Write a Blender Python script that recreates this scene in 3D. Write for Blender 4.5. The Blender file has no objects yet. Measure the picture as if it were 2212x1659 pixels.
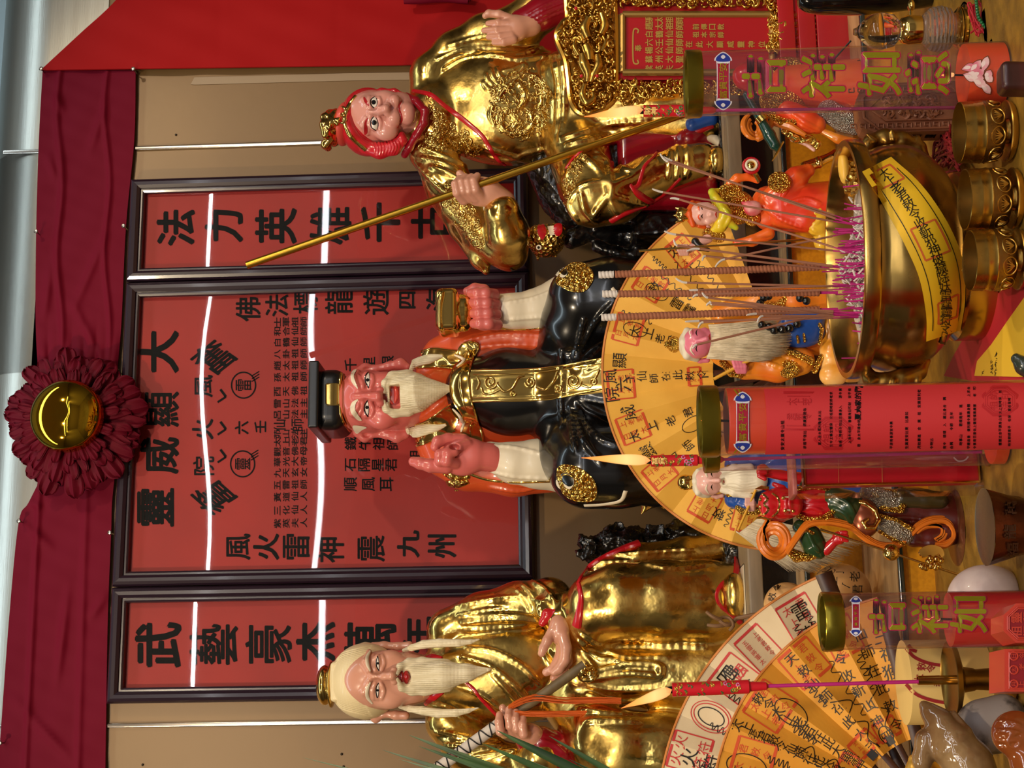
import bpy, bmesh, math, random
import numpy as np
from mathutils import Vector, Matrix
from mathutils.bvhtree import BVHTree
random.seed(7); RNG = np.random.default_rng(7)
SC = bpy.context.scene; COL = SC.collection
PI = math.pi
# ------------------------------------------------------------------ camera
F_PX = 3320.0
CAM = np.array([0.0, -2.7, 1.26])
_y, _p, _r = (math.radians(a) for a in (13.256, 2.597, -1.3617))
FWD = np.array([math.sin(_y)*math.cos(_p), math.cos(_y)*math.cos(_p), math.sin(_p)])
_a = np.cross(FWD, [0, 0, 1]); _a /= np.linalg.norm(_a); _b = np.cross(_a, FWD)
RT = _a*math.cos(_r) + _b*math.sin(_r)          # the scene's right (the picture lies on its side)
UP = _b*math.cos(_r) - _a*math.sin(_r)
cam = bpy.data.objects.new('camera', bpy.data.cameras.new('camera')); COL.objects.link(cam)
_X, _Y, _Z = -UP, RT, -FWD
cam.matrix_world = Matrix(((_X[0], _Y[0], _Z[0], CAM[0]), (_X[1], _Y[1], _Z[1], CAM[1]), (_X[2], _Y[2], _Z[2], CAM[2]), (0, 0, 0, 1)))
cam.data.sensor_width = 36.0; cam.data.lens = 36.0*F_PX/2212.0; cam.data.clip_start = .05
SC.camera = cam
# ------------------------------------------------------------------ world, exposure, lamps
SC.view_settings.view_transform = 'Standard'; SC.view_settings.look = 'None'
SC.view_settings.gamma = 1.0; SC.view_settings.use_curve_mapping = False
SC.view_settings.exposure = 0.0
SC.cycles.max_bounces = 7; SC.cycles.transparent_max_bounces = 16; SC.cycles.adaptive_threshold = .03
SC.cycles.sample_clamp_indirect = 6.0
W = bpy.data.worlds.new('world'); SC.world = W; W.use_nodes = True
W.node_tree.nodes['Background'].inputs[0].default_value = (.9, .86, .8, 1)
W.node_tree.nodes['Background'].inputs[1].default_value = .05
def lamp(name, loc, tgt, size, power, col, kind='AREA', size_y=None, spot=None, blend=.5):
    l = bpy.data.lights.new(name, kind); l.energy = power; l.color = col
    if kind == 'AREA':
        l.size = size
        if size_y: l.shape = 'RECTANGLE'; l.size_y = size_y
        else: l.shape = 'DISK'
    else:
        l.shadow_soft_size = size
    if spot: l.spot_size = math.radians(spot); l.spot_blend = blend
    o = bpy.data.objects.new(name, l); COL.objects.link(o); o.location = loc
    d = Vector(tgt) - Vector(loc)
    o.rotation_euler = d.to_track_quat('-Z', 'Y').to_euler()
    return o
WARM = (1.0, .80, .55); COOL = (.93, .95, 1.0)
lamp('strip_light_near', (.8, -3.97, 2.93), (.8, -3.97, 0), 6.0, 70, COOL, size_y=.055)
lamp('strip_light_far', (.8, -6.73, 2.93), (.8, -6.73, 0), 7.0, 120, COOL, size_y=.20)
lamp('spot_warm_left', (-1.0, -1.9, 2.85), (.35, -.3, 1.35), .05, 110, WARM, 'SPOT', spot=62, blend=.6)
lamp('spot_warm_right', (1.9, -2.1, 2.85), (.8, -.35, 1.3), .05, 70, WARM, 'SPOT', spot=62, blend=.6)
lamp('spot_warm_front', (.1, -3.2, 2.85), (.45, -.7, 1.2), .06, 110, WARM, 'SPOT', spot=60, blend=.6)
lamp('header_streak_light', (.6, -.5, 2.86), (.6, -.02, 2.35), 2.6, 7, (.75, .92, 1.0), size_y=.1)  # added cool lamp aimed at the steel header for its bright streak
# ------------------------------------------------------------------ picture <-> place
def ray(x, y):
    return FWD + RT*((1659-y)-829.5)/F_PX - UP*(x-1106)/F_PX
def at(x, y, D):                                 # the point seen at (x, y) that stands D metres in front of the wall
    d = ray(x, y); return CAM + d*((-D-CAM[1])/d[1])
def on(x, y, z):                                 # the point seen at (x, y) on the level z
    d = ray(x, y); return CAM + d*((z-CAM[2])/d[2])
def psz(P):                                      # metres per picture pixel at P
    return float((np.asarray(P)-CAM) @ FWD)/F_PX
def V(a): return Vector((float(a[0]), float(a[1]), float(a[2])))
# ------------------------------------------------------------------ materials
def lin(c):
    return tuple(((v/255)/12.92 if v/255 <= .04045 else ((v/255+.055)/1.055)**2.4) for v in c)
MATS = {}
ZMIN = None                                       # level that nothing of the present group goes below
def mat(name, rgb, rough=.5, metal=0.0, bump=None, rough2=None, rgb2=None, cscale=8.0, cdist=(.4, .6), coat=0.0, emit=None, trans=0.0, alpha=1.0, ior=None, spec=None, wave=None, stretch=None, sheen=0):
    """Principled material; bump=(scale, strength, distance[, type]); rgb2 mixes in by noise; rough2 varies gloss by noise"""
    if name in MATS: return MATS[name]
    m = bpy.data.materials.new(name); m.use_nodes = True
    nt = m.node_tree; N = nt.nodes; Lk = nt.links; b = N['Principled BSDF']
    b.inputs['Base Color'].default_value = lin(rgb) + (1,)
    b.inputs['Roughness'].default_value = rough; b.inputs['Metallic'].default_value = metal
    b.inputs['Coat Weight'].default_value = coat; b.inputs['Coat Roughness'].default_value = .08
    b.inputs['Transmission Weight'].default_value = trans; b.inputs['Alpha'].default_value = alpha
    if ior: b.inputs['IOR'].default_value = ior
    if spec is not None: b.inputs['Specular IOR Level'].default_value = spec
    if sheen: b.inputs['Sheen Weight'].default_value = sheen
    tc = None
    def coord():
        nonlocal tc
        if tc is None:
            tc = N.new('ShaderNodeTexCoord')
            if stretch:
                mp = N.new('ShaderNodeMapping'); mp.inputs['Scale'].default_value = stretch
                Lk.new(tc.outputs['Object'], mp.inputs[0]); tc = mp; return mp.outputs[0]
        return tc.outputs[0] if stretch else tc.outputs['Object']
    if rgb2 or rough2 is not None:
        nz = N.new('ShaderNodeTexNoise'); nz.inputs['Scale'].default_value = cscale; nz.inputs['Detail'].default_value = 5
        Lk.new(coord(), nz.inputs['Vector'])
        mr = N.new('ShaderNodeMapRange'); mr.inputs[1].default_value, mr.inputs[2].default_value = cdist
        Lk.new(nz.outputs['Fac'], mr.inputs[0])
        if rgb2:
            mx = N.new('ShaderNodeMix'); mx.data_type = 'RGBA'
            mx.inputs[6].default_value = lin(rgb) + (1,); mx.inputs[7].default_value = lin(rgb2) + (1,)
            Lk.new(mr.outputs[0], mx.inputs[0]); Lk.new(mx.outputs[2], b.inputs['Base Color'])
        if rough2 is not None:
            m2 = N.new('ShaderNodeMapRange'); m2.inputs[3].default_value = rough; m2.inputs[4].default_value = rough2
            Lk.new(mr.outputs[0], m2.inputs[0]); Lk.new(m2.outputs[0], b.inputs['Roughness'])
    if bump:
        kind = bump[3] if len(bump) > 3 else 'noise'
        if kind == 'voronoi':
            t = N.new('ShaderNodeTexVoronoi'); t.inputs['Scale'].default_value = bump[0]; out = t.outputs['Distance']
        elif kind == 'wave':
            t = N.new('ShaderNodeTexWave'); t.inputs['Scale'].default_value = bump[0]
            t.inputs['Distortion'].default_value = 3.0; t.inputs['Detail'].default_value = 2; t.bands_direction = wave or 'X'; out = t.outputs['Fac']
        else:
            t = N.new('ShaderNodeTexNoise'); t.inputs['Scale'].default_value = bump[0]; t.inputs['Detail'].default_value = 3; out = t.outputs['Fac']
        Lk.new(coord(), t.inputs['Vector'])
        bp = N.new('ShaderNodeBump'); bp.inputs['Strength'].default_value = bump[1]; bp.inputs['Distance'].default_value = bump[2]
        Lk.new(out, bp.inputs['Height']); Lk.new(bp.outputs[0], b.inputs['Normal'])
    if emit:
        b.inputs['Emission Color'].default_value = lin(emit[0]) + (1,); b.inputs['Emission Strength'].default_value = emit[1]
    MATS[name] = m; return m
def glass_mat(name, tint=(255, 255, 255), refl=1.0, rough=.02, graze=.5, haze=None):
    """thin clear sheet: see-through with a mirror sheen that grows at grazing angles"""
    if name in MATS: return MATS[name]
    m = bpy.data.materials.new(name); m.use_nodes = True; nt = m.node_tree; N = nt.nodes; Lk = nt.links
    N.remove(N['Principled BSDF']); out = N['Material Output']
    tr = N.new('ShaderNodeBsdfTransparent'); tr.inputs[0].default_value = lin(tint) + (1,)
    gl = N.new('ShaderNodeBsdfGlossy'); gl.inputs['Roughness'].default_value = rough
    lw = N.new('ShaderNodeLayerWeight'); lw.inputs[0].default_value = .5
    pw = N.new('ShaderNodeMath'); pw.operation = 'POWER'; pw.inputs[1].default_value = 4.0
    mu = N.new('ShaderNodeMath'); mu.operation = 'MULTIPLY_ADD'; mu.inputs[1].default_value = graze; mu.inputs[2].default_value = .045*refl; mu.use_clamp = True
    mx = N.new('ShaderNodeMixShader')
    Lk.new(lw.outputs['Facing'], pw.inputs[0]); Lk.new(pw.outputs[0], mu.inputs[0]); Lk.new(mu.outputs[0], mx.inputs[0]); Lk.new(tr.outputs[0], mx.inputs[1]); Lk.new(gl.outputs[0], mx.inputs[2])
    last = mx.outputs[0]
    if haze:
        df = N.new('ShaderNodeBsdfDiffuse'); df.inputs[0].default_value = lin(haze[0]) + (1,); m3 = N.new('ShaderNodeMixShader'); m3.inputs[0].default_value = haze[1]
        Lk.new(last, m3.inputs[1]); Lk.new(df.outputs[0], m3.inputs[2]); last = m3.outputs[0]
    Lk.new(last, out.inputs[0]); MATS[name] = m; return m
# ------------------------------------------------------------------ objects
def tag(o, label, cat, group=None, kind=None):
    o['label'] = label; o['category'] = cat
    if group: o['group'] = group
    if kind: o['kind'] = kind
    return o
def thing(name, label, cat, loc, group=None):
    o = bpy.data.objects.new(name, None); COL.objects.link(o); o.location = V(loc); o.empty_display_size = .02
    return tag(o, label, cat, group)
class MB:
    """collects shapes and links them as ONE mesh object"""
    def __init__(s): s.v = []; s.f = []; s.mi = []; s.n = 0; s.m = 0; s.chunks = []
    def add(s, verts, faces, m=None):
        verts = np.asarray(verts, float).reshape(-1, 3)
        s.v.append(verts)
        m = s.m if m is None else m
        if isinstance(faces, np.ndarray):
            s.chunks.append((faces + s.n, m))
        else:
            for f in faces: s.f.append([i+s.n for i in f]); s.mi.append(m)
        s.n += len(verts); return s
    def box(s, c, size, R=None, m=None, bev=0.0):
        hx, hy, hz = (q/2 for q in size)
        if bev <= 0:
            P = np.array([[x, y, z] for x in (-hx, hx) for y in (-hy, hy) for z in (-hz, hz)])
            Fc = [(0, 1, 3, 2), (4, 6, 7, 5), (0, 4, 5, 1), (2, 3, 7, 6), (0, 2, 6, 4), (1, 5, 7, 3)]
        else:
            bm = bmesh.new(); bmesh.ops.create_cube(bm, size=1)
            for v in bm.verts: v.co = Vector((v.co.x*size[0], v.co.y*size[1], v.co.z*size[2]))
            bmesh.ops.bevel(bm, geom=bm.edges[:], offset=bev, segments=3, affect='EDGES', profile=.5)
            bm.verts.index_update(); P = np.array([v.co[:] for v in bm.verts]); Fc = [[v.index for v in f.verts] for f in bm.faces]; bm.free()
        if R is not None: P = P @ np.asarray(R).T
        return s.add(P + np.asarray(c, float), Fc, m)
    def tube(s, pts, rad, n=10, m=None, flat=None, closed=False, up=None, cap=True):
        """rad: number or list; flat: (normal list, ratio) squashes the section along the normals"""
        pts = np.asarray(pts, float); k = len(pts)
        rad = np.full(k, rad) if np.isscalar(rad) else np.asarray(rad, float)
        T = np.gradient(pts, axis=0) if not closed else (np.roll(pts, -1, 0)-np.roll(pts, 1, 0))
        T /= np.linalg.norm(T, axis=1)[:, None]+1e-12
        vs = []; nrm = None
        for i in range(k):
            t = T[i]
            if flat is not None: a = np.asarray(flat[0][i], float)
            elif nrm is None:
                a = np.array([0, 0, 1.0]) if up is None else np.asarray(up, float)
                if abs(t @ a) > .9: a = np.array([1.0, 0, 0])
            else: a = nrm
            a = a-t*(a @ t); a /= np.linalg.norm(a)+1e-12; nrm = a; b = np.cross(t, a)
            q = flat[1] if flat is not None else 1.0
            for j in range(n):
                w = 2*PI*j/n; vs.append(pts[i]+rad[i]*(a*math.cos(w)*q+b*math.sin(w)))
        fs = []
        rng = k if closed else k-1
        for i in range(rng):
            i2 = (i+1) % k
            for j in range(n):
                fs.append((i*n+j, i*n+(j+1) % n, i2*n+(j+1) % n, i2*n+j))
        if cap and not closed:
            fs.append(list(range(n))[::-1]); fs.append([(k-1)*n+j for j in range(n)])
        return s.add(vs, fs, m)
    def lathe(s, prof, c, n=48, m=None, R=None, close=False, mod=None):
        """prof: (r, z) list, turned round the vertical through c"""
        vs = []; k = len(prof)
        for i, (r, z) in enumerate(prof):
            for j in range(n):
                w = 2*PI*j/n; q = r*(mod(w, z) if mod else 1.0); vs.append((q*math.cos(w), q*math.sin(w), z))
        vs = np.array(vs)
        if R is not None: vs = vs @ np.asarray(R).T
        fs = []
        for i in range(k-1):
            for j in range(n): fs.append((i*n+j, i*n+(j+1) % n, (i+1)*n+(j+1) % n, (i+1)*n+j))
        if prof[0][0] > 1e-6: fs.append(list(range(n))[::-1])
        if prof[-1][0] > 1e-6: fs.append([(k-1)*n+j for j in range(n)])
        return s.add(vs+np.asarray(c, float), fs, m)
    def ell(s, c, r, R=None, n=20, m=None):
        r = (r,)*3 if np.isscalar(r) else r
        vs = []; nv = max(6, n//2)
        for i in range(nv+1):
            a = PI*i/nv
            for j in range(n):
                w = 2*PI*j/n; vs.append((r[0]*math.sin(a)*math.cos(w), r[1]*math.sin(a)*math.sin(w), r[2]*math.cos(a)))
        vs = np.array(vs)
        if R is not None: vs = vs @ np.asarray(R).T
        fs = [(i*n+j, (i+1)*n+j, (i+1)*n+(j+1) % n, i*n+(j+1) % n) for i in range(nv) for j in range(n)]
        return s.add(vs+np.asarray(c, float), fs, m)
    def sheet(s, fn, nu, nv, m=None, flip=False):
        vs = [fn(i/nu, j/nv) for i in range(nu+1) for j in range(nv+1)]
        fs = []
        for i in range(nu):
            for j in range(nv):
                q = (i*(nv+1)+j, i*(nv+1)+j+1, (i+1)*(nv+1)+j+1, (i+1)*(nv+1)+j); fs.append(q[::-1] if flip else q)
        return s.add(vs, fs, m)
    def slab(s, poly, fn, th, m=None):
        """closed outline poly (2-D) -> solid of thickness th; fn(a, b, h) -> point"""
        k = len(poly); lo = [fn(a, b, 0) for a, b in poly]; hi = [fn(a, b, th) for a, b in poly]
        fs = [list(range(k, 2*k)), list(range(k))[::-1]]+[(i, (i+1) % k, k+(i+1) % k, k+i) for i in range(k)]
        return s.add(lo+hi, fs, m)
    def pieces(s):
        """the separate pieces of the collected shapes, each as an MB of its own"""
        par = np.arange(s.n)
        F = [np.array(f) for f in s.f]; M = list(s.mi)
        for a, m in s.chunks: F += list(a); M += [m]*len(a)
        def find(i):
            while par[i] != i: par[i] = par[par[i]]; i = par[i]
            return i
        for f in F:
            r = find(f[0])
            for i in f[1:]:
                q = find(i)
                if q != r: par[q] = r
        vs = np.concatenate(s.v); g = {}
        for f, m in zip(F, M): g.setdefault(find(f[0]), []).append((f, m))
        out = []
        for lst in g.values():
            ids = np.unique(np.concatenate([f for f, m in lst])); mp = {int(q): k for k, q in enumerate(ids)}; b = MB()
            b.v = [vs[ids]]; b.n = len(ids); b.f = [[mp[int(i)] for i in f] for f, m in lst]; b.mi = [m for f, m in lst]; out.append(b)
        return out
    def build(s, name, mats, parent=None, smooth=True, sharp=40, split=False):
        if split:
            return [q.build(name, mats, parent, smooth, sharp) for q in s.pieces()]
        if not isinstance(mats, (list, tuple)): mats = [mats]
        me = bpy.data.meshes.new(name); vs = np.concatenate(s.v) if s.v else np.zeros((0, 3))
        if ZMIN is not None and len(vs): vs[:, 2] = np.maximum(vs[:, 2], ZMIN)
        loc = np.zeros(3)
        if parent is not None:
            q = parent
            while q is not None: loc = loc+np.array(q.location); q = q.parent
        else:
            loc = np.array([(vs[:, 0].min()+vs[:, 0].max())/2, (vs[:, 1].min()+vs[:, 1].max())/2, vs[:, 2].min()])
        vs = vs-loc
        li = []; tot = []; mi = list(s.mi)
        for f in s.f: li.extend(f); tot.append(len(f))
        li = [np.array(li, np.int32)]; tot = [np.array(tot, np.int32)]; mi = [np.array(mi, np.int32)]
        for a, m in s.chunks:
            li.append(a.reshape(-1).astype(np.int32)); tot.append(np.full(len(a), a.shape[1], np.int32)); mi.append(np.full(len(a), m, np.int32))
        li = np.concatenate(li); tot = np.concatenate(tot); mi = np.concatenate(mi)
        me.vertices.add(len(vs)); me.vertices.foreach_set('co', vs.astype(np.float32).ravel())
        me.loops.add(len(li)); me.loops.foreach_set('vertex_index', li)
        me.polygons.add(len(tot)); st = np.concatenate([[0], np.cumsum(tot)[:-1]]).astype(np.int32)
        me.polygons.foreach_set('loop_start', st); me.polygons.foreach_set('loop_total', tot)
        for mm in mats: me.materials.append(mm)
        me.polygons.foreach_set('material_index', mi)
        me.polygons.foreach_set('use_smooth', np.full(len(tot), smooth))
        me.update(calc_edges=True); me.validate()
        if smooth and sharp: me.set_sharp_from_angle(angle=math.radians(sharp))
        o = bpy.data.objects.new(name, me); COL.objects.link(o)
        if parent is not None: o.parent = parent
        else: o.location = V(loc)
        return o
    def bvh(s):
        vs = np.concatenate(s.v); fs = [list(f) for f in s.f]
        for a, m in s.chunks: fs += a.tolist()
        return BVHTree.FromPolygons([Vector(v) for v in vs], fs)
# ------------------------------------------------------------------ writing
_TX = {}
def glyph(ch, bold=0.0):
    k = (ch, bold)
    if k not in _TX:
        cu = bpy.data.curves.new('t', 'FONT'); cu.body = ch; cu.size = 1; cu.offset = bold; cu.resolution_u = 3
        ob = bpy.data.objects.new('t', cu); me = bpy.data.meshes.new_from_object(ob)
        v = np.array([w.co[:2] for w in me.vertices]).reshape(-1, 2); f = [tuple(p.vertices) for p in me.polygons]
        bpy.data.objects.remove(ob); bpy.data.curves.remove(cu); bpy.data.meshes.remove(me)
        if len(v):
            cen = (v.min(0)+v.max(0))/2; sp = max(.55, (v.max(0)-v.min(0)).max()); v = (v-cen)/sp
        _TX[k] = (v, f)
    return _TX[k]
def write(mb, ch, fn, m, w=1.0, h=1.0, bold=.02, rot=0.0, slant=0.0):
    """one character in the box w x h; fn(a, b) -> point (a to the right, b up, centre 0)"""
    v, f = glyph(ch)
    if not len(v): return
    if bold > .004:                              # thicken the strokes like a loaded brush
        n = len(v); offs = [(bold*math.cos(a+.4), bold*math.sin(a+.4)*.8) for a in np.linspace(0, 2*PI, 6 if bold > .012 else 4)[:-1]]
        f = [tuple(i+n*k for i in q) for k in range(len(offs)) for q in f]; v = np.concatenate([v*(1-bold)+np.array(o) for o in offs]); lift = np.repeat(np.arange(len(offs)), n)*.00004
    else: lift = None
    q = v.copy(); q[:, 0] += slant*q[:, 1]
    if rot: c, s_ = math.cos(rot), math.sin(rot); q = np.stack([q[:, 0]*c-q[:, 1]*s_, q[:, 0]*s_+q[:, 1]*c], 1)
    P = np.array([fn(a*w, b*h) for a, b in q], float)
    if lift is not None: P[:, 1] -= lift
    mb.add(P, f, m)
def stroke(mb, pts, wd, fn, m):
    """a painted line of width wd through the 2-D points, on the surface fn(a, b) -> point"""
    p = np.asarray(pts, float); t = np.gradient(p, axis=0); t /= np.linalg.norm(t, axis=1)[:, None]+1e-9
    n = np.stack([-t[:, 1], t[:, 0]], 1)*wd/2
    L, R_ = p+n, p-n; k = len(p)
    mb.add([fn(*q) for q in L]+[fn(*q) for q in R_], [(i, k+i, k+i+1, i+1) for i in range(k-1)], m)
def smooth_pts(pts, n=8, closed=False):
    """Catmull-Rom through the points"""
    P = np.asarray(pts, float)
    if closed: P = np.concatenate([P[-1:], P, P[:2]])
    else: P = np.concatenate([2*P[:1]-P[1:2], P, 2*P[-1:]-P[-2:-1]])
    out = []
    for i in range(1, len(P)-2):
        for k in range(n):
            t = k/n; a, b, c, d = P[i-1], P[i], P[i+1], P[i+2]
            out.append(.5*((2*b)+(-a+c)*t+(2*a-5*b+4*c-d)*t*t+(-a+3*b-3*c+d)*t**3))
    if not closed: out.append(P[-2])
    return np.array(out)
# ------------------------------------------------------------------ sculpting with blended solids
def surface_nets(Fv, org, h):
    S = Fv < 0; nx, ny, nz = Fv.shape
    c = [S[i:nx-1+i, j:ny-1+j, k:nz-1+k] for i in (0, 1) for j in (0, 1) for k in (0, 1)]
    cnt = sum(a.astype(np.int8) for a in c); mask = (cnt > 0) & (cnt < 8)
    idx = np.full(mask.shape, -1, np.int64); ii = np.argwhere(mask); idx[mask] = np.arange(len(ii))
    val = {}
    for i in (0, 1):
        for j in (0, 1):
            for k in (0, 1): val[(i, j, k)] = Fv[ii[:, 0]+i, ii[:, 1]+j, ii[:, 2]+k]
    acc = np.zeros((len(ii), 3)); num = np.zeros(len(ii))
    cs = [(i, j, k) for i in (0, 1) for j in (0, 1) for k in (0, 1)]
    for a in cs:
        for ax in range(3):
            if a[ax]: continue
            b = list(a); b[ax] = 1; b = tuple(b); va, vb = val[a], val[b]
            x = (va < 0) != (vb < 0); t = np.where(x, va/np.where(x, va-vb, 1), 0)
            for q in range(3): acc[:, q] += np.where(x, a[q]+(t if q == ax else 0), 0)
            num += x
    vs = org+h*(ii+acc/num[:, None])
    fs = []
    for ax in range(3):
        sl0 = [slice(None)]*3; sl1 = [slice(None)]*3; sl0[ax] = slice(0, -1); sl1[ax] = slice(1, None)
        A, B = S[tuple(sl0)], S[tuple(sl1)]; e = np.argwhere(A != B)
        o1, o2 = [(1, 2), (2, 0), (0, 1)][ax]
        e = e[(e[:, o1] > 0) & (e[:, o2] > 0) & (e[:, o1] < S.shape[o1]-1) & (e[:, o2] < S.shape[o2]-1)]
        def cell(d1, d2):
            q = e.copy(); q[:, o1] += d1; q[:, o2] += d2; return idx[q[:, 0], q[:, 1], q[:, 2]]
        q = np.stack([cell(-1, -1), cell(0, -1), cell(0, 0), cell(-1, 0)], 1)
        s = A[e[:, 0], e[:, 1], e[:, 2]]; q[~s] = q[~s][:, ::-1]
        fs.append(q)
    fs = np.concatenate(fs); return vs, fs[(fs >= 0).all(1)]
class Sculpt:
    """solids given in picture pixels: (x, y) where they are seen and p pixels in front of the plane D0"""
    def __init__(s, D0, h, ref=(1000, 830)):
        s.D0 = D0; s.h = h; s.s = psz(at(ref[0], ref[1], D0)); s.ops = []; s._b = None
    def P(s, x, y, p=0): return at(x, y, s.D0+p*s.s)
    def cap(s, a, b, ra, rb=None, k=6, sub=False):
        rb = ra if rb is None else rb
        s.ops.append(('c', s.P(*a), s.P(*b), ra*s.s, rb*s.s, k*s.s, sub)); s._b = None; return s
    def poly(s, pts, k=6, sub=False):
        """pts: (x, y, p, r)"""
        for a, b in zip(pts[:-1], pts[1:]): s.cap(a[:3], b[:3], a[3], b[3], k, sub)
        return s
    def ell(s, c, r, k=6, sub=False, rot=None):
        """r = (half length down the picture x, half across y, half depth); rot = degrees in the picture plane"""
        R = np.eye(3)
        if rot:
            a = math.radians(rot); R = np.array([[math.cos(a), 0, math.sin(a)], [0, 1, 0], [-math.sin(a), 0, math.cos(a)]])
        s.ops.append(('e', s.P(*c), np.array([r[1], r[2], r[0]])*s.s, R, 0, k*s.s, sub)); s._b = None; return s
    def box(s, c, r, rnd=3, k=3, sub=False, rot=None, yaw=0.0):
        R = np.eye(3)
        if rot:
            a = math.radians(rot); R = np.array([[math.cos(a), 0, math.sin(a)], [0, 1, 0], [-math.sin(a), 0, math.cos(a)]])
        if yaw:
            a = math.radians(yaw); R = np.array([[math.cos(a), -math.sin(a), 0], [math.sin(a), math.cos(a), 0], [0, 0, 1]]) @ R
        s.ops.append(('b', s.P(*c), np.array([r[1], r[2], r[0]])*s.s, R, rnd*s.s, k*s.s, sub)); s._b = None; return s
    def field(s, h):
        lo = np.full(3, 1e9); hi = -lo; bb = []
        for o in s.ops:
            if o[0] == 'c':
                r = max(o[3], o[4]); a = np.minimum(o[1], o[2])-r; b = np.maximum(o[1], o[2])+r
            else:
                e = np.abs(o[3]) @ o[2] if o[0] == 'b' else np.full(3, o[2].max())
                if o[0] == 'e': e = np.abs(o[3]) @ o[2]
                a, b = o[1]-e, o[1]+e
            mrg = o[5]+3*h; bb.append((a-mrg, b+mrg))
            if not o[6]: lo = np.minimum(lo, a-3*h); hi = np.maximum(hi, b+3*h)
        n = np.ceil((hi-lo)/h).astype(int)+1
        Fv = np.full(n, 1.0, np.float32)
        ax = [lo[i]+h*np.arange(n[i]) for i in range(3)]
        for o, (a, b) in zip(s.ops, bb):
            i0 = np.clip(np.floor((a-lo)/h).astype(int), 0, n-1); i1 = np.clip(np.ceil((b-lo)/h).astype(int)+1, 1, n)
            if (i1 <= i0).any(): continue
            X = ax[0][i0[0]:i1[0]][:, None, None]; Y = ax[1][i0[1]:i1[1]][None, :, None]; Z = ax[2][i0[2]:i1[2]][None, None, :]
            if o[0] == 'c':
                d = o[2]-o[1]; L = d @ d+1e-12
                px, py, pz = X-o[1][0], Y-o[1][1], Z-o[1][2]
                t = np.clip((px*d[0]+py*d[1]+pz*d[2])/L, 0, 1)
                f = np.sqrt((px-t*d[0])**2+(py-t*d[1])**2+(pz-t*d[2])**2)-(o[3]+t*(o[4]-o[3]))
            else:
                R = o[3]; px, py, pz = X-o[1][0], Y-o[1][1], Z-o[1][2]
                q = [px*R[0, i]+py*R[1, i]+pz*R[2, i] for i in range(3)]
                if o[0] == 'e':
                    k0 = np.sqrt(sum((q[i]/o[2][i])**2 for i in range(3))); k1 = np.sqrt(sum((q[i]/o[2][i]**2)**2 for i in range(3)))
                    f = k0*(k0-1)/np.maximum(k1, 1e-9)
                    f = np.where(k0 < .2, -o[2].min()*.8, f)
                else:
                    g = [np.abs(q[i])-(o[2][i]-o[4]) for i in range(3)]
                    f = np.sqrt(sum(np.maximum(w, 0)**2 for w in g))+np.minimum(np.maximum(np.maximum(g[0], g[1]), g[2]), 0)-o[4]
            sub = Fv[i0[0]:i1[0], i0[1]:i1[1], i0[2]:i1[2]]; k = o[5]
            if o[6]:
                hh = np.maximum(k-np.abs(-f-sub), 0)/k if k > 0 else 0
                Fv[i0[0]:i1[0], i0[1]:i1[1], i0[2]:i1[2]] = np.maximum(sub, -f)+(hh*hh*k*.25)
            else:
                hh = np.maximum(k-np.abs(f-sub), 0)/k if k > 0 else 0
                Fv[i0[0]:i1[0], i0[1]:i1[1], i0[2]:i1[2]] = np.minimum(sub, f)-hh*hh*k*.25
        return Fv, lo
    def mesh(s, h=None):
        h = h or s.h; Fv, lo = s.field(h); return surface_nets(Fv, lo, h)
    def bvh(s):
        if s._b is None:
            v, f = s.mesh(s.h*1.7); s._b = BVHTree.FromPolygons([Vector(q) for q in v], f.tolist())
        return s._b
    def ridge(s, pts, r, k=5, sink=.35, sub=False, n=5):
        """a fold (or, sub=True, a crease) along picture points laid on the present surface; r number or list"""
        q = smooth_pts(pts, n); rr = np.full(len(q), r, float) if np.isscalar(r) else np.interp(np.linspace(0, 1, len(q)), np.linspace(0, 1, len(r)), r)
        b = s.bvh(); prev = None; todo = []
        for (x, y), ri in zip(q, rr):
            d = ray(x, y); hit = b.ray_cast(Vector(CAM), Vector(d).normalized())
            if hit[0] is None: prev = None; continue
            c = np.array(hit[0]); dn = d/np.linalg.norm(d); c = c+dn*ri*s.s*(sink if not sub else -sink)
            if prev is not None and np.linalg.norm(c-prev[0]) < .06: todo.append(('c', prev[0], c, prev[1]*s.s, ri*s.s, k*s.s, sub))
            prev = (c, ri)
        keep = s._b; s.ops += todo; s._b = keep
        return s
    def build(s, name, m, parent=None, h=None, sharp=0, split=False, noise=None):
        v, f = s.mesh(h)
        if noise:
            amp, sc, sd = noise; g = np.random.default_rng(sd); d = np.zeros(len(v)); tot = 0
            for o in range(5):
                w = .6**o
                for _ in range(4):
                    dr = g.normal(size=3); dr /= np.linalg.norm(dr); ph = g.uniform(0, 6.3); a = np.sin((v @ dr)*sc*1.9**o+ph+1.3*np.sin((v @ g.normal(size=3))*sc*.7*1.9**o)); d += w*(1-2*np.abs(a)); tot += w
            n = np.zeros_like(v); q = v[f]; fn = np.cross(q[:, 2]-q[:, 0], q[:, 3]-q[:, 1])
            for k in range(4): np.add.at(n, f[:, k], fn)
            n /= np.linalg.norm(n, axis=1)[:, None]+1e-12; v = v+n*(d/tot*2.2*amp*s.s)[:, None]
        if ZMIN is not None: v[:, 2] = np.maximum(v[:, 2], ZMIN)
        mb = MB(); mb.add(v, f); s._b = BVHTree.FromPolygons([Vector(q) for q in v], f.tolist())
        return mb.build(name, m, parent, True, sharp, split)
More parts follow.
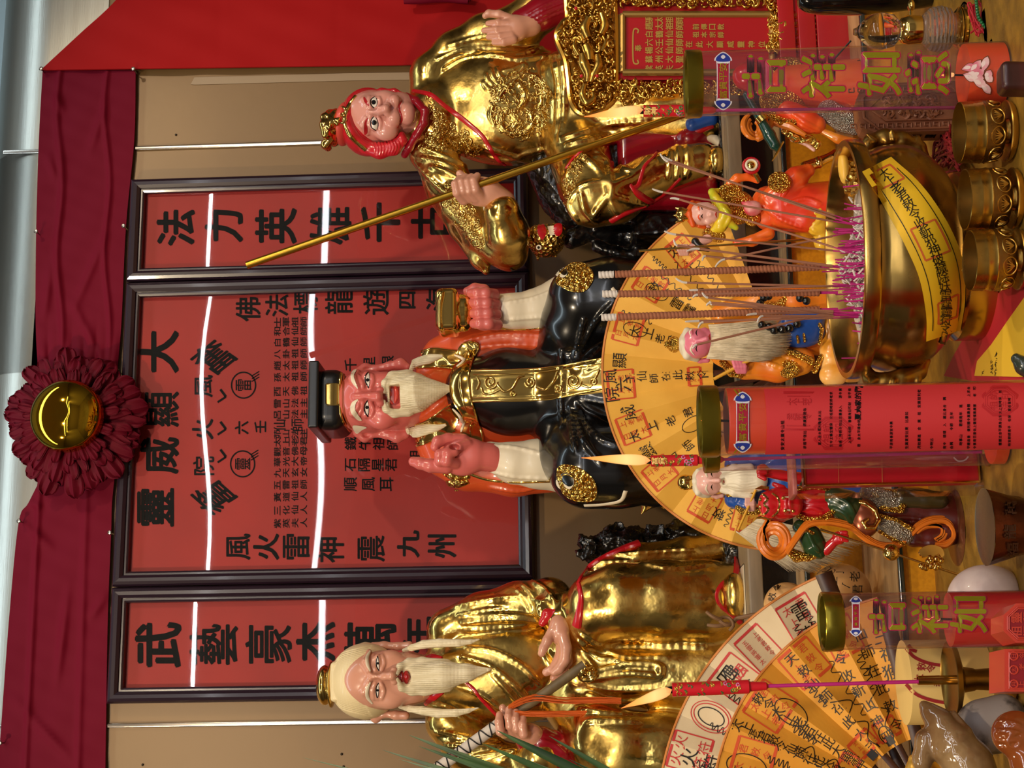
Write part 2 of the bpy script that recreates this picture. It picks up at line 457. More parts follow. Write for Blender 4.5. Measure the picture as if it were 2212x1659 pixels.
def hit(bvhs, x, y, lift=0.0):
    """the first surface seen at picture (x, y) and its normal"""
    d = Vector(ray(x, y)).normalized(); best = None
    for b in (bvhs if isinstance(bvhs, (list, tuple)) else [bvhs]):
        h = b.ray_cast(Vector(CAM), d)
        if h[0] is not None and (best is None or h[3] < best[2]): best = (np.array(h[0]), np.array(h[1]), h[3])
    if best is None: return None
    n = best[1]
    if n @ np.array(d) > 0: n = -n
    return best[0]+n*lift, n
def lay(mb, bvhs, pts, rad, m=None, n=8, flat=.5, lift=0.0, sm=6, closed=False):
    """a cord or strip of half-width rad px laid along picture points on the surfaces"""
    q = smooth_pts(pts, sm, closed) if sm > 1 else np.asarray(pts, float)
    rr = np.full(len(q), rad, float) if np.isscalar(rad) else np.interp(np.linspace(0, 1, len(q)), np.linspace(0, 1, len(rad)), rad)
    P, Nn, R = [], [], []
    for (x, y), r in zip(q, rr):
        h = hit(bvhs, x, y)
        if h is None: continue
        k = psz(h[0]); P.append(h[0]+h[1]*lift*k); Nn.append(h[1]); R.append(r*k)
    if len(P) > 1:
        Nn = np.array(Nn)
        for _ in range(2): Nn[1:-1] = (Nn[:-2]+Nn[1:-1]*2+Nn[2:])/4
        mb.tube(np.array(P), np.array(R), n, m, flat=(Nn, flat), closed=closed)
def patch(mb, bvhs, poly, m=None, lift=.6, step=4.0, sm=5, ratio=None):
    """a painted area: the closed outline (picture points) filled and laid on the surfaces"""
    q = smooth_pts(poly, sm, True) if sm > 1 else np.asarray(poly, float)
    bm = bmesh.new(); vs = [bm.verts.new((x, y, 0)) for x, y in q]; bm.faces.new(vs)
    bmesh.ops.triangulate(bm, faces=bm.faces[:])
    for _ in range(4):
        ed = [e for e in bm.edges if e.calc_length() > step*1.6]
        if not ed: break
        bmesh.ops.subdivide_edges(bm, edges=ed, cuts=1); bmesh.ops.triangulate(bm, faces=bm.faces[:])
    bm.verts.index_update(); P = []; last = None; ok = []
    for v in bm.verts:
        h = hit(bvhs, v.co.x, v.co.y)
        if h is None: P.append(last if last is not None else CAM); ok.append(False)
        else: k = psz(h[0]); last = h[0]+h[1]*lift*k; P.append(last); ok.append(True)
    fs = [[v.index for v in f.verts] for f in bm.faces if all(ok[v.index] for v in f.verts)]
    bm.free(); mb.add(P, fs, m)
# ================================================================== the setting
TZ, Z1, Z2, Z3 = .82, .868, .952, 1.022           # table, lower tread, upper tread, statue platform
D1, D2, D3 = .737, .504, .418                      # their front edges, metres from the wall
def struct(o): o['kind'] = 'structure'; return o
M_wall = mat('beige_panel', (128, 99, 60), .42, 0.1, rgb2=(120, 92, 55), cscale=3, bump=(60, .05, .002))
M_room = mat('room_plaster', (150, 140, 128), .8); M_ceil = mat('ceiling_white', (205, 202, 196), .8)
M_floor = mat('floor_stone', (120, 108, 95), .35, rgb2=(100, 90, 80), cscale=4)
M_steel = mat('brushed_steel', (172, 172, 165), .34, .9, rgb2=(160, 158, 150), cscale=5, bump=(90, .08, .002), stretch=(.15, 1, 6))
M_strip = mat('polished_strip', (205, 198, 190), .2, 1.0)
b = MB(); b.box((.8, .06, 1.08), (7, .12, 2.22)); struct(b.build('wall_back', M_wall, smooth=False))
b = MB(); b.box((.8, -4.2, -.05), (7, 8.5, .1)); struct(b.build('floor', M_floor, smooth=False))
b = MB(); b.box((.8, -4.2, 3.05), (7, 8.5, .1)); struct(b.build('ceiling', M_ceil, smooth=False))
b = MB(); b.box((-2.75, -4.2, 1.5), (.1, 8.5, 3.0)); struct(b.build('wall_left', M_room, smooth=False))
b = MB(); b.box((4.35, -4.2, 1.5), (.1, 8.5, 3.0)); struct(b.build('wall_right', M_room, smooth=False))
b = MB(); b.box((.8, -8.5, 1.5), (7, .1, 3.0)); struct(b.build('wall_front', mat('room_far', (120, 108, 96), .7), smooth=False))
# steel header above the cloth: upright sheet, its top shaped to bend back and catch the lamps
z0 = at(120, 900, 0)[2]; z1 = at(62, 900, 0)[2]; prof = [(-.002, z0-.06), (-.002, z1)]
for k in range(1, 13):
    a = k/12*PI/2; prof.append((-.002+.14*(1-math.cos(a)), z1+.14*math.sin(a)))
prof.append((.24, z1+.14))
SEAM = [at(60, 325, 0)[0], at(60, 802, 0)[0]]
ed = [-2.7]+SEAM+[4.3]
for i in range(3):
    b = MB(); L, R_ = ed[i]+.002, ed[i+1]-.002
    b.add([(L, y, z) for y, z in prof]+[(R_, y, z) for y, z in prof], [(k, len(prof)+k, len(prof)+k+1, k+1) for k in range(len(prof)-1)])
    struct(b.build('trim_%d' % (i+4), M_steel, sharp=60))
b = MB(); b.box((.8, .27, 2.55), (7, .06, 1.0)); struct(b.build('trim_7', mat('upper_panel', (172, 188, 192), .5, .2), smooth=False))
for i, (ya, yb) in enumerate(((322, 309), (1566, 1562))):
    Xc = at(500, (ya+yb)/2, 0)[0]
    b = MB(); b.box((Xc, -.003, 1.2), (.008, .006, 2.3), bev=.002); struct(b.build('trim_%d' % (i+1), M_strip))
# small marks: screws and a strip of old tape on the panels
b = MB()
for x, y in ((308, 1652), (742, 1656), (380, 291), (738, 1629)): b.ell(at(x, y, .001), .0022, n=8)
tag(b.build('screw_heads', mat('dark_screw', (60, 50, 40), .5, .6)), 'tiny dark screw heads in the beige wall panels', 'screws', kind='stuff')
b = MB(); t = [(412, 182), (420, 167), (760, 158), (905, 156), (905, 172), (760, 174), (420, 183)]
b.slab([(x, y) for x, y in t], lambda x, y, h: at(x, y, .0008+h), .0005)
tag(b.build('tape_strip', mat('old_tape', (150, 128, 100), .45)), 'long strip of old tape on the beige wall panel beside the hanging cloth', 'tape')
# altar: gold table, two wooden treads with glass edges and yellow risers, black marbled platform
M_goldcloth = mat('gold_table_cloth', (164, 126, 46), .42, .3, rgb2=(126, 96, 38), cscale=40, cdist=(.35, .65), bump=(220, .25, .002))
M_riser = mat('yellow_riser', (232, 160, 22), .45, .1, rgb2=(220, 148, 18), cscale=180)
M_treadwood = mat('pale_wood', (196, 160, 112), .4, rgb2=(172, 136, 92), cscale=9, stretch=(1, 6, 6))
M_gedge = mat('dark_glass_edge', (24, 34, 30), .12, 0, coat=.6)
M_marble = mat('black_gold_marble', (14, 13, 12), .2, 0, rgb2=(150, 118, 60), cscale=14, cdist=(.60, .68), coat=.5, bump=(30, .2, .004))
M_grey = mat('grey_board', (150, 132, 108), .45, rgb2=(128, 112, 90), cscale=7, stretch=(1, 8, 8))
b = MB(); b.box((.75, -.86, TZ-.02), (2.6, 1.68, .04), bev=.004); b.m = 1
for sx in (-.5, 2.0):
    for sy in (-.08, -1.62): b.box((sx, sy, (TZ-.04)/2), (.08, .08, TZ-.04))
tag(b.build('altar_table', [M_goldcloth, M_treadwood]), 'low altar table covered in gold cloth under the bowls and candles', 'table')
XL, XR = -.55, 2.05; XM, XW = (XL+XR)/2, XR-XL
def step(name, label, D, zt, zb, back):
    t = thing(name, label, 'altar step', (XM, -D/2, zb))
    b = MB(); b.box((XM, -(D-.008+back)/2, (zt-.008+zb)/2), (XW, D-.008-back, zt-zb-.008)); b.build('riser', M_riser, t, smooth=False)
    b = MB(); b.box((XM, -(D-.003+back)/2, zt-.004), (XW, D-.003-back, .008)); b.build('tread', M_treadwood, t, smooth=False)
    b = MB(); b.box((XM, -(D+.0015), zt-.004), (XW, .009, .0076), bev=.002); b.build('glass_edge', M_gedge, t)
step('altar_step', 'lower altar step with pale wood tread and yellow riser, nearest the bowls', D1, Z1, TZ, .02)
step('altar_step', 'upper altar step with yellow riser just below the black marbled platform', D2, Z2, Z1, .02)
t = thing('statue_platform', 'black gold-flecked platform the three big seated statues sit on', 'platform', (XM, -D3/2, Z2))
b = MB(); b.box((XM, -(D3+.02)/2, (Z2+Z3-.022)/2), (XW, D3-.02, Z3-Z2-.022)); b.build('front_panel', M_marble, t, smooth=False)
b = MB(); b.box((XM, -(D3+.02)/2, Z3-.011), (XW, D3-.018, .022), bev=.003); b.build('top_board', M_grey, t)
# ------------------------------------------------------------------ red cloth
M_cloth = mat('maroon_cloth', (104, 6, 32), .7, spec=.12, bump=(900, .12, .0006))
M_clothr = mat('red_cloth', (156, 14, 17), .7, spec=.15, bump=(900, .12, .0006))
def nz(x, y, s): return math.sin(x*.021*s+1.3)*math.sin(y*.017*s+.7)+.6*math.sin(x*.05*s+y*.031*s)+.4*math.sin(y*.093*s-x*.04*s+2)
def cloth(name, label, top, bot, m, fold, nu=90, nv=40, th=.004):
    """sheet between two picture polylines (same run of y)"""
    A, B = smooth_pts(top, 6), smooth_pts(bot, 6)
    def ip(P, u):
        k = u*(len(P)-1); i = min(int(k), len(P)-2); return P[i]*(1-(k-i))+P[i+1]*(k-i)
    def front(u, v):
        p = ip(A, u)*(1-v)+ip(B, u)*v; return at(p[0], p[1], .007+fold(p[0], p[1], u, v))
    b = MB(); b.sheet(front, nu, nv, flip=True)
    b.sheet(lambda u, v: front(u, v)+np.array([0, .004, 0]), nu, nv)
    # closing hem
    for v in (0, 1): b.sheet(lambda u, w: front(u, v)+np.array([0, .004*w, 0]), nu, 1, flip=(v == 0))
    for u in (0, 1): b.sheet(lambda v, w: front(u, v)+np.array([0, .004*w, 0]), nv, 1, flip=(u == 1))
    return tag(b.build(name, m, sharp=70), label, 'cloth')
def sag(u, v, c=1.0):
    return abs(math.sin(v*9+math.sin(u*7)*1.2))**2*.004*c
def fold_right(x, y, u, v):
    d = .004+.0012*nz(x, y, 1.6)*(1-v*.5)
    for xc, w, a in ((128, 7, .006), (231, 5, .005)): d += a*math.exp(-((x-xc-6*math.sin(y*.02))/w)**2)
    d += .006*math.exp(-((y-800)/70)**2)*abs(math.sin(v*22))             # gathered beside the rosette
    for (x0, y0, x1, y1) in ((100, 330, 126, 400), (190, 340, 232, 210), (240, 480, 150, 690), (110, 560, 95, 700), (150, 640, 225, 790), (140, 250, 118, 200)):
        L = math.hypot(x1-x0, y1-y0); q = ((x-x0)*(x1-x0)+(y-y0)*(y1-y0))/L/L; e = abs((x-x0)*(y1-y0)-(y-y0)*(x1-x0))/L
        if -.1 < q < 1.1: d += .005*math.exp(-(e/9)**2)*math.sin(PI*min(1, max(0, q)))
    return d
cloth('pelmet_cloth', 'maroon cloth pinned along the wall between the rosette and the hanging panel', [(92, 152), (84, 300), (78, 500), (77, 700), (84, 830)], [(293, 152), (290, 300), (272, 490), (262, 700), (250, 830)], M_cloth, fold_right, 130, 60)
def fold_left(x, y, u, v):
    d = .004+.0012*nz(x, y, 1.3)
    d += .005*math.exp(-((x-(80-(y-1150)*.05))/6)**2)+.004*math.exp(-((x-(185-(y-1100)*.03))/7)**2)
    for (x0, y0, x1, y1) in ((42, 1125, 120, 1190), (20, 1500, 170, 1659), (150, 1250, 120, 1500), (235, 1280, 190, 1340), (60, 1080, 90, 1100)):
        L = math.hypot(x1-x0, y1-y0); q = ((x-x0)*(x1-x0)+(y-y0)*(y1-y0))/L/L; e = abs((x-x0)*(y1-y0)-(y-y0)*(x1-x0))/L
        if -.1 < q < 1.1: d += .006*math.exp(-(e/9)**2)*math.sin(PI*min(1, max(0, q)))
    return d
cloth('pelmet_cloth', 'maroon cloth pinned along the wall on the whisk holder statue side of the rosette', [(100, 1010), (62, 1085), (40, 1130), (20, 1330), (3, 1560), (-12, 1760)], [(250, 1010), (242, 1085), (240, 1150), (233, 1330), (229, 1560), (226, 1760)], M_cloth, fold_left, 120, 56)
def fold_hang(x, y, u, v):
    d = .014+.0012*nz(x, y, .9)
    for x0 in (475, 730): d += -.0012*math.exp(-((x-x0)/3)**2)
    d += .002*math.exp(-((y-20-(x-300)*.05)/30)**2)
    return d
cloth('hanging_cloth', 'red cloth panel hanging down the wall behind the red-haired statue', [(88, 151), (170, 75), (255, -5), (330, -110), (330, -130)], [(1290, 134), (1290, 75), (1290, -5), (1290, -110), (1290, -130)], M_clothr, fold_hang, 50, 110)
b = MB(); q = smooth_pts([(872, 2), (905, -2), (960, -6), (1012, 2)], 8)
b.tube([at(x, y, .05) for x, y in q], [.006+.004*math.sin(i/len(q)*PI) for i in range(len(q))], 10)
b.tube([at(x+6, y-9, .053) for x, y in q], [.008+.004*math.sin(i/len(q)*PI) for i in range(len(q))], 10)
tag(b.build('cloth_roll', M_cloth), 'small roll of maroon cloth hung against the red cloth panel', 'cloth')
M_pin = mat('pin_silver', (190, 185, 178), .22, 1.0)
M_pinh = None
pins = [((90, 150), 'at the top corner of the hanging cloth'), ((289, 150), 'at the lower inner corner of the hanging cloth'), ((79, 501), 'on the top cloth edge above the staff side panel'), ((268, 489), 'on the lower edge of the cloth just above that narrow panel'),
        ((87, 801), 'on the top edge of the cloth beside the rosette'), ((249, 793), 'on the lower edge of the cloth beside the rosette'), ((42, 1126), 'on the top cloth edge just past the rosette, whisk side'), ((238, 1151), 'on the lower edge of the cloth above the wide panel'), ((1, 1605), 'on the far top edge of the cloth on the whisk side'), ((906, 133), 'on the hanging cloth edge beside the gold shoulder')]
for (x, y), w in pins:
    b = MB(); c = at(x, y, .028); R = np.array([[1, 0, 0], [0, 0, -1], [0, 1, 0]])
    b.lathe([(.0001, .006), (.003, .0055), (.0042, .004), (.003, .0015), (.0018, 0), (.001, -.02)], c, 14, R=R)
    tag(b.build('push_pin', M_pin), 'silver push pin '+w, 'push pin', 'silver push pins in the red cloth')
# ------------------------------------------------------------------ rosette
M_ros = mat('rosette_cloth', (92, 4, 26), .65, spec=.15, bump=(700, .08, .0005))
M_dome = mat('gold_dome', (205, 160, 40), .05, 1.0)
RC = at(160, 908, .046); ks = psz(RC)
t = thing('rosette', 'maroon ruffled cloth rosette with a shiny gold dome on the red pelmet', 'rosette', RC+np.array([0, .02, 0]))
def petal(r0, r1, w, lift, curl):
    b = MB()
    def fn(u, v):
        a = (v-.5)*2; r = r0+(r1-r0)*u
        wd = w*(.35+.65*math.sin(min(1, u*1.12)*PI*.55))*(1 if u < .8 else math.sqrt(max(0, 1-((u-.8)/.205)**2))*.95+.05)
        d = lift+(.30*w)*(1-a*a)*math.sin(PI*min(1, u*.9+.08))-curl*u*u*14
        d += .10*w*math.cos(a*7)*u
        return (a*wd*.5, -d, r)
    b.sheet(fn, 14, 12); b.sheet(lambda u, v: np.array(fn(u, v))+np.array([0, .003, 0]), 14, 12, flip=True)
    return b
k = 0
for ring, (n, r0, r1, w, lift, curl) in enumerate(((30, 62, 156, 44, 4, .6), (30, 58, 132, 30, 18, .2), (34, 52, 106, 19, 32, -.2))):
    P0 = petal(r0*ks, r1*ks, w*ks, lift*ks, curl*ks)
    base = np.concatenate(P0.v)
    for i in range(n):
        a = 2*PI*(i+.5*(ring % 2))/n+random.uniform(-.07, .07); s_ = random.uniform(.9, 1.1); c, sn = math.cos(a), math.sin(a)
        R = np.array([[c, 0, sn], [0, 1, 0], [-sn, 0, c]])
        b = MB(); tw = random.uniform(-.7, .7); tR = np.array([[math.cos(tw), math.sin(tw), 0], [-math.sin(tw), math.cos(tw), 0], [0, 0, 1]])
        b.add(((base*np.array([1, 1, s_])) @ tR.T) @ R.T+RC, P0.f); b.build('petal', M_ros, t)
b = MB(); b.lathe([(.0001, 52*ks)]+[(78*ks*math.sin(q*PI/32), 14*ks+40*ks*math.cos(q*PI/32)) for q in range(2, 17)]+[(79*ks, 8*ks), (77*ks, -6*ks)], RC+np.array([0, -.03, 0]), 64, R=np.array([[1, 0, 0], [0, 0, -1], [0, 1, 0]]))
b.build('dome', M_dome, t)
# ------------------------------------------------------------------ inscribed panels
M_mould = mat('dark_moulding', (38, 22, 34), .28, 0, coat=.25)
M_paper = mat('red_paper', (166, 28, 22), .55, rgb2=(154, 24, 19), cscale=5)
M_ink = mat('ink_black', (10, 14, 16), .6, spec=.12)
M_fglass = glass_mat('picture_glass', (250, 248, 246), 1.1, .015)
FX = [v*.9875 for v in (.0809, .2842, .8515, 1.0551)]
ZT, ZB = 1.26+.845*.9875, 1.26+.0918*.9875
PROF = [(0, 0), (0, .022), (.003, .028), (.008, .031), (.014, .030), (.019, .026), (.020, .022), (.023, .022), (.026, .020), (.027, .014)]   # (in from the outer edge, out from the wall)
def frame(name, label, X0, X1, chars, bow):
    t = thing(name, label, 'framed inscription', ((X0+X1)/2, 0, ZB))
    b = MB(); rings = []
    for q, d in PROF: rings.append([(X0+q, -d, ZB+q), (X1-q, -d, ZB+q), (X1-q, -d, ZT-q), (X0+q, -d, ZT-q)])
    for r0, r1 in zip(rings[:-1], rings[1:]):
        for k in range(4): b.add([r0[k], r0[(k+1) % 4], r1[(k+1) % 4], r1[k]], [(0, 1, 2, 3)])
    b.build('moulding', M_mould, t, smooth=False)
    q = .024; b = MB(); b.box(((X0+X1)/2, -.005, (ZT+ZB)/2), (X1-X0-2*q, .006, ZT-ZB-2*q), m=0)
    for ch, x, y, w, h, bold, *rt in chars:
        write(b, ch, lambda a, c: at(x-c, y-a, .0086), 1, w, h, bold, rt[0] if rt else 0)
    extra = EXTRA.get(name)
    if extra: extra(b)
    b.build('inscription', [M_paper, M_ink], t, smooth=False)
    b = MB()
    def gl(u, v):
        X = X0+q+(X1-X0-2*q)*u; Z = ZB+q+(ZT-ZB-2*q)*v
        return (X, -.0125-bow(u, v), Z)
    b.sheet(gl, 40, 40, flip=False); b.build('glass', M_fglass, t, sharp=0)
EXTRA = {}
def col(s, x0, x1, y0, y1, w, h, bold=.012):
    bold = max(bold, .016); n = len(s); return [(c, x0+(x1-x0)*i/max(1, n-1), y0+(y1-y0)*i/max(1, n-1), w, h, bold) for i, c in enumerate(s)]
cen = [('靈', 336, 1096, 82, 82, .03), ('威', 345, 984, 78, 84, .03), ('顯', 350, 884, 76, 78, .02), ('大', 344, 760, 90, 84, .035)]
cen += [('風', 515, 1181, 56, 56, .02), ('火', 575, 1181, 56, 56, .03), ('雷', 640, 1181, 56, 58, .02), ('神', 712, 1188, 56, 62, .02), ('震', 802, 1185, 56, 62, .015), ('九', 882, 1175, 58, 50, .03), ('州', 955, 1180, 52, 62, .03)]
cen += [('佛', 536, 668, 52, 54, .02), ('法', 598, 660, 48, 50, .02), ('標', 660, 653, 50, 54, .015), ('龍', 732, 652, 52, 60, .015), ('遊', 812, 653, 54, 56, .015), ('四', 880, 648, 36, 36, .03), ('海', 945, 646, 50, 50, .02)]
cen += [('風', 440, 834, 48, 42, .02), ('火', 438, 927, 44, 46, .03), ('院', 440, 1006, 42, 46, .02), ('六', 522, 924, 28, 30, .03), ('壬', 562, 922, 26, 26, .03),
        ('奮', 462, 772, 62, 84, .02, -.75), ('奮', 462, 1075, 62, 84, .02, .7), ('雷', 526, 832, 26, 34, .012), ('靈', 524, 1002, 26, 34, .01)]
cols = ['紫英夫人', '三化仙人', '黃道仙人', '五雷祖師', '九天玄女', '華光大帝', '觀音佛母', '太上老君', '茆山法主', None, '呂山法主', '雪山法主', '西天佛祖', '孫太祖師', '趙太祖師', '八卦祖師', '白鶴仙師', '和合仙師', '士軍祖師']
ys = [1131, 1103, 1074, 1048, 1022, 998, 976, 955, 938, 918, 896, 872, 846, 815, 790, 765, 740, 716, 696]
for s, y in zip(cols, ys):
    if s: cen += col(s, 599, 656, y, y-2, 20, 15, .004)
cen += [('仙', 604, 919, 26, 26, .012), ('師', 642, 918, 28, 28, .008)]
cen += col('鐵牛祖師', 757, 848, 958, 958, 28, 26, .006)+col('石隔星君', 757, 845, 1004, 1004, 28, 26, .008)+col('順風耳', 757, 835, 1046, 1046, 30, 30, .01)+col('千里眼', 757, 838, 788, 782, 28, 26, .01)+col('祖師', 896, 918, 985, 985, 26, 24, .006)
lef = col('武藝豪杰萬年', 345, 925, 1392, 1380, 86, 92, .035)
lef = [('武', 342, 1393, 96, 100, .035), ('藝', 462, 1392, 90, 104, .02), ('豪', 580, 1392, 86, 100, .02), ('杰', 682, 1386, 86, 84, .035), ('萬', 800, 1385, 84, 112, .025), ('年', 910, 1372, 80, 80, .03)]
rig = [('法', 380, 492, 78, 82, .035), ('力', 484, 488, 74, 82, .035), ('英', 596, 488, 76, 90, .03), ('雄', 714, 488, 80, 90, .025), ('千', 822, 480, 84, 84, .035), ('古', 930, 478, 76, 84, .03)]
def marks(b):
    fn = lambda x, y: at(x, y, .0087)
    for x, y in ((526, 832), (524, 1002)):
        stroke(b, [(x+26*math.cos(a), y+28*math.sin(a)) for a in np.linspace(0, 2*PI, 30)], 3.0, fn, 1)
        for k in (-6, 0, 6): stroke(b, [(x+18, y-14+k), (x+34, y-24+k)], 2.2, fn, 1)
    for x, y in ((482, 855), (482, 925), (482, 985)):
        stroke(b, [(x-12, y+14), (x+6, y+2)], 4.5, fn, 1); stroke(b, [(x+6, y+2), (x-6, y-14)], 5.5, fn, 1)
EXTRA['wide_framed_inscription'] = marks
frame('wide_framed_inscription', 'wide red inscribed panel in dark frame behind the black-hatted statue', FX[1]+.0008, FX[2]-.0008, cen, lambda u, v: .0022*math.sin(u*PI)*(.6+.4*v)+.0008*math.sin(u*5+v*3))
frame('narrow_framed_inscription', 'narrow red inscribed panel in dark frame behind the white-bearded gold statue', FX[0], FX[1]-.0008, lef, lambda u, v: .0004*math.sin(v*7)+.0003*u)
frame('narrow_framed_inscription', 'narrow red inscribed panel in dark frame behind the gold staff', FX[2]+.0008, FX[3], rig, lambda u, v: .0004*math.sin(v*6+1)-.0006*u*u)
# ================================================================== statue materials
M_gold = mat('gold_leaf', (226, 190, 104), .14, 1.0, rough2=.34, cscale=26, cdist=(.38, .66), bump=(34, .26, .006))
M_goldp = mat('gold_polished', (230, 194, 108), .12, 1.0, bump=(14, .10, .006))
M_goldt = mat('gold_embossed', (224, 186, 96), .2, 1.0, bump=(150, .8, .006, 'voronoi'))
M_skinp = mat('pink_painted_skin', (208, 104, 98), .3, coat=.35)
M_skin = mat('flesh_painted_skin', (214, 156, 132), .28, coat=.45, rgb2=(206, 146, 122), cscale=6)
M_white = mat('ivory_paint', (226, 214, 188), .4, coat=.2)
M_beard = mat('ivory_beard', (226, 214, 182), .5, rgb2=(210, 196, 160), cscale=120, stretch=(1, 1, .12), bump=(110, .35, .0014, 'wave'), wave='X')
M_black = mat('black_lacquer', (10, 10, 11), .22, coat=.4)
M_hat = mat('black_hat', (14, 14, 16), .32, coat=.2)
M_orange = mat('orange_paint', (204, 78, 34), .36, coat=.25)
M_redp = mat('red_paint', (186, 20, 32), .25, coat=.5)
M_redd = mat('dark_red_paint', (140, 10, 30), .25, coat=.5)
M_lip = mat('lip_red', (190, 50, 38), .3, coat=.4)
M_eyew = mat('eye_white', (228, 222, 212), .25, coat=.5)
M_eyeb = mat('eye_black', (12, 10, 10), .15, coat=.6)
M_rock = mat('black_rock', (16, 15, 14), .22, 0, rgb2=(70, 58, 36), cscale=22, cdist=(.58, .72), coat=.45, bump=(26, .7, .02))
def eye(b, bv, lid, sclera, iris, ir, dark=None):
    """b slots: 0 white, 1 black"""
    patch(b, bv, sclera, 0, .5, 2.0)
    patch(b, bv, [(iris[0]+ir*math.cos(a), iris[1]+ir*math.sin(a)) for a in np.linspace(0, 2*PI, 12)[:-1]], 1, .8, 2.0, sm=1)
    for l, w in lid: lay(b, bv, l, w, 1, 6, .35, .4)
# ------------------------------------------------------------------ the black-hatted statue in the middle
ZMIN = Z3+.0005
D0 = .20; base = at(1588, 850, .26); base[2] = Z3
C = thing('deity_statue', 'seated statue with square black hat, orange robe and black apron in the middle', 'statue', base)
# orange robe
s = Sculpt(D0, .0024, (1100, 860))
s.ell((1070, 872, -15), (180, 118, 88)).cap((950, 800, -15), (950, 955, -15), 52)
s.poly([(958, 770, -5, 46), (1010, 748, 10, 52), (1130, 738, 30, 48), (1205, 735, 40, 50)], 14)
s.poly([(960, 985, -5, 46), (1010, 1008, 5, 50), (1110, 1018, 15, 52), (1190, 1005, 25, 58)], 14)
s.cap((910, 868, 0), (950, 866, 10), 52, 70, 12)
for l, r in (([(1005, 735), (1080, 722), (1150, 724), (1200, 730)], 4), ([(1010, 752), (1100, 744), (1195, 748)], 3), ([(1060, 1052), (1120, 1060), (1185, 1045)], 4), ([(1090, 1040), (1150, 1050), (1195, 1035)], 3), ([(900, 815), (950, 830), (985, 836)], 3), ([(890, 915), (940, 880), (978, 850)], 3)):
    s.ridge(l, r)
s.build('robe', M_orange, C)
Brobe = s.bvh()
# white sleeve linings with the forearms standing up from the lap
s = Sculpt(D0, .002, (1100, 860))
s.poly([(1052, 668, 96, 34), (1110, 672, 92, 36), (1165, 668, 84, 44), (1212, 655, 76, 58)], 12)
s.poly([(1060, 985, 92, 30), (1110, 1000, 84, 42), (1160, 1002, 76, 50), (1215, 1005, 66, 58)], 12)
for l in ([(1100, 690), (1150, 686), (1200, 682)], [(1090, 655), (1150, 645), (1203, 625)], [(1030, 965), (1100, 965), (1180, 985), (1210, 1010)], [(1040, 1012), (1110, 1030), (1200, 1034)]):
    s.ridge(l, 2.5)
s.build('sleeve_lining', M_white, C, split=True); Bslv = s.bvh()
b = MB()
lay(b, [Bslv, Brobe], [(1068, 708), (1120, 712), (1170, 709), (1206, 704)], 3.2, 0, 8, .7)
lay(b, [Bslv, Brobe], [(1000, 1018), (1050, 1036), (1110, 1042), (1190, 1040)], 3.2, 0, 8, .7)
b.build('sleeve_trim', M_goldp, C, split=True)
# black apron and lap
s = Sculpt(D0, .0024, (1150, 850))
s.ell((1105, 846, 40), (112, 98, 74)).cap((1030, 846, 50), (1200, 846, 40), 70, 88, 14)
s.poly([(1225, 790, 20, 76), (1245, 700, 110, 72), (1262, 645, 150, 72), (1320, 640, 150, 80), (1430, 650, 120, 86), (1500, 660, 100, 92)], 18)
s.poly([(1228, 910, 20, 78), (1250, 980, 110, 78), (1272, 1012, 150, 78), (1330, 1010, 150, 80), (1430, 1000, 120, 86), (1500, 990, 100, 92)], 18)
s.cap((1240, 840, 70), (1500, 838, 100), 84, 120, 20)
for l, r in (([(1240, 800), (1262, 740), (1290, 690), (1330, 650)], 4), ([(1245, 805), (1285, 760), (1330, 720)], 4), ([(1250, 808), (1300, 785), (1345, 770)], 4), ([(1236, 795), (1250, 740), (1262, 690)], 3.5), ([(1258, 800), (1320, 770), (1370, 760)], 4),
             ([(1242, 868), (1262, 910), (1300, 950), (1350, 965)], 4), ([(1240, 870), (1250, 920), (1270, 965), (1300, 1000)], 4), ([(1250, 862), (1290, 890), (1340, 905)], 4), ([(1255, 860), (1310, 870), (1360, 872)], 4), ([(1232, 875), (1238, 930), (1244, 975)], 3.5),
             ([(1212, 760), (1214, 800), (1212, 850), (1214, 920)], 3)):
    s.ridge(l, r, 7)
s.build('apron', M_black, C); Bap = s.bvh()
# gold band with scrolls
b = MB()
patch(b, Bap, [(1018, 803), (1080, 801), (1150, 800), (1220, 791), (1300, 776), (1345, 768), (1345, 830), (1300, 848), (1220, 856), (1150, 863), (1080, 864), (1018, 866)], 0, 4.0, 6, 2)
for l in ([(1018, 803), (1150, 800), (1220, 791), (1345, 768)], [(1018, 866), (1150, 863), (1220, 856), (1345, 830)]): lay(b, Bap, l, 3.2, 0, 8, .9, 3)
for l in ([(1022, 812), (1150, 808), (1220, 799), (1300, 786)], [(1022, 858), (1150, 855), (1220, 848), (1300, 840)]): lay(b, Bap, l, 1.6, 0, 6, .9, 4.4)
def spiral(x, y, r, t0, turns, sgn=1):
    return [(x+r*(1-k/26*.86)*math.cos(t0+sgn*k/26*turns*2*PI), y+r*(1-k/26*.86)*math.sin(t0+sgn*k/26*turns*2*PI)) for k in range(27)]
for l in (spiral(1060, 826, 15, 0, 1.7), [(1075, 832), (1090, 846), (1108, 838), (1120, 818), (1134, 812)], spiral(1146, 826, 12, 3, 1.6, -1), spiral(1108, 850, 6, 0, 1.2), [(1040, 838), (1046, 850), (1062, 850), (1080, 842)], [(1160, 836), (1180, 842), (1196, 826), (1206, 806)], spiral(1240, 824, 17, 0, 1.8), [(1258, 832), (1276, 836), (1288, 816), (1296, 800)], spiral(1284, 826, 9, 2, 1.4), spiral(1206, 838, 8, 2, 1.3, -1), [(1030, 816), (1036, 828), (1030, 842)]):
    lay(b, Bap, l, 3.0, 0, 8, .9, 4.4, sm=3)
b.build('gold_band', M_goldp, C, sharp=50)
b = MB()
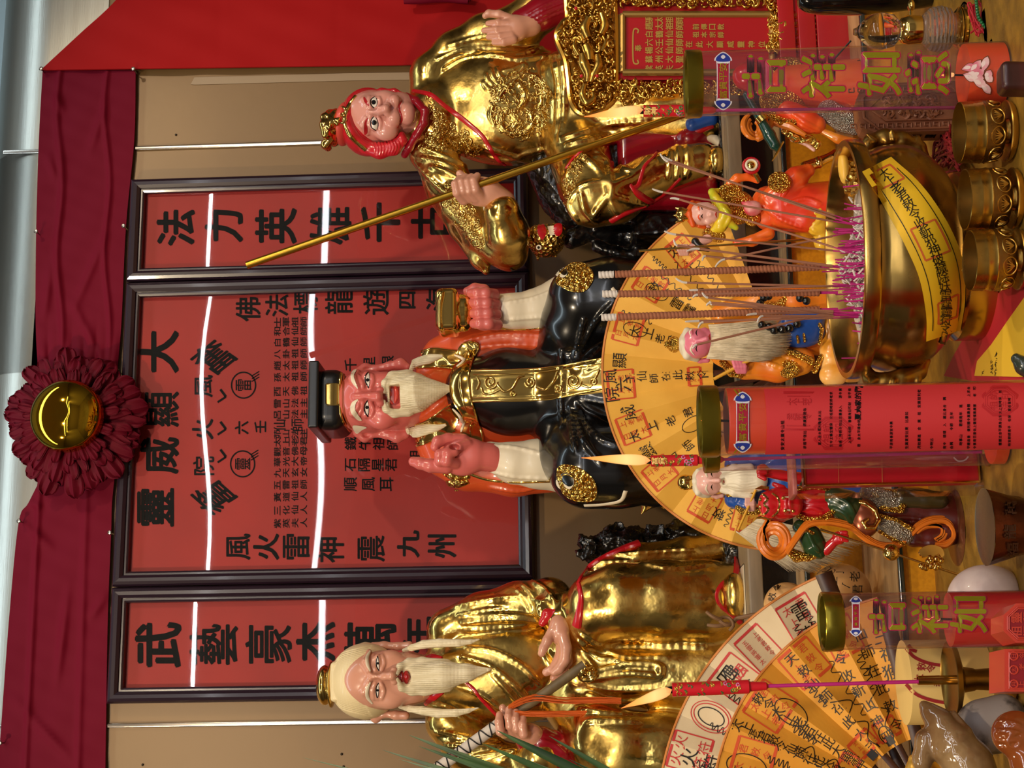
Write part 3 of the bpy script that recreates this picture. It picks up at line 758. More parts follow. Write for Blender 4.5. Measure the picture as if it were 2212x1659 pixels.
for c, r in (((1222, 1040), 19), ((1214, 590), 13)):
    b = MB(); circ = [(c[0]+r*math.cos(a), c[1]+r*math.sin(a)*(.95 if c[1] > 800 else .9)) for a in np.linspace(0, 2*PI, 24)[:-1]]
    patch(b, Bap, circ, 0, 3.0, 3, 1)
    half = [(c[0]+r*.97*math.cos(a), c[1]+r*.93*math.sin(a)) for a in np.linspace(PI, 2*PI, 14)]+[(c[0]+r*.5+r*.5*math.cos(a), c[1]+r*.5*math.sin(a)) for a in np.linspace(0, PI, 8)][1:]+[(c[0]-r*.5+r*.5*math.cos(a), c[1]-r*.5*math.sin(a)) for a in np.linspace(0, PI, 8)][1:-1]
    patch(b, Bap, half, 1, 3.6, 3, 1)
    patch(b, Bap, [(c[0]+r*.5+3*math.cos(a), c[1]+3*math.sin(a)) for a in np.linspace(0, 2*PI, 9)[:-1]], 1, 4, 2, 1)
    patch(b, Bap, [(c[0]-r*.5+3*math.cos(a), c[1]+3*math.sin(a)) for a in np.linspace(0, 2*PI, 9)[:-1]], 0, 4, 2, 1)
    b.build('yin_yang_disc', [M_white, M_black], C)
b = MB()
for poly, cen in (([(1208, 1010), (1222, 1004), (1250, 1010), (1278, 1030), (1290, 1056), (1284, 1078), (1262, 1082), (1238, 1078), (1220, 1066), (1212, 1050), (1206, 1030)], (1222, 1040)), ([(1204, 612), (1214, 620), (1236, 630), (1262, 630), (1280, 610), (1282, 590), (1264, 572), (1240, 570), (1226, 578), (1214, 590), (1206, 602)], (1214, 590))):
    b = MB(); patch(b, Bap, poly, 0, 2.2, 4)
    for k in range(5):
        f = .42+k*.14; lay(b, Bap, [(cen[0]+(x-cen[0])*f, cen[1]+(y-cen[1])*f) for x, y in poly], 1.7, 0, 6, .9, 3.0, sm=3, closed=True)
    b.build('knee_medallion', M_goldt, C, sharp=50)
b = MB(); lay(b, Bap, [(1262, 1092), (1300, 1090), (1340, 1082), (1352, 1060)], 5, 0, 8, .5); lay(b, Bap, [(1322, 622), (1336, 640), (1342, 660)], 4, 0, 8, .5); b.build('hem', M_white, C, split=True)
# shoulder ornaments
b = MB()
for pts in ([(915, 735), (935, 722), (960, 712), (985, 706)], [(930, 1022), (955, 1040), (985, 1046), (1012, 1040)], [(955, 1010), (985, 1024), (1015, 1030)]):
    lay(b, Brobe, pts, [5, 11, 11, 6], 0, 10, .5)
for pts in ([(925, 728), (950, 708), (975, 700)], [(938, 1036), (960, 1054), (990, 1056)], [(960, 1022), (985, 1036), (1010, 1040)]):
    lay(b, Brobe, pts, [2, 4, 2], 0, 8, .9, 4)
b.build('shoulder_ornament', M_goldt, C, split=True)
# collar, lapels
Bb = [Brobe, Bap]
b = MB()
patch(b, Bb, [(905, 762), (940, 756), (988, 760), (994, 772), (984, 796), (940, 792), (904, 792)], 0, 3.5, 5)
b.build('lapel', M_goldp, C, split=True); b = MB()
for l in ([(905, 762), (940, 754), (988, 758)], [(902, 794), (945, 794), (985, 800)]): lay(b, Bb, l, 2.4, 0, 8, .8, 3)
b.build('lapel_trim', M_goldp, C, split=True); b = MB()
patch(b, Bb, [(882, 918), (905, 920), (960, 886), (984, 882), (992, 902), (978, 930), (930, 955), (902, 962), (886, 940)], 0, 3.5, 5)
b.build('lapel', M_goldp, C, split=True); b = MB()
for l in ([(882, 916), (915, 912), (960, 882), (978, 872)], [(902, 963), (940, 950), (985, 928)]): lay(b, Bb, l, 2.4, 0, 8, .8, 3)
b.build('lapel_trim', M_goldp, C, split=True)
b = MB()
yoke = [(991, 762), (1000, 744), (1018, 738), (1033, 744), (1030, 760), (1020, 782), (1014, 809), (1016, 841), (1020, 867), (1031, 903), (1042, 937), (1042, 955), (1020, 952), (1003, 946), (998, 930), (1003, 899), (986, 872), (977, 848), (977, 821), (985, 794), (1002, 778)]
patch(b, Bb, yoke, 0, 5.0, 5)
lay(b, Bb, yoke, 2.6, 0, 8, 1.0, 4, closed=True)
for l in ([(1000, 800), (996, 826), (999, 850), (1008, 884)], [(1008, 750), (1014, 764), (1008, 780)], [(1020, 940), (1018, 920), (1022, 905)]): lay(b, Bb, l, [2, 4, 2], 0, 8, .8, 5)
b.build('cloud_collar', M_goldp, C)
b = MB()
for l in ([(984, 765), (1000, 772), (1004, 784), (990, 796)], [(982, 880), (996, 895), (1003, 912), (998, 930)]): lay(b, Bb, l, [2, 4.5, 2], 0, 8, .8, 6.5)
b.build('collar_lining', M_white, C, split=True)
# head
s = Sculpt(D0, .0012, (830, 868))
s.ell((795, 868, 15), (76, 68, 80)).ell((860, 866, 22), (66, 62, 66), 14).cap((890, 866, 15), (965, 868, 0), 48, 52, 12)
s.ell((828, 826, 66), (28, 22, 20), 16).ell((826, 906, 62), (28, 22, 20), 16)
s.poly([(768, 857, 92, 6), (795, 857, 98, 8), (816, 857, 106, 11)], 10).ell((822, 844, 98), (9, 9, 9), 6).ell((822, 870, 98), (9, 9, 9), 6)
s.poly([(773, 838, 92, 6), (762, 818, 84, 8), (772, 803, 66, 6)], 8).poly([(775, 877, 90, 6), (762, 892, 82, 8), (782, 908, 62, 6)], 8)
s.ell((790, 822, 104), (12, 24, 13), 8, True).ell((790, 886, 100), (12, 24, 13), 8, True)
s.ell((792, 822, 78), (12, 20, 11), 4).ell((791, 884, 76), (12, 20, 11), 4)
s.poly([(820, 832, 84, 5), (838, 822, 76, 5)], 6).poly([(820, 884, 82, 5), (838, 894, 74, 5)], 6)
s.poly([(770, 806, 0, 10), (790, 797, -8, 12), (812, 797, -8, 8), (840, 791, -6, 9), (866, 786, -4, 12), (880, 792, -2, 8)], 6)
s.poly([(772, 934, -5, 10), (788, 944, -12, 11), (808, 936, -6, 8), (832, 938, -4, 9), (858, 943, -2, 13), (876, 938, 0, 10)], 6)
s.ell((792, 940, 2), (9, 5, 7), 4, True).ell((794, 796, 6), (9, 4, 6), 4, True)
s.ridge([(775, 812), (783, 828), (784, 838)], 2.2).ridge([(803, 808), (806, 824), (800, 838)], 2.2).ridge([(774, 898), (782, 884), (784, 870)], 2.2).ridge([(801, 900), (806, 884), (800, 868)], 2.2)
s.build('head', M_skinp, C); Bh = s.bvh()
b = MB()
eye(b, Bh, [([(796, 803), (789, 813), (790, 826), (797, 838)], 1.5), ([(798, 808), (798.5, 824), (797, 836)], .6)], [(796, 806), (791, 815), (791, 827), (796, 836), (798, 826), (798, 814)], (794, 821), 3.7)
eye(b, Bh, [([(795, 900), (788, 889), (787, 877), (794, 865)], 1.5), ([(796, 896), (796.5, 880), (795, 868)], .6)], [(794, 896), (790, 889), (789, 877), (794, 867), (796, 876), (796, 889)], (792.5, 880), 3.7)
b.build('eyes', [M_eyew, M_eyeb], C)
b = MB()
patch(b, Bh, [(773, 840), (768, 826), (764, 812), (770, 800), (763, 801), (758, 812), (761, 826)], 0, 1.6, 3); patch(b, Bh, [(774, 862), (769, 874), (768, 888), (781, 907), (772, 906), (759, 892), (758, 876), (764, 866)], 0, 1.6, 3)
patch(b, Bh, [(762, 920), (772, 918), (792, 922), (782, 928), (770, 936)], 0, 1.6, 3)
b.build('eyebrows', M_white, C, split=True)
s = Sculpt(D0, .0012, (860, 850))
s.ell((884, 849, 70), (54, 45, 42), 6).cap((905, 848, 84), (979, 838, 98), 40, 3, 6)
s.poly([(829, 846, 98, 5), (833, 828, 90, 8), (848, 814, 80, 11), (880, 812, 74, 14)], 8).poly([(829, 868, 98, 5), (836, 882, 88, 9), (852, 890, 78, 11), (880, 886, 74, 14)], 8)
s.box((850, 851, 120), (11, 24, 60), 3, 4, True)
for k in range(25):
    f = (k-12)/12; yb = 849+f*43
    s.ridge([(872+6*abs(f)-(26*max(0, abs(f)-.6)/.4), yb), (905, 849+f*40), (940, 845+f*25), (974, 839+f*3)], .9, 1.5, sub=True, n=6)
for f in (-1, 1):
    for q in (0, 1):
        s.ridge([(832+q*2, 850+f*(10-q*4)), (838, 850+f*(26+q*4)), (856, 850+f*(36+q*3)), (880, 850+f*(38+q*3))], .9, 1.5, sub=True, n=6)
s.build('beard', M_beard, C)
b = MB(); patch(b, Bh, [(833, 832), (836, 828), (862, 830), (862, 871), (836, 873), (833, 868)], 0, .8, 3, 3); b.build('mouth', mat('mouth_red', (150, 34, 30), .35, coat=.3), C)
b = MB(); lay(b, Bh, [(848, 829), (841, 838), (839, 845), (843, 851), (839, 857), (841, 864), (849, 873)], [2, 4, 5, 4, 5, 4, 2], 0, 10, .6, 1); lay(b, Bh, [(853, 832), (856, 842), (857, 851), (856, 860), (853, 870)], [2, 4, 5, 4, 2], 0, 10, .6, 1); b.build('lips', M_lip, C, split=True)

b = MB()
for l, w in (([(884, 798), (905, 784), (930, 776), (958, 769)], [8, 11, 11, 3]), ([(878, 932), (905, 932), (935, 924), (964, 915)], [11, 14, 11, 3])):
    lay(b, Bb+[Bh], l, w, 0, 12, .5, 5)
b.build('side_hair', M_beard, C, split=True)
# hat
s = Sculpt(D0, .0014, (710, 868))
s.box((722, 874, 0), (36, 66, 72), 30, 2).box((692, 870, 0), (11, 72, 88), 3, 1)
s.build('hat', M_hat, C, sharp=35); Bt = s.bvh()
b = MB()
lay(b, [Bt], [(738, 797), (735, 825), (734, 850), (735, 880), (739, 905), (752, 926), (768, 940)], 3.4, 0, 10, .8)
patch(b, [Bt], [(705, 832), (706, 872), (710, 876), (730, 875), (732, 872), (732, 832), (730, 829), (709, 829)], 0, 3.5, 4, 1)
for l in ([(705, 831), (705, 873)], [(731, 831), (731, 873)], [(706, 830), (731, 830)], [(706, 875), (731, 875)]): lay(b, [Bt], l, 1.8, 0, 6, 1, 3, sm=1)
b.build('hat_trim', M_goldp, C)
b = MB(); lay(b, [Bt, Bh], [(744, 800), (742, 826), (741, 850), (742, 880), (747, 904), (758, 924)], 3.5, 0, 8, .5); b.build('hat_lining', mat('brown_red_paint', (150, 60, 34), .4), C)
# hands
s = Sculpt(D0, .0013, (1040, 668))
s.ell((1046, 668, 112), (34, 46, 28), 8).cap((1060, 668, 105), (1090, 670, 96), 28, 28, 8)
for yk, x0 in ((634, 1018), (655, 1020), (677, 1022), (699, 1024)):
    s.poly([(x0, yk, 138, 10), (x0+14, yk, 148, 12), (x0+32, yk, 148, 12.5), (x0+50, yk+2, 130, 12)], 3)
s.poly([(1046, 626, 120, 12), (1026, 624, 118, 12), (1010, 630, 120, 10)], 4)
s.build('hand', M_skinp, C)
s = Sculpt(D0, .0013, (985, 985))
s.ell((1000, 985, 112), (46, 42, 26), 10).poly([(1030, 985, 106, 32), (1060, 988, 100, 28), (1085, 998, 94, 26)], 10)
s.poly([(965, 1008, 122, 15), (930, 1006, 122, 14), (908, 1001, 120, 12.5), (893, 997, 116, 10.5)], 5)
s.poly([(972, 1000, 128, 13), (952, 994, 140, 13), (950, 982, 148, 11), (968, 976, 150, 10)], 3)
s.poly([(984, 1000, 130, 13), (966, 996, 146, 12), (968, 982, 152, 11), (982, 976, 150, 10)], 3)
s.poly([(1000, 950, 118, 13), (968, 948, 124, 12), (946, 954, 130, 12), (940, 965, 134, 10)], 4)
s.poly([(1010, 962, 126, 13), (990, 968, 138, 11), (972, 970, 144, 10)], 3)
s.ell((982, 966, 150), (10, 8, 14), 3, True)
s.build('hand', M_skinp, C)
s = Sculpt(D0, .0014, (980, 678))
s.box((968, 676, 118), (24, 45, 42), 14, 3).ell((1002, 676, 116), (26, 40, 36), 10).ell((944, 676, 118), (14, 34, 30), 4, True)
s.ridge([(955, 632), (950, 660), (950, 700), (956, 720)], 2.5)
s.build('gold_ingot_cup', M_goldp, C)
# throne and pedestal
s = Sculpt(D0, .003, (1450, 850))
s.box((1530, 850, 60), (58, 250, 125), 14, 4).box((1440, 850, -50), (60, 235, 60), 20, 10)
s.build('pedestal', M_goldt, C)
b = MB()
for i in range(22):
    x = 1372+random.uniform(0, 78); y = 1046+random.uniform(0, 42); p = random.uniform(20, 110); c = at(x, y, D0+p*s.s); k = s.s
    d = at(x-random.uniform(-18, 30), y+random.uniform(8, 26), D0+(p+8)*k)
    m_ = (c+d)/2+np.array([0, -6*k, 5*k]); b.tube([c, m_, d], [10*k, 8*k, .6*k], 8)
    b.ell(c, 12*k, n=10)
for i in range(10):
    x = 1340+random.uniform(0, 50); y = 600+random.uniform(0, 36); p = random.uniform(20, 80); c = at(x, y, D0+p*s.s); k = s.s
    d = at(x-random.uniform(-10, 16), y-random.uniform(4, 16), D0+(p+8)*k); b.tube([c, (c+d)/2, d], [9*k, 7*k, .6*k], 8); b.ell(c, 10*k, n=10)
b.build('throne_carving', M_goldp, C)
# ------------------------------------------------------------------ the white-bearded gold statue
base = at(1605, 1420, .26); base[2] = Z3
A = thing('elder_statue', 'seated gold-robed statue of an old man with long white beard and topknot', 'statue', base)
s = Sculpt(D0, .0024, (1250, 1440))
s.ell((1095, 1452, -5), (175, 112, 86)).cap((968, 1368, -10), (968, 1560, -10), 46).cap((925, 1466, 0), (965, 1464, 0), 50, 72, 14)
s.poly([(970, 1358, -5, 44), (1040, 1331, 10, 50), (1120, 1310, 25, 52), (1188, 1296, 45, 47)], 14).poly([(1188, 1296, 45, 47), (1200, 1318, 80, 42), (1212, 1338, 100, 36)], 8)
s.poly([(968, 1560, -8, 46), (1010, 1612, 5, 52), (1085, 1664, 20, 56), (1165, 1668, 55, 58), (1168, 1630, 95, 46)], 14)
s.poly([(1235, 1400, 40, 66), (1295, 1310, 118, 70), (1340, 1300, 128, 78), (1430, 1298, 122, 84), (1520, 1300, 112, 86), (1572, 1298, 100, 82)], 14)
s.poly([(1240, 1520, 40, 66), (1300, 1596, 118, 70), (1345, 1622, 128, 80), (1430, 1632, 122, 88), (1572, 1640, 110, 92)], 14)
s.cap((1265, 1455, 66), (1560, 1462, 70), 62, 92, 16)
s.poly([(1290, 1232, 50, 22), (1380, 1205, 45, 30), (1480, 1196, 40, 34), (1575, 1182, 40, 34)], 16)
F = [([(985, 1310), (1060, 1295), (1130, 1290), (1170, 1300)], 3.5), ([(990, 1330), (1060, 1318), (1120, 1318), (1168, 1330)], 3), ([(1000, 1345), (1060, 1340), (1120, 1338), (1160, 1342)], 3), ([(1005, 1362), (1070, 1358), (1140, 1350)], 2.5), ([(1128, 1262), (1150, 1285), (1162, 1312), (1170, 1330)], 4), ([(1150, 1255), (1180, 1275), (1198, 1300)], 3.5), ([(1120, 1275), (1140, 1300), (1152, 1325)], 3.5),
     ([(1010, 1400), (1070, 1408), (1130, 1440), (1165, 1475)], 3.5), ([(1000, 1420), (1060, 1440), (1110, 1480), (1140, 1512)], 3.5), ([(1060, 1452), (1095, 1490), (1120, 1520)], 3), ([(985, 1480), (1040, 1500), (1085, 1535)], 3), ([(930, 1520), (970, 1530), (1010, 1560)], 3), ([(940, 1580), (990, 1590), (1040, 1600), (1080, 1596)], 3.5), ([(960, 1610), (1020, 1612), (1080, 1612)], 3.5), ([(1000, 1640), (1060, 1630), (1110, 1620)], 3.5),
     ([(1255, 1372), (1300, 1400), (1350, 1420), (1440, 1420)], 4), ([(1250, 1385), (1290, 1420), (1320, 1425), (1400, 1440)], 4), ([(1270, 1390), (1340, 1396), (1430, 1395), (1520, 1398)], 4), ([(1258, 1410), (1280, 1440), (1284, 1452)], 4), ([(1266, 1470), (1300, 1462), (1360, 1455), (1420, 1460)], 4.5), ([(1280, 1452), (1330, 1440), (1390, 1432), (1425, 1440), (1428, 1455)], 4), ([(1272, 1480), (1320, 1490), (1380, 1490), (1450, 1485)], 4), ([(1270, 1500), (1320, 1515), (1400, 1512)], 4), ([(1250, 1530), (1310, 1540), (1400, 1545)], 4),
     ([(1262, 1560), (1300, 1556), (1380, 1560)], 4), ([(1290, 1215), (1370, 1215), (1450, 1228), (1540, 1220)], 4), ([(1300, 1200), (1400, 1192), (1500, 1186)], 3.5), ([(1180, 1400), (1215, 1440), (1250, 1450)], 3)]
for l, r in F: s.ridge(l, r, 7)
s.build('robe', M_gold, A); Ba = s.bvh()
b = MB(); c = s.P(1276, 1456, 150); k = s.s
for a, r in ((-.5, 16), (.3, 15), (1.2, 12)): b.tube([c+np.array([math.cos(w)*r*.6*k+math.sin(a)*8*k, -4*k*math.sin(w*2), math.sin(w)*r*k+math.cos(a)*8*k]) for w in np.linspace(0, 2*PI, 17)[:-1]], 5*k, 8, closed=True)
b.ell(c, 10*k, n=12); b.build('sash_knot', M_goldp, A)
b = MB()
def cords(name, m, par, bv, items, flat=.6, lift=1.0):
    for l, w in items:
        b = MB(); lay(b, bv, l, w, 0, 8, flat, lift)
        if b.v: b.build(name, m, par)
cords('red_hem', M_redp, A, Ba, [([(1248, 1262), (1262, 1236), (1290, 1212), (1340, 1188), (1400, 1168), (1448, 1158)], [4, 6, 7, 10, 12, 6]), ([(1588, 1182), (1592, 1220), (1586, 1246), (1560, 1262), (1548, 1285), (1556, 1308), (1580, 1328), (1600, 1345)], [6, 7, 6, 5, 4, 4, 5, 6]), ([(1250, 1262), (1255, 1290), (1252, 1320), (1246, 1352)], [5, 6, 9, 12])])
cords('neck_strap', M_redp, A, Ba, [([(1006, 1474), (1023, 1489), (1042, 1513), (1076, 1548)], 4)])
cords('red_collar', M_redp, A, Ba, [([(916, 1422), (935, 1420), (955, 1422)], [4, 8, 4]), ([(920, 1520), (938, 1505), (957, 1494)], [5, 9, 5])], .8)
# cuff, hands
s = Sculpt(D0, .0016, (1200, 1350))
s.poly([(1172, 1345, 112, 9), (1184, 1328, 116, 13), (1206, 1328, 112, 18), (1232, 1330, 100, 17), (1246, 1310, 90, 9)], 6).poly([(1226, 1350, 104, 14), (1246, 1340, 96, 9), (1256, 1290, 80, 7)], 6)
s.build('cuff', M_redp, A)
s = Sculpt(D0, .0013, (1200, 1390))
s.ell((1208, 1362, 132), (22, 30, 20), 8).cap((1208, 1345, 120), (1208, 1362, 128), 20, 20, 6)
s.poly([(1192, 1366, 138, 11), (1182, 1384, 144, 10), (1174, 1400, 144, 9), (1170, 1411, 142, 8)], 4)
s.poly([(1216, 1376, 140, 14), (1222, 1400, 142, 12.5), (1220, 1424, 140, 11.5), (1208, 1444, 138, 10.5), (1198, 1451, 138, 9)], 4)
s.poly([(1214, 1384, 126, 13), (1212, 1415, 126, 12), (1196, 1444, 128, 10), (1180, 1452, 128, 8.5)], 3)
s.poly([(1222, 1390, 116, 12), (1226, 1430, 114, 11), (1212, 1458, 116, 9), (1196, 1464, 118, 8)], 3)
s.build('hand', M_skin, A)
s = Sculpt(D0, .0013, (1110, 1560))
s.ell((1132, 1582, 132), (34, 20, 20), 8).cap((1150, 1588, 125), (1160, 1598, 112), 22, 26, 8)
for x, y0 in ((1081, 1544), (1102, 1532), (1117, 1538), (1132, 1550)):
    s.poly([(x-2, y0, 158, 7.5), (x-3, y0+16, 166, 9), (x, y0+36, 162, 9.5), (x+8, 1585, 142, 10)], 2.5)
s.poly([(1110, 1560, 128, 10), (1092, 1538, 134, 9), (1086, 1529, 136, 8)], 3)
s.build('hand', M_skin, A)
s = Sculpt(D0, .0018, (1170, 1610))
s.poly([(1140, 1600, 100, 26), (1168, 1606, 104, 34), (1200, 1622, 92, 38), (1240, 1640, 70, 30)], 10)
s.ridge([(1190, 1572), (1215, 1590), (1235, 1620)], 2).ridge([(1170, 1600), (1200, 1610), (1225, 1630)], 2)
s.build('cuff', M_redd, A)
# head
s = Sculpt(D0, .0012, (830, 1470))
s.ell((806, 1470, 12), (80, 67, 78)).ell((880, 1466, 20), (68, 57, 62), 14).cap((900, 1467, 8), (965, 1463, 0), 44, 50, 12)
s.ell((842, 1424, 60), (28, 20, 18), 16).ell((842, 1511, 56), (28, 20, 18), 16)
s.poly([(802, 1461, 92, 5), (830, 1461, 99, 7), (846, 1460, 106, 9.5)], 8).ell((852, 1449, 97), (8, 8, 8), 6).ell((852, 1472, 97), (8, 8, 8), 6)
s.poly([(796, 1448, 92, 6), (789, 1430, 84, 7), (797, 1408, 62, 6)], 8).poly([(796, 1475, 90, 6), (788, 1494, 80, 7), (800, 1518, 54, 6)], 8)
s.ell((814, 1432, 102), (12, 24, 13), 8, True).ell((814, 1493, 98), (12, 24, 13), 8, True)
s.ell((816, 1433, 76), (11, 20, 10), 4).ell((815, 1492, 72), (11, 20, 10), 4)
s.ridge([(808, 1414), (806, 1432), (811, 1448)], 2).ridge([(825, 1414), (830, 1432), (824, 1448)], 2).ridge([(807, 1510), (805, 1492), (811, 1476)], 2).ridge([(824, 1510), (829, 1492), (823, 1476)], 2)
s.poly([(806, 1396, -6, 9), (830, 1394, -8, 8), (860, 1396, -6, 8), (884, 1394, -4, 9)], 6).poly([(800, 1540, -8, 10), (812, 1552, -14, 9), (830, 1542, -10, 7), (855, 1545, -8, 9), (876, 1546, -6, 9)], 6)
s.build('head', M_skin, A); Bh = s.bvh()
b = MB()
eye(b, Bh, [([(816, 1417), (813, 1428), (813.5, 1440), (819, 1449)], 1.3), ([(817, 1420), (818.5, 1434), (819, 1446)], .6)], [(816, 1419), (814, 1430), (815, 1441), (818.5, 1447), (818.3, 1437), (817.8, 1427)], (816, 1433), 2.7)
eye(b, Bh, [([(815, 1508), (812.5, 1496), (813, 1484), (818, 1475)], 1.3), ([(816.5, 1506), (818, 1492), (818, 1478)], .6)], [(815, 1506), (813.5, 1495), (814, 1484), (817, 1477), (817.8, 1487), (817.4, 1498)], (815.5, 1491), 2.7)
b.build('eyes', [M_eyew, M_eyeb], A)
b = MB()
lay(b, Bh, [(800, 1450), (794, 1436), (793, 1420), (800, 1406)], [2, 4, 4, 2], 0, 8, .35, .6); lay(b, Bh, [(800, 1474), (793, 1490), (794, 1506), (804, 1520)], [2, 4, 4, 2], 0, 8, .35, .6)
b.build('eyebrows', M_white, A, split=True)
s = Sculpt(D0, .0011, (873, 1462))
s.poly([(871, 1445, 80, 4), (867, 1456, 86, 5.5), (870, 1461, 86, 4.5), (867, 1467, 86, 5.5), (871, 1479, 78, 4)], 3).poly([(876, 1448, 80, 4.5), (879, 1462, 86, 6), (877, 1476, 78, 4.5)], 3).ridge([(872, 1446), (873, 1462), (872, 1478)], 1.2, 1, sub=True)
s.build('lips', mat('lip_crimson', (158, 16, 22), .25, coat=.5), A)
s = Sculpt(D0, .0012, (950, 1460))
s.ell((905, 1462, 58), (46, 35, 36), 6).poly([(896, 1462, 66, 33), (960, 1459, 88, 30), (1010, 1453, 98, 18), (1058, 1446, 102, 3)], 8)
s.poly([(858, 1455, 101, 4.5), (864, 1440, 90, 7), (884, 1431, 80, 9), (912, 1430, 76, 10), (965, 1432, 84, 8)], 6).poly([(858, 1468, 100, 4.5), (868, 1486, 86, 7), (890, 1493, 76, 9), (918, 1492, 74, 10), (968, 1486, 84, 8)], 6)
s.ell((875, 1462, 120), (11, 20, 50), 4, True)
for k in range(23):
    f = (k-11)/11
    s.ridge([(893+5*abs(f), 1462+f*33), (930, 1461+f*33), (975, 1458+f*25), (1020, 1452+f*13), (1052, 1447+f*3)], .9, 1.5, sub=True, n=6)
s.build('beard', M_beard, A)
for l in ([(872, 1405, 36, 4), (890, 1399, 52, 7), (915, 1392, 62, 9), (950, 1389, 72, 9.5), (990, 1389, 80, 8), (1016, 1386, 82, 5), (1036, 1381, 82, 1.5)], [(864, 1527, 30, 4), (885, 1531, 46, 7), (912, 1535, 58, 9), (948, 1541, 68, 9.5), (985, 1540, 76, 8), (1012, 1535, 80, 5), (1034, 1529, 80, 1.5)]):
    s = Sculpt(D0, .0012, (940, 1460)); s.poly(l, 3)
    for o in (-5, -2, 1, 4): s.ridge([(x, y+o) for x, y, _, _ in l], .9, 1.5, sub=True)
    s.build('side_hair', M_beard, A)
s = Sculpt(D0, .0013, (770, 1470))
s.ell((790, 1471, -3), (79, 81, 84)).poly([(790, 1400, -8, 12), (812, 1400, -10, 6)], 8).poly([(790, 1540, -8, 12), (812, 1540, -10, 6)], 8)
for k in range(-17, 18):
    f = k/17; s.ridge([(718, 1471+f*36), (735, 1471+f*58), (756+18*f*f, 1471+f*70), (775+26*f*f, 1471+f*76)], 1.9, 2, sub=True, n=5)
s.cap((722, 1438, 28), (722, 1508, 28), 8, 8, 6)
s.build('hair', mat('ivory_hair', (226, 206, 160), .42, coat=.2), A)
s = Sculpt(D0, .0013, (705, 1480))
s.ell((702, 1480, -12), (19, 43, 42)).ell((716, 1479, -12), (7, 50, 48), 4)
s.build('topknot_cap', M_goldp, A)
# boot
s = Sculpt(D0, .0016, (1590, 1285))
s.ell((1586, 1284, 186), (24, 44, 34)); s.ell((1572, 1290, 160), (26, 40, 40), 10)
s.build('boot', M_gold, A)
s = Sculpt(D0, .0016, (1605, 1285)); s.box((1610, 1280, 172), (7, 54, 56), 6, 2); s.build('boot_sole', M_white, A)
# rock seat
s = Sculpt(D0, .0026, (1450, 1200))
for x, y, p, r in ((1290, 1196, -60, 40), (1320, 1165, -50, 32), (1365, 1170, -40, 36), (1420, 1165, -50, 36), (1470, 1158, -50, 40), (1520, 1170, -40, 46), (1560, 1166, -30, 46), (1540, 1210, 0, 50), (1575, 1400, 0, 44), (1575, 1560, 0, 50), (1580, 1480, 20, 40)):
    s.ell((x, y, p), (r, r*random.uniform(.8, 1.1), r*1.1), 6, rot=random.uniform(0, 90))
for k in range(16):
    x, y = random.uniform(1265, 1590), random.uniform(1140, 1215); s.box((x, y, random.uniform(-70, -10)), (random.uniform(14, 26), random.uniform(10, 20), 20), 4, 6, rot=random.uniform(0, 90))
s.box((1585, 1400, 0), (24, 260, 110), 12, 8)
s.build('rock_seat', M_rock, A, noise=(9, 60, 3))
# the wrapped staff with orange tassels he holds
M_wrap = mat('white_wrapping', (206, 196, 186), .6, bump=(300, .2, .001)); M_stick = mat('grey_stick', (118, 100, 70), .5, rgb2=(96, 80, 54), cscale=30); M_cordb = mat('black_cord', (22, 20, 22), .5); M_tass = mat('orange_thread', (206, 92, 20), .5)
P = lambda x, y, p: at(x, y, D0+p*.00074)
t = thing('wrapped_staff', 'slanted staff with white cord-bound grip and orange tassels held by the white-bearded gold statue', 'staff', P(1110, 1540, 145))
b = MB(); b.tube([P(1263, 1436, 150), P(1060, 1580, 146)], 10.5*.00072, 16); b.build('stick', M_stick, t)
p0, p1 = P(1078, 1564, 146), P(915, 1682, 142); d = p1-p0; L = np.linalg.norm(d); d /= L; e1 = np.cross(d, [0, 1, 0]); e1 /= np.linalg.norm(e1); e2 = np.cross(d, e1)
b = MB(); b.tube([p0, p1], 12.5*.00072, 20); b.build('grip', M_wrap, t)
for sg in (1, -1):
    b = MB(); b.tube([p0+d*L*q+(e1*math.cos(sg*q*44)+e2*math.sin(sg*q*44))*12.9*.00072 for q in np.linspace(0, 1, 150)], 1.5*.00072, 6); b.build('binding_cord', M_cordb, t)
b = MB(); b.tube([P(978, 1636, 143), P(988, 1628, 143)], 13.6*.00072, 16); b.build('band', mat('brown_band', (96, 30, 20), .4), t)
for pts, n in (([(1098, 1530), (1125, 1516), (1160, 1508), (1220, 1514), (1280, 1513), (1342, 1514)], 26), ([(1112, 1538), (1140, 1540), (1190, 1541), (1250, 1540), (1310, 1539), (1352, 1546)], 24)):
    b = MB()
    for i in range(n):
        o = random.uniform(-7, 7); pp = random.uniform(150, 166); q = smooth_pts(pts, 5); k = len(q)
        b.tube([P(x, y+o*(.6+.5*math.sin(j/k*2.6+i))+random.uniform(-.6, .6), pp-6*j/k) for j, (x, y) in enumerate(q)], 1.15*.00072, 5)
    b.build('tassel', M_tass, t)
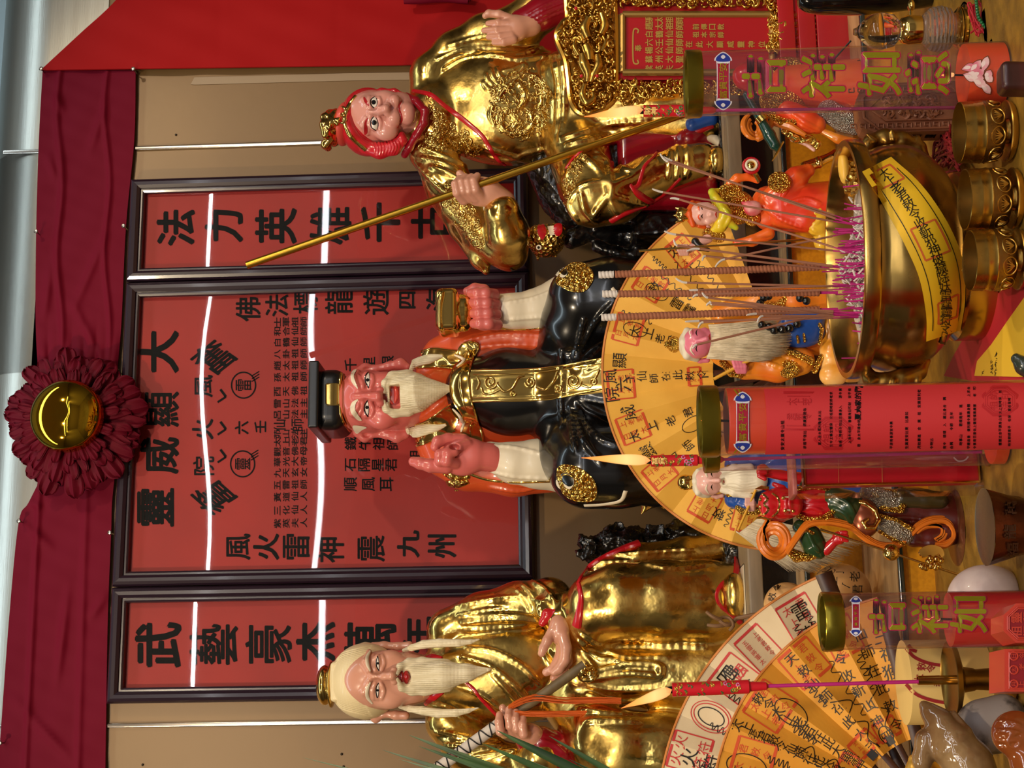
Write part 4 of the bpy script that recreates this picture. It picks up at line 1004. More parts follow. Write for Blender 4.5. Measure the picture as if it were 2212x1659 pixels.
# ------------------------------------------------------------------ the red-haired gold statue with the staff
base = at(1570, 260, .26); base[2] = Z3
R3 = thing('staff_bearer_statue', 'seated gold-robed statue with red hair, gold crown and raised staff', 'statue', base)
s = Sculpt(D0, .0024, (1150, 250))
s.ell((1100, 225, -10), (185, 138, 92)).cap((935, 165, -10), (930, 320, -10), 50).cap((890, 262, 5), (935, 255, 0), 48, 74, 14)
s.poly([(935, 160, -10, 46), (985, 115, 0, 48), (1050, 80, 10, 50), (1120, 60, 30, 50), (1180, 10, 50, 50), (1230, -30, 50, 46)], 14)
s.poly([(935, 330, -8, 46), (965, 390, 10, 48), (1000, 440, 25, 50), (1050, 510, 40, 40), (1080, 530, 50, 44)], 14)
s.poly([(950, 420, 0, 26), (1000, 490, 10, 30), (1038, 560, 20, 20), (1050, 586, 22, 8)], 12)
s.poly([(1100, 545, 50, 40), (1098, 505, 84, 44), (1085, 460, 118, 38)], 10)
s.poly([(1240, 290, 40, 72), (1270, 400, 120, 60), (1282, 430, 138, 56), (1330, 425, 140, 54), (1400, 385, 135, 44), (1470, 358, 135, 40), (1515, 348, 140, 38)], 12)
s.poly([(1235, 180, 40, 76), (1300, 150, 110, 76), (1420, 160, 110, 80), (1530, 180, 100, 80)], 14).cap((1240, 240, 50), (1510, 262, 90), 70, 60, 14)
F = [([(930, 360), (965, 372), (1000, 390), (1020, 385)], 3.5), ([(905, 340), (950, 350), (985, 366)], 3), ([(910, 320), (960, 338), (1005, 358), (1040, 372)], 3.5), ([(900, 352), (940, 395), (980, 430)], 3.5), ([(925, 300), (960, 322), (1000, 340)], 2.5),
     ([(960, 150), (1010, 125), (1080, 120), (1130, 118)], 4), ([(950, 128), (1000, 108), (1060, 104), (1120, 108)], 3.5), ([(1000, 110), (1060, 118), (1130, 130), (1180, 118)], 4), ([(970, 100), (1040, 80), (1090, 84)], 3), ([(1110, 120), (1160, 105), (1210, 90)], 3.5), ([(1120, 128), (1170, 124), (1220, 118)], 3.5),
     ([(1195, 130), (1205, 180), (1206, 230), (1204, 280)], 4), ([(1212, 135), (1218, 190), (1218, 250), (1210, 300)], 4), ([(1060, 340), (1100, 345), (1140, 330), (1180, 322)], 3.5), ([(1050, 320), (1100, 335), (1150, 352)], 3.5),
     ([(1215, 300), (1260, 285), (1320, 268), (1400, 262)], 3.5), ([(1225, 312), (1280, 300), (1360, 280)], 3.5), ([(1250, 330), (1285, 360), (1310, 395), (1318, 420)], 5), ([(1250, 480), (1230, 440), (1255, 405), (1300, 395), (1330, 400)], 5.5), ([(1290, 340), (1340, 360), (1370, 372), (1400, 340)], 5), ([(1280, 320), (1310, 350), (1318, 390), (1325, 420)], 5), ([(1335, 460), (1320, 430), (1330, 400), (1370, 380), (1410, 350)], 5), ([(1280, 470), (1300, 440), (1320, 425), (1380, 440), (1410, 442)], 4.5), ([(1255, 420), (1265, 455), (1290, 480)], 4.5),
     ([(1445, 318), (1448, 350), (1444, 385)], 3), ([(1462, 314), (1466, 345), (1462, 385)], 3), ([(1485, 314), (1488, 350), (1482, 382)], 3)]
for l, r in F: s.ridge(l, r, 7)
# dragon worked in relief on the belly
rl = random.Random(3)
for l in ([(1075, 215), (1095, 190), (1120, 182), (1135, 205), (1122, 232), (1095, 240), (1080, 262), (1098, 285), (1130, 288), (1150, 268), (1146, 240)], [(1130, 160), (1150, 165), (1170, 180), (1176, 205), (1176, 230)], [(1050, 160), (1054, 175), (1064, 182)], [(1060, 150), (1066, 168), (1076, 178)], [(1044, 178), (1052, 190), (1064, 194)], [(1074, 148), (1080, 165), (1090, 172)], [(1085, 155), (1110, 150), (1132, 140), (1128, 158), (1112, 170)], [(1065, 230), (1060, 250), (1068, 270)], [(1105, 250), (1118, 262), (1110, 272)], [(1160, 250), (1172, 265), (1166, 285)]):
    s.ridge(l, [4, 5, 4, 3], 3)
s.build('robe', M_gold, R3); Br = s.bvh()
def studs(name, bv, poly, n, r0, r1, m, par, seed=1, sides=8):
    """fine embossed scales and curls over an area of the robe, one raised mesh"""
    g = random.Random(seed); P = np.array(poly, float); b = MB(); lo, hi = P.min(0), P.max(0); k = 0; tries = 0
    while k < n and tries < n*6:
        tries += 1; x, y = g.uniform(lo[0], hi[0]), g.uniform(lo[1], hi[1]); ins = False; j = len(P)-1
        for i in range(len(P)):
            if (P[i][1] > y) != (P[j][1] > y) and x < (P[j][0]-P[i][0])*(y-P[i][1])/(P[j][1]-P[i][1])+P[i][0]: ins = not ins
            j = i
        if not ins: continue
        r = g.uniform(r0, r1); t0 = g.uniform(0, 6.3); tn = g.uniform(1.5, 4.5)*g.choice((-1, 1))
        lay(b, bv, [(x+r*math.cos(t0+tn*q/5), y+r*math.sin(t0+tn*q/5)) for q in range(6)], [r*.22, r*.42, r*.42, r*.3], 0, 5, .8, .4, sm=1); k += 1
    b.build(name, m, par, sharp=0)
studs('embossed_collar', Br, [(925, 190), (940, 235), (975, 265), (1010, 290), (1040, 330), (1010, 335), (965, 320), (925, 330), (908, 318), (925, 285), (930, 255)], 210, 4, 7, M_goldp, R3, 1)
studs('embossed_dragon', Br, [(1060, 200), (1080, 160), (1120, 140), (1165, 150), (1190, 200), (1188, 270), (1150, 300), (1090, 295), (1060, 250)], 260, 4, 7, M_goldp, R3, 2)
studs('embossed_sleeve', Br, [(965, 395), (1000, 420), (1030, 460), (1045, 520), (1045, 550), (1010, 515), (980, 470), (955, 430)], 150, 4, 7, M_goldp, R3, 3)
studs('embossed_knee', Br, [(1228, 350), (1260, 330), (1268, 350), (1240, 400), (1222, 440), (1216, 410)], 110, 3, 5, M_goldp, R3, 4)
cords('robe_border', M_redp, R3, Br, [([(893, 196), (930, 205), (960, 228), (1000, 258), (1040, 292), (1058, 320), (1075, 345), (1100, 362)], [4, 6, 5, 6, 5, 5, 4, 3])], .6)
cords('red_hem', M_redp, R3, Br, [([(1222, 364), (1245, 335), (1280, 315), (1330, 306), (1400, 302), (1470, 296), (1540, 272)], [3, 4, 7, 9, 8, 8, 5]), ([(1425, 310), (1415, 335), (1392, 360), (1380, 398), (1368, 405), (1362, 398)], [4, 4, 4, 5, 5, 3]), ([(1362, 400), (1380, 420), (1410, 436), (1440, 415), (1470, 385)], [4, 8, 8, 5, 4]), ([(1320, 478), (1350, 462), (1395, 446)], [8, 6, 3])], .5)
# red under-robe, black seat
s = Sculpt(D0, .0022, (1450, 400))
s.box((1440, 380, 60), (104, 82, 60), 20, 6).poly([(1490, 300, 110, 30), (1540, 262, 105, 26), (1550, 240, 100, 24)], 10)
s.build('under_robe', M_redd, R3)
s = Sculpt(D0, .002, (1520, 270)); s.poly([(1496, 268, 140, 15), (1534, 256, 138, 17)], 6); s.build('robe_lining', mat('blue_paint', (34, 86, 178), .35, coat=.3), R3)
s = Sculpt(D0, .0026, (1300, 450))
s.box((1430, 400, -20), (150, 118, 90), 10, 6).box((1430, 505, 20), (62, 26, 70), 8, 6).poly([(1180, 350, -40, 50), (1210, 420, -50, 50), (1240, 470, -40, 40)], 8)
s.poly([(1235, 515, 10, 22), (1275, 500, 0, 26), (1310, 500, -10, 34), (1370, 515, -10, 30), (1395, 530, 0, 24)], 8).poly([(1290, 535, 10, 14), (1330, 548, 10, 15), (1372, 552, 10, 15), (1380, 530, 10, 18)], 8)
s.box((1560, 330, 40), (18, 190, 130), 8, 6)
s.build('black_seat', mat('black_seat_lacquer', (13, 12, 13), .25, rgb2=(60, 48, 28), cscale=60, cdist=(.62, .75), coat=.4, bump=(50, .25, .004)), R3, noise=(3, 70, 5))
# beast head at the end of the seat arm
s = Sculpt(D0, .0016, (1185, 515))
s.ell((1180, 520, 30), (40, 36, 40)).ell((1165, 505, 55), (24, 20, 22), 8).ell((1205, 500, 50), (20, 18, 20), 8).ell((1150, 515, 40), (12, 22, 20), 6)
s.poly([(1160, 545, 30, 6), (1162, 560, 24, 3)], 4).poly([(1185, 545, 30, 8), (1200, 552, 28, 4)], 4)
s.build('beast_head', M_goldt, R3); Bb_ = s.bvh()
b = MB()
patch(b, Bb_, [(1162, 488), (1172, 482), (1180, 500), (1172, 518), (1162, 504)], 0, 1.0, 4); patch(b, Bb_, [(1198, 486), (1212, 484), (1214, 500), (1206, 510), (1196, 504)], 0, 1.0, 4)
patch(b, Bb_, [(1182, 490), (1196, 488), (1200, 506), (1188, 510)], 1, 1.0, 4, 1)
patch(b, Bb_, [(1164+6*math.cos(a), 534+6*math.sin(a)) for a in np.linspace(0, 2*PI, 10)[:-1]], 1, 1, 3, 1); patch(b, Bb_, [(1164+3*math.cos(a), 534+3*math.sin(a)) for a in np.linspace(0, 2*PI, 8)[:-1]], 2, 1.5, 3, 1)
b.build('beast_mouth', [M_redp, M_white, M_eyeb], R3)
# boot
s = Sculpt(D0, .0016, (1540, 350)); s.ell((1545, 355, 140), (24, 36, 50)).ell((1520, 348, 130), (34, 36, 40), 10); s.build('boot', M_gold, R3)
s = Sculpt(D0, .0016, (1560, 350)); s.poly([(1525, 295, 115, 8), (1545, 302, 125, 9), (1568, 325, 130, 9), (1574, 360, 135, 9), (1572, 395, 130, 9)], 4).box((1571, 350, 120), (8, 42, 50), 7, 3); s.build('boot_sole', M_white, R3)
# head (leans a little)
s = Sculpt(D0, .0012, (825, 250))
s.ell((810, 258, 22), (72, 60, 74), rot=8).ell((862, 246, 36), (46, 46, 50), 14).cap((880, 256, 15), (935, 258, 0), 42, 52, 10)
s.ell((832, 214, 74), (22, 18, 18), 14).ell((834, 282, 66), (26, 22, 20), 14)
s.poly([(800, 242, 96, 6), (820, 239, 102, 8), (833, 235, 110, 9)], 8).ell((836, 227, 104), (7, 7, 7), 5).ell((837, 245, 102), (7, 7, 7), 5)
s.ell((853, 221, 88), (14, 16, 18), 6).ell((851, 255, 84), (17, 19, 20), 6).ell((880, 246, 74), (18, 24, 22), 10)
s.poly([(790, 228, 94, 5), (786, 217, 88, 5), (790, 208, 78, 5)], 8).poly([(790, 256, 90, 5), (784, 270, 84, 6), (792, 288, 66, 5)], 8)
s.ell((806, 221, 108), (12, 17, 12), 7, True).ell((807, 266, 104), (12, 20, 12), 7, True)
s.ell((807, 221, 88), (11, 14, 10), 4).ell((808, 266, 82), (12, 17, 11), 4)
s.ridge([(798, 208), (797, 221), (800, 233)], 1.8).ridge([(797, 282), (796, 266), (800, 252)], 1.8).ridge([(819, 211), (821, 222), (818, 232)], 1.8).ridge([(820, 280), (822, 266), (818, 254)], 1.8)
s.ridge([(866, 218), (863, 236), (868, 254), (864, 274)], 1.6, sub=True)
s.build('head', mat('rosy_painted_skin', (214, 150, 138), .25, coat=.5), R3); Bm = s.bvh()
b = MB()
eye(b, Bm, [([(809, 209), (801, 216), (801, 226), (808, 234)], 1.3), ([(813, 212), (815, 221), (812, 231)], .8)], [(809, 210), (803, 216), (803, 226), (808, 232), (813, 227), (813, 215)], (807, 221), 5)
eye(b, Bm, [([(812, 282), (802, 274), (801, 262), (807, 252)], 1.3), ([(815, 280), (817, 268), (812, 254)], .8)], [(811, 280), (804, 273), (803, 262), (808, 253), (814, 260), (815, 273)], (808, 265), 5.5)
b.build('eyes', [M_eyew, M_eyeb], R3)
b = MB()
patch(b, Bm, [(787, 210), (793, 218), (797, 228), (793, 228), (787, 220), (785, 212)], 0, .8, 2.5); patch(b, Bm, [(795, 254), (788, 262), (786, 276), (788, 291), (793, 287), (794, 276), (792, 266)], 0, .8, 2.5)
lay(b, Bm, [(868, 218), (862, 228), (863, 238), (867, 250), (867, 262), (858, 276)], [1, 2.4, 2, 2.4, 2.4, 1.5], 0, 8, .35, .5)
b.build('face_paint', mat('brow_red', (176, 28, 38), .3, coat=.4), R3)
M_hairr = mat('red_hair', (196, 30, 44), .28, coat=.45)
s = Sculpt(D0, .0013, (800, 262))
s.ell((795, 264, 2), (62, 72, 82), rot=8)
s.poly([(760, 218, 60, 9), (752, 240, 72, 9), (750, 262, 76, 9), (760, 290, 66, 10), (785, 312, 50, 10)], 8)
s.poly([(790, 320, 40, 14), (820, 325, 40, 17), (850, 318, 46, 16), (868, 302, 52, 11), (868, 290, 56, 6)], 8).poly([(796, 206, 50, 8), (825, 200, 52, 9), (852, 201, 56, 9), (872, 208, 58, 7)], 6)
for k in range(9): s.ridge([(805+k*7, 300+2*(k % 2)), (812+k*7, 318), (812+k*6, 334)], 1.6, 2, sub=True)
for k in range(6): s.ridge([(808+k*10, 196), (812+k*10, 206)], 1.4, 2, sub=True)
s.build('hair', M_hairr, R3); Bhr = s.bvh()
b = MB(); lay(b, [Bhr, Bm], [(768, 208), (757, 222), (748, 240), (744, 258), (748, 278), (762, 300), (790, 324)], 5, 0, 10, .8)
for y, sg in ((240, -1), (258, 1)): lay(b, [Bhr, Bm], [(742+6*math.cos(a*sg), y+7*math.sin(a*sg)) for a in np.linspace(0, 5.4, 9)], 2.6, 0, 8, 1, 4, sm=2)
b.build('circlet', M_goldp, R3)
s = Sculpt(D0, .0014, (745, 265)); s.ell((744, 268, 4), (20, 46, 60), rot=14); s.build('cap_band', mat('coral_paint', (214, 84, 72), .3, coat=.4), R3)
s = Sculpt(D0, .0014, (718, 278))
s.ell((724, 276, 8), (20, 40, 50), rot=12).poly([(712, 245, 30, 9), (702, 254, 44, 9), (700, 270, 50, 9), (704, 290, 42, 10)], 6).poly([(715, 300, 30, 9), (704, 312, 22, 10), (708, 318, 10, 9)], 6).ell((712, 268, 56), (10, 12, 8), 4).ell((728, 262, 58), (9, 8, 8), 4)
for l in ([(705, 244), (714, 262), (708, 285)], [(724, 244), (718, 262), (726, 286)], [(734, 250), (728, 280), (736, 300)]): s.ridge(l, 2.4, 3)
s.build('crown', M_goldp, R3)
s = Sculpt(D0, .0016, (905, 265)); s.poly([(878, 208, 50, 8), (898, 218, 68, 9), (918, 240, 84, 9), (916, 264, 80, 9), (900, 292, 60, 9), (884, 318, 36, 9), (874, 334, 16, 8)], 5); s.build('neck_scarf', M_redd, R3)
# hands and cuffs
s = Sculpt(D0, .0014, (1080, 60))
s.ell((1110, 62, 100), (28, 30, 20), 8).cap((1120, 60, 95), (1145, 52, 86), 24, 26, 8)
for x, y, x2 in ((1055, 51, 1098), (1046, 66, 1100), (1056, 80, 1104), (1068, 92, 1108)): s.poly([(x, y, 104, 6.5), ((x+x2)/2, y-1, 112, 8.5), (x2, y*.8+12, 110, 10)], 2.5)
s.poly([(1100, 40, 104, 10), (1078, 31, 108, 9), (1056, 29, 108, 8), (1048, 34, 108, 6.5)], 3)
s.build('hand', M_skin, R3)
s = Sculpt(D0, .0018, (1170, 30)); s.poly([(1128, 48, 84, 28), (1170, 30, 82, 34), (1230, 5, 76, 38)], 8)
for o in (-14, -4, 6, 16): s.ridge([(1140, 46+o), (1180, 24+o), (1225, 6+o)], 2, 3)
s.build('cuff', M_redd, R3)
s = Sculpt(D0, .0014, (1030, 410))
s.ell((1040, 414, 136), (38, 32, 22), 8).cap((1060, 418, 130), (1085, 438, 118), 27, 28, 8)
for x, y in ((990, 392), (1003, 388), (1016, 388), (1029, 386)): s.poly([(x+2, y-6, 160, 7.5), (x-6, y+6, 168, 9), (x-2, y+24, 166, 10), (x+12, y+40, 146, 11)], 2.5)
s.poly([(1030, 400, 138, 11), (1006, 386, 140, 9), (993, 375, 142, 7.5)], 3)
s.build('hand', M_skin, R3)
s = Sculpt(D0, .0016, (1075, 435)); s.poly([(1060, 448, 116, 16), (1078, 440, 122, 20), (1086, 420, 122, 14)], 6); s.build('cuff', M_white, R3)
t = thing('gold_staff', 'long thin gold staff slanting up in the fist of the red-haired statue', 'staff', at(1010, 405, .2+160*.00074))
b = MB(); p0, p1 = at(533, 573, .2+150*.00074), at(1478, 246, .2+185*.00074); b.tube([p0, p1], 8.5*.00074, 20); b.build('rod', mat('gold_staff_metal', (214, 168, 60), .28, 1.0, bump=(60, .1, .002)), t)
# ================================================================== things on the steps and table
ZMIN = None
M_brass = mat('brass', (184, 148, 80), .16, 1.0, bump=(6, .05, .003), rough2=.3, cscale=12)
M_brassd = mat('antique_brass', (150, 116, 56), .3, 1.0, rough2=.42, cscale=18)
M_fany = mat('fan_paper_yellow', (236, 182, 72), .62, rgb2=(226, 170, 62), cscale=14, bump=(260, .1, .001))
M_fany2 = mat('fan_paper_ochre', (224, 158, 48), .62, rgb2=(214, 146, 40), cscale=14, bump=(260, .1, .001))
M_fanc = mat('fan_paper_cream', (222, 204, 168), .65, rgb2=(212, 192, 154), cscale=14, bump=(260, .1, .001))
M_stamp = mat('red_stamp_ink', (206, 78, 34), .6); M_stampr = mat('crimson_stamp_ink', (196, 56, 56), .6)
M_pen = mat('black_ink', (26, 20, 14), .5); M_rim = mat('fan_rim', (206, 130, 62), .5); M_slat = mat('dark_wood_slat', (72, 40, 26), .4, rgb2=(52, 28, 18), cscale=30)
class Fan:
    def __init__(s, piv, D, a0, a1, n, amp):
        s.p = piv; s.D = D; s.a0, s.a1, s.n, s.amp = a0, a1, n, amp
    def pol(s, a, r): return s.p[0]-r*math.cos(a), s.p[1]-r*math.sin(a)      # a from straight up towards the scene's right
    def pt(s, x, y, lift=0):
        a = math.atan2(s.p[1]-y, s.p[0]-x); u = (a-s.a0)/(s.a1-s.a0)*s.n
        z = abs((u % 2)-1); return at(x, y, s.D+s.amp*z+lift)
    def web(s, b, r0, r1, m):
        vs = []; k = s.n*4
        for i in range(k+1):
            a = s.a0+(s.a1-s.a0)*i/k
            for j in range(13): vs.append(s.pt(*s.pol(a, r0+(r1-r0)*j/12)))
        fs = [(i*13+j, i*13+j+1, (i+1)*13+j+1, (i+1)*13+j) for i in range(k) for j in range(12)]
        b.add(vs, fs, m); v2 = [np.asarray(q)+np.array([0, .0012, 0]) for q in vs]; b.add(v2, [f[::-1] for f in fs], m)
    def text(s, b, ch, a, r, size, m, up=None, bold=.01):
        x, y = s.pol(a, r); up = a if up is None else up; c, n = math.cos(up), math.sin(up)
        write(b, ch, lambda u, v: s.pt(x-(v*c-u*n), y-(u*c+v*n), .0007), m, size, size, bold)
    def line(s, b, pts, w, m):
        stroke(b, smooth_pts(pts, 6), w, lambda x, y: s.pt(x, y, .0006), m)
    def stamp(s, b, a, r, w, h, m, chars='', frame=True, bw=5, tm=None):
        """a rectangular seal: h along the radius, w across"""
        def q(u, v):
            x, y = s.pol(a, r); c, n = math.cos(a), math.sin(a); return x-(v*c-u*n), y-(u*c+v*n)
        P = [(-w/2, -h/2), (w/2, -h/2), (w/2, h/2), (-w/2, h/2), (-w/2, -h/2)]
        for p0, p1 in zip(P[:-1], P[1:]):
            stroke(b, [q(p0[0]+(p1[0]-p0[0])*t, p0[1]+(p1[1]-p0[1])*t) for t in np.linspace(0, 1, 8)], bw if abs(p0[1]-p1[1]) < 1 else bw*.5, lambda x, y: s.pt(x, y, .0004), m)
        k = len(chars); n_ = max(1, k//2)
        for i, ch in enumerate(chars):
            cx = (-.22 if i < n_ else .22)*w; cy = h*(.32-.64*((i % n_)/max(1, n_-1) if n_ > 1 else .5))
            x, y = q(cx, cy); c, n2 = math.cos(a), math.sin(a); sz = min(w*.36, h*.7/max(1, n_))
            write(b, ch, lambda u, v: s.pt(x-(v*c-u*n2), y-(u*c+v*n2), .0005), m, sz, sz, .0)
def scrawl(fan, b, a, r0, r1, chars, size, m, wob=.0):
    for i, ch in enumerate(chars):
        f = i/max(1, len(chars)-1); fan.text(b, ch, a+wob*math.sin(i*2.1), r1-(r1-r0)*f, size*random.uniform(.9, 1.12), m, bold=.0)
def squiggle(fan, b, a, r0, r1, amp, n, w, m):
    pts = []
    for i in range(n*6+1):
        t = i/(n*6); r = r1+(r0-r1)*t; x, y = fan.pol(a, r); o = amp*math.sin(t*n*2*PI); pts.append((x+o*math.sin(a), y-o*math.cos(a)))
    stroke(b, pts, w, lambda x, y: fan.pt(x, y, .0006), m)
def loop(fan, b, a, r, rx, ry, w, m):
    x, y = fan.pol(a, r); stroke(b, [(x+rx*math.cos(q)*math.cos(a)-ry*math.sin(q)*math.sin(a), y+rx*math.cos(q)*math.sin(a)+ry*math.sin(q)*math.cos(a)) for q in np.linspace(0, 2*PI, 28)], w, lambda x, y: fan.pt(x, y, .0006), m)
def sticks(fan, t, r0, r1, w, step=2):
    for i in range(0, fan.n+1, step):
        a = fan.a0+(fan.a1-fan.a0)*i/fan.n
        b = MB(); p0, p1 = [np.array(fan.pt(*fan.pol(a, r)))+np.array([0, .004, 0]) for r in (r0, r1)]
        k = psz(p0)*w; b.tube([p0, p1], [k*.8, k], 8, flat=([(0, 1, 0)]*2, .35)); b.build('slat', M_slat, t)
rad = math.radians
# yellow talisman fan behind the small figures
f = Fan((1690, 800), .535, rad(-88), rad(70), 22, .009)
t = thing('talisman_fan', 'open yellow paper fan with black writing behind the incense burner, in the middle', 'fan', at(1690, 800, .53))
b = MB(); f.web(b, 150, 388, 0)
for a, txt, r1, r0, sz in ((-3, '壬仙師在此敕令', 330, 175, 20), (-24, '太上老君敕', 350, 180, 22), (-39, '仙師敕令', 300, 180, 20), (15, '太上老君敕令', 330, 190, 22), (33, '敕令雷霆', 330, 240, 24), (48, '太上', 350, 300, 26), (-66, '敕令', 340, 290, 26)):
    scrawl(f, b, rad(a), r0, r1, txt, sz, 2, rad(.6))
for ch, a, r in (('顯', 3.5, 352), ('院', -8, 372), ('風', -2, 372), ('威', -15.5, 345), ('靈', -31, 340), ('六', -5, 345)): f.text(b, ch, rad(a), r, 32, 2, bold=0)
for a, r, w, h in ((-5, 350, 62, 56), (-21, 345, 60, 60), (-40, 345, 56, 58), (15, 345, 60, 56), (33, 340, 56, 60), (-60, 335, 54, 60), (-76, 330, 54, 58), (50, 335, 50, 60), (-4, 190, 40, 26)): f.stamp(b, rad(a), r, w, h, 1, '日月太上老君', bw=6)
for a, r in ((15.5, 330), (-31, 225), (32, 320)): loop(f, b, rad(a), r, 26, 15, 1.5, 2)
for a, r0, r1 in ((20, 300, 370), (38, 250, 340), (45, 230, 330), (-46, 180, 240), (-70, 300, 360), (41, 330, 372), (52, 220, 300)): squiggle(f, b, rad(a), r0, r1, 5, 5, 1.6, 2)
for a in (-3, 22, -26): f.line(b, [f.pol(rad(a), 168+k) for k in (-8, 0, 8)], 14, 2)
b.build('paper_leaf', [M_fany, M_stamp, M_pen], t, smooth=False)
b = MB(); b.tube([np.array(f.pt(*f.pol(f.a0+(f.a1-f.a0)*i/88, 389))) for i in range(89)], .0018, 6); b.build('rim', M_rim, t)
sticks(f, t, 12, 170, 7)
b = MB(); b.tube([at(1690, 800, .55), at(1690, 800, .522)], .005, 12); b.build('rivet', M_brass, t)
b = MB(); c = at(1690, 800, .535); b.box((c[0], c[1]+.006, (c[2]-.02+Z1)/2), (.05, .012, c[2]-.02-Z1)); b.box((c[0], c[1], Z1+.006), (.09, .03, .012)); b.build('stand', M_slat, t)
# the two fans by the plant
fc = Fan((1990, 1770), .765, rad(-8), rad(67.5), 12, .010)
t = thing('talisman_fan', 'open cream paper fan with red seals, behind the ochre fan beside the gourd', 'fan', at(1990, 1770, .76))
b = MB(); fc.web(b, 300, 568, 0)
for a, r, w, h, c in ((16, 520, 80, 84, '火符火符'), (37, 505, 80, 84, '佛法四'), (46.5, 510, 66, 84, '五雷將軍太上老君敕令'), (59, 505, 74, 90, '太上老君敕令'), (8, 500, 60, 60, '日月')): fc.stamp(b, rad(a), r, w, h, 1, c, bw=6)
for a, txt in ((37.5, '佛法'), (60, '雷敕'), (15, '火符'), (36.5, '四')): scrawl(fc, b, rad(a), 470, 520, txt, 34, 2)
for a in (14, 24, 33, 57, 61): squiggle(fc, b, rad(a), 450, 500, 8, 4, 2, 2)
loop(fc, b, rad(26), 505, 40, 26, 2.2, 1); loop(fc, b, rad(26), 505, 30, 18, 2.2, 2); loop(fc, b, rad(26), 505, 46, 32, 2, 1)
b.build('paper_leaf', [M_fanc, M_stampr, M_pen], t, smooth=False)
b = MB(); b.tube([np.array(fc.pt(*fc.pol(fc.a0+(fc.a1-fc.a0)*i/60, 569))) for i in range(61)], .0016, 6); b.build('rim', M_rim, t)
b = MB(); p = [fc.pt(*fc.pol(rad(68.3), r)) for r in (40, 572)]; b.tube([np.array(q)+np.array([0, -.002, 0]) for q in p], [.006, .011], 8, flat=([(0, 1, 0)]*2, .4)); b.build('guard_slat', M_slat, t)
sticks(fc, t, 10, 310, 6, 3)
fy = Fan((2020, 1757), .80, rad(-16), rad(75), 14, .010)
t = thing('talisman_fan', 'open ochre paper fan covered in black talisman writing, in front of the cream fan', 'fan', at(2020, 1757, .80))
b = MB(); fy.web(b, 168, 481, 0)
for a, txt, r1, r0, sz in ((24, '太上老君敕令仙師在此大顯威靈', 470, 190, 24), (33, '敕令太上老君在此大顯雷', 455, 200, 26), (47, '天敕仙師在此大吉', 455, 200, 28), (58, '敕令收斬山神邪', 430, 195, 26), (67, '仙師在此敕令', 420, 210, 28), (73, '三祇猴', 400, 320, 34), (12, '太上老君敕', 440, 240, 26)):
    scrawl(fy, b, rad(a), r0, r1, txt, sz, 2, rad(.5))
for a, r, w, h in ((16, 410, 90, 84), (33, 425, 84, 86), (49, 430, 80, 84), (62, 430, 70, 80), (27, 215, 60, 40), (44, 215, 56, 42), (60, 210, 50, 42)): fy.stamp(b, rad(a), r, w, h, 1, '太上老君敕令', bw=7)
for a, r, x_, y_ in ((14, 420, 44, 26), (35, 380, 40, 24), (58, 200, 20, 14)): loop(fy, b, rad(a), r, x_, y_, 2.2, 2)
for a, r0, r1 in ((18, 330, 380), (31, 300, 360), (45, 330, 400), (55, 260, 400), (64, 300, 380), (8, 330, 440)): squiggle(fy, b, rad(a), r0, r1, 9, 5, 2.0, 2)
for a in (28.5, 43, 58): fy.line(b, [fy.pol(rad(a), 185+k) for k in (-10, 0, 10)], 18, 2)
for a in (25, 50, 62): fy.line(b, [fy.pol(rad(a+(-3.5 if k % 2 else 3.5)*min(1, k/2)), 190+k*28) for k in range(6)], 2.2, 2)
b.build('paper_leaf', [M_fany2, M_stamp, M_pen], t, smooth=False)
b = MB(); b.tube([np.array(fy.pt(*fy.pol(fy.a0+(fy.a1-fy.a0)*i/60, 482))) for i in range(61)], .0016, 6); b.build('rim', M_rim, t)
sticks(fy, t, 10, 190, 8, 2)
b = MB(); p = [fy.pt(*fy.pol(rad(76), r)) for r in (20, 440)]; b.tube([np.array(q)+np.array([0, -.003, 0]) for q in p], [.006, .010], 8, flat=([(0, 1, 0)]*2, .4)); b.build('guard_slat', M_slat, t)
b = MB(); c = at(2020, 1757, .80); b.tube([c+np.array([0, .012, 0]), c+np.array([0, -.014, 0])], .006, 12); b.build('rivet', M_brass, t)
# ------------------------------------------------------------------ incense burner
BC = at(1822, 562, 1.06); bs = psz(BC); RZ = BC[2]; Rr = 258*bs; H = RZ-TZ
t = thing('incense_burner', 'large polished brass incense burner full of ash with yellow paper strip', 'incense burner', (BC[0], BC[1], TZ))
prof = [(.0001, .012), (.62, .012), (.64, 0), (.70, 0), (.70, .20), (.66, .235), (.66, .25)]
for q in np.linspace(0, 1, 16): prof.append((.66+.285*math.sin(q*PI*.5)**.8, .25+.34*q))
prof += [(.948, .66), (.935, .74), (.91, .80), (.90, .84), (.905, .87), (.99, .885), (1.0, .90), (1.0, .985), (.99, 1.0), (.945, 1.0), (.935, .985), (.89, .84), (.88, .70), (.0001, .66)]
b = MB(); b.lathe([(r*Rr, z*H) for r, z in prof], (BC[0], BC[1], TZ), 96); b.build('bowl', M_brass, t); Bburn = b.bvh()
b = MB(); g = random.Random(5)
b.sheet(lambda u, v: (BC[0]+Rr*.9*u*math.cos(v*2*PI), BC[1]+Rr*.9*u*math.sin(v*2*PI), TZ+H*(.80+.06*math.exp(-(u/.5)**2)+.012*math.sin(u*31+v*40)*math.sin(v*57+u*13))), 24, 64, flip=True)
b.build('ash', mat('incense_ash', (196, 184, 172), .9, rgb2=(120, 104, 90), cscale=26, cdist=(.45, .62), bump=(60, .5, .006)), t)
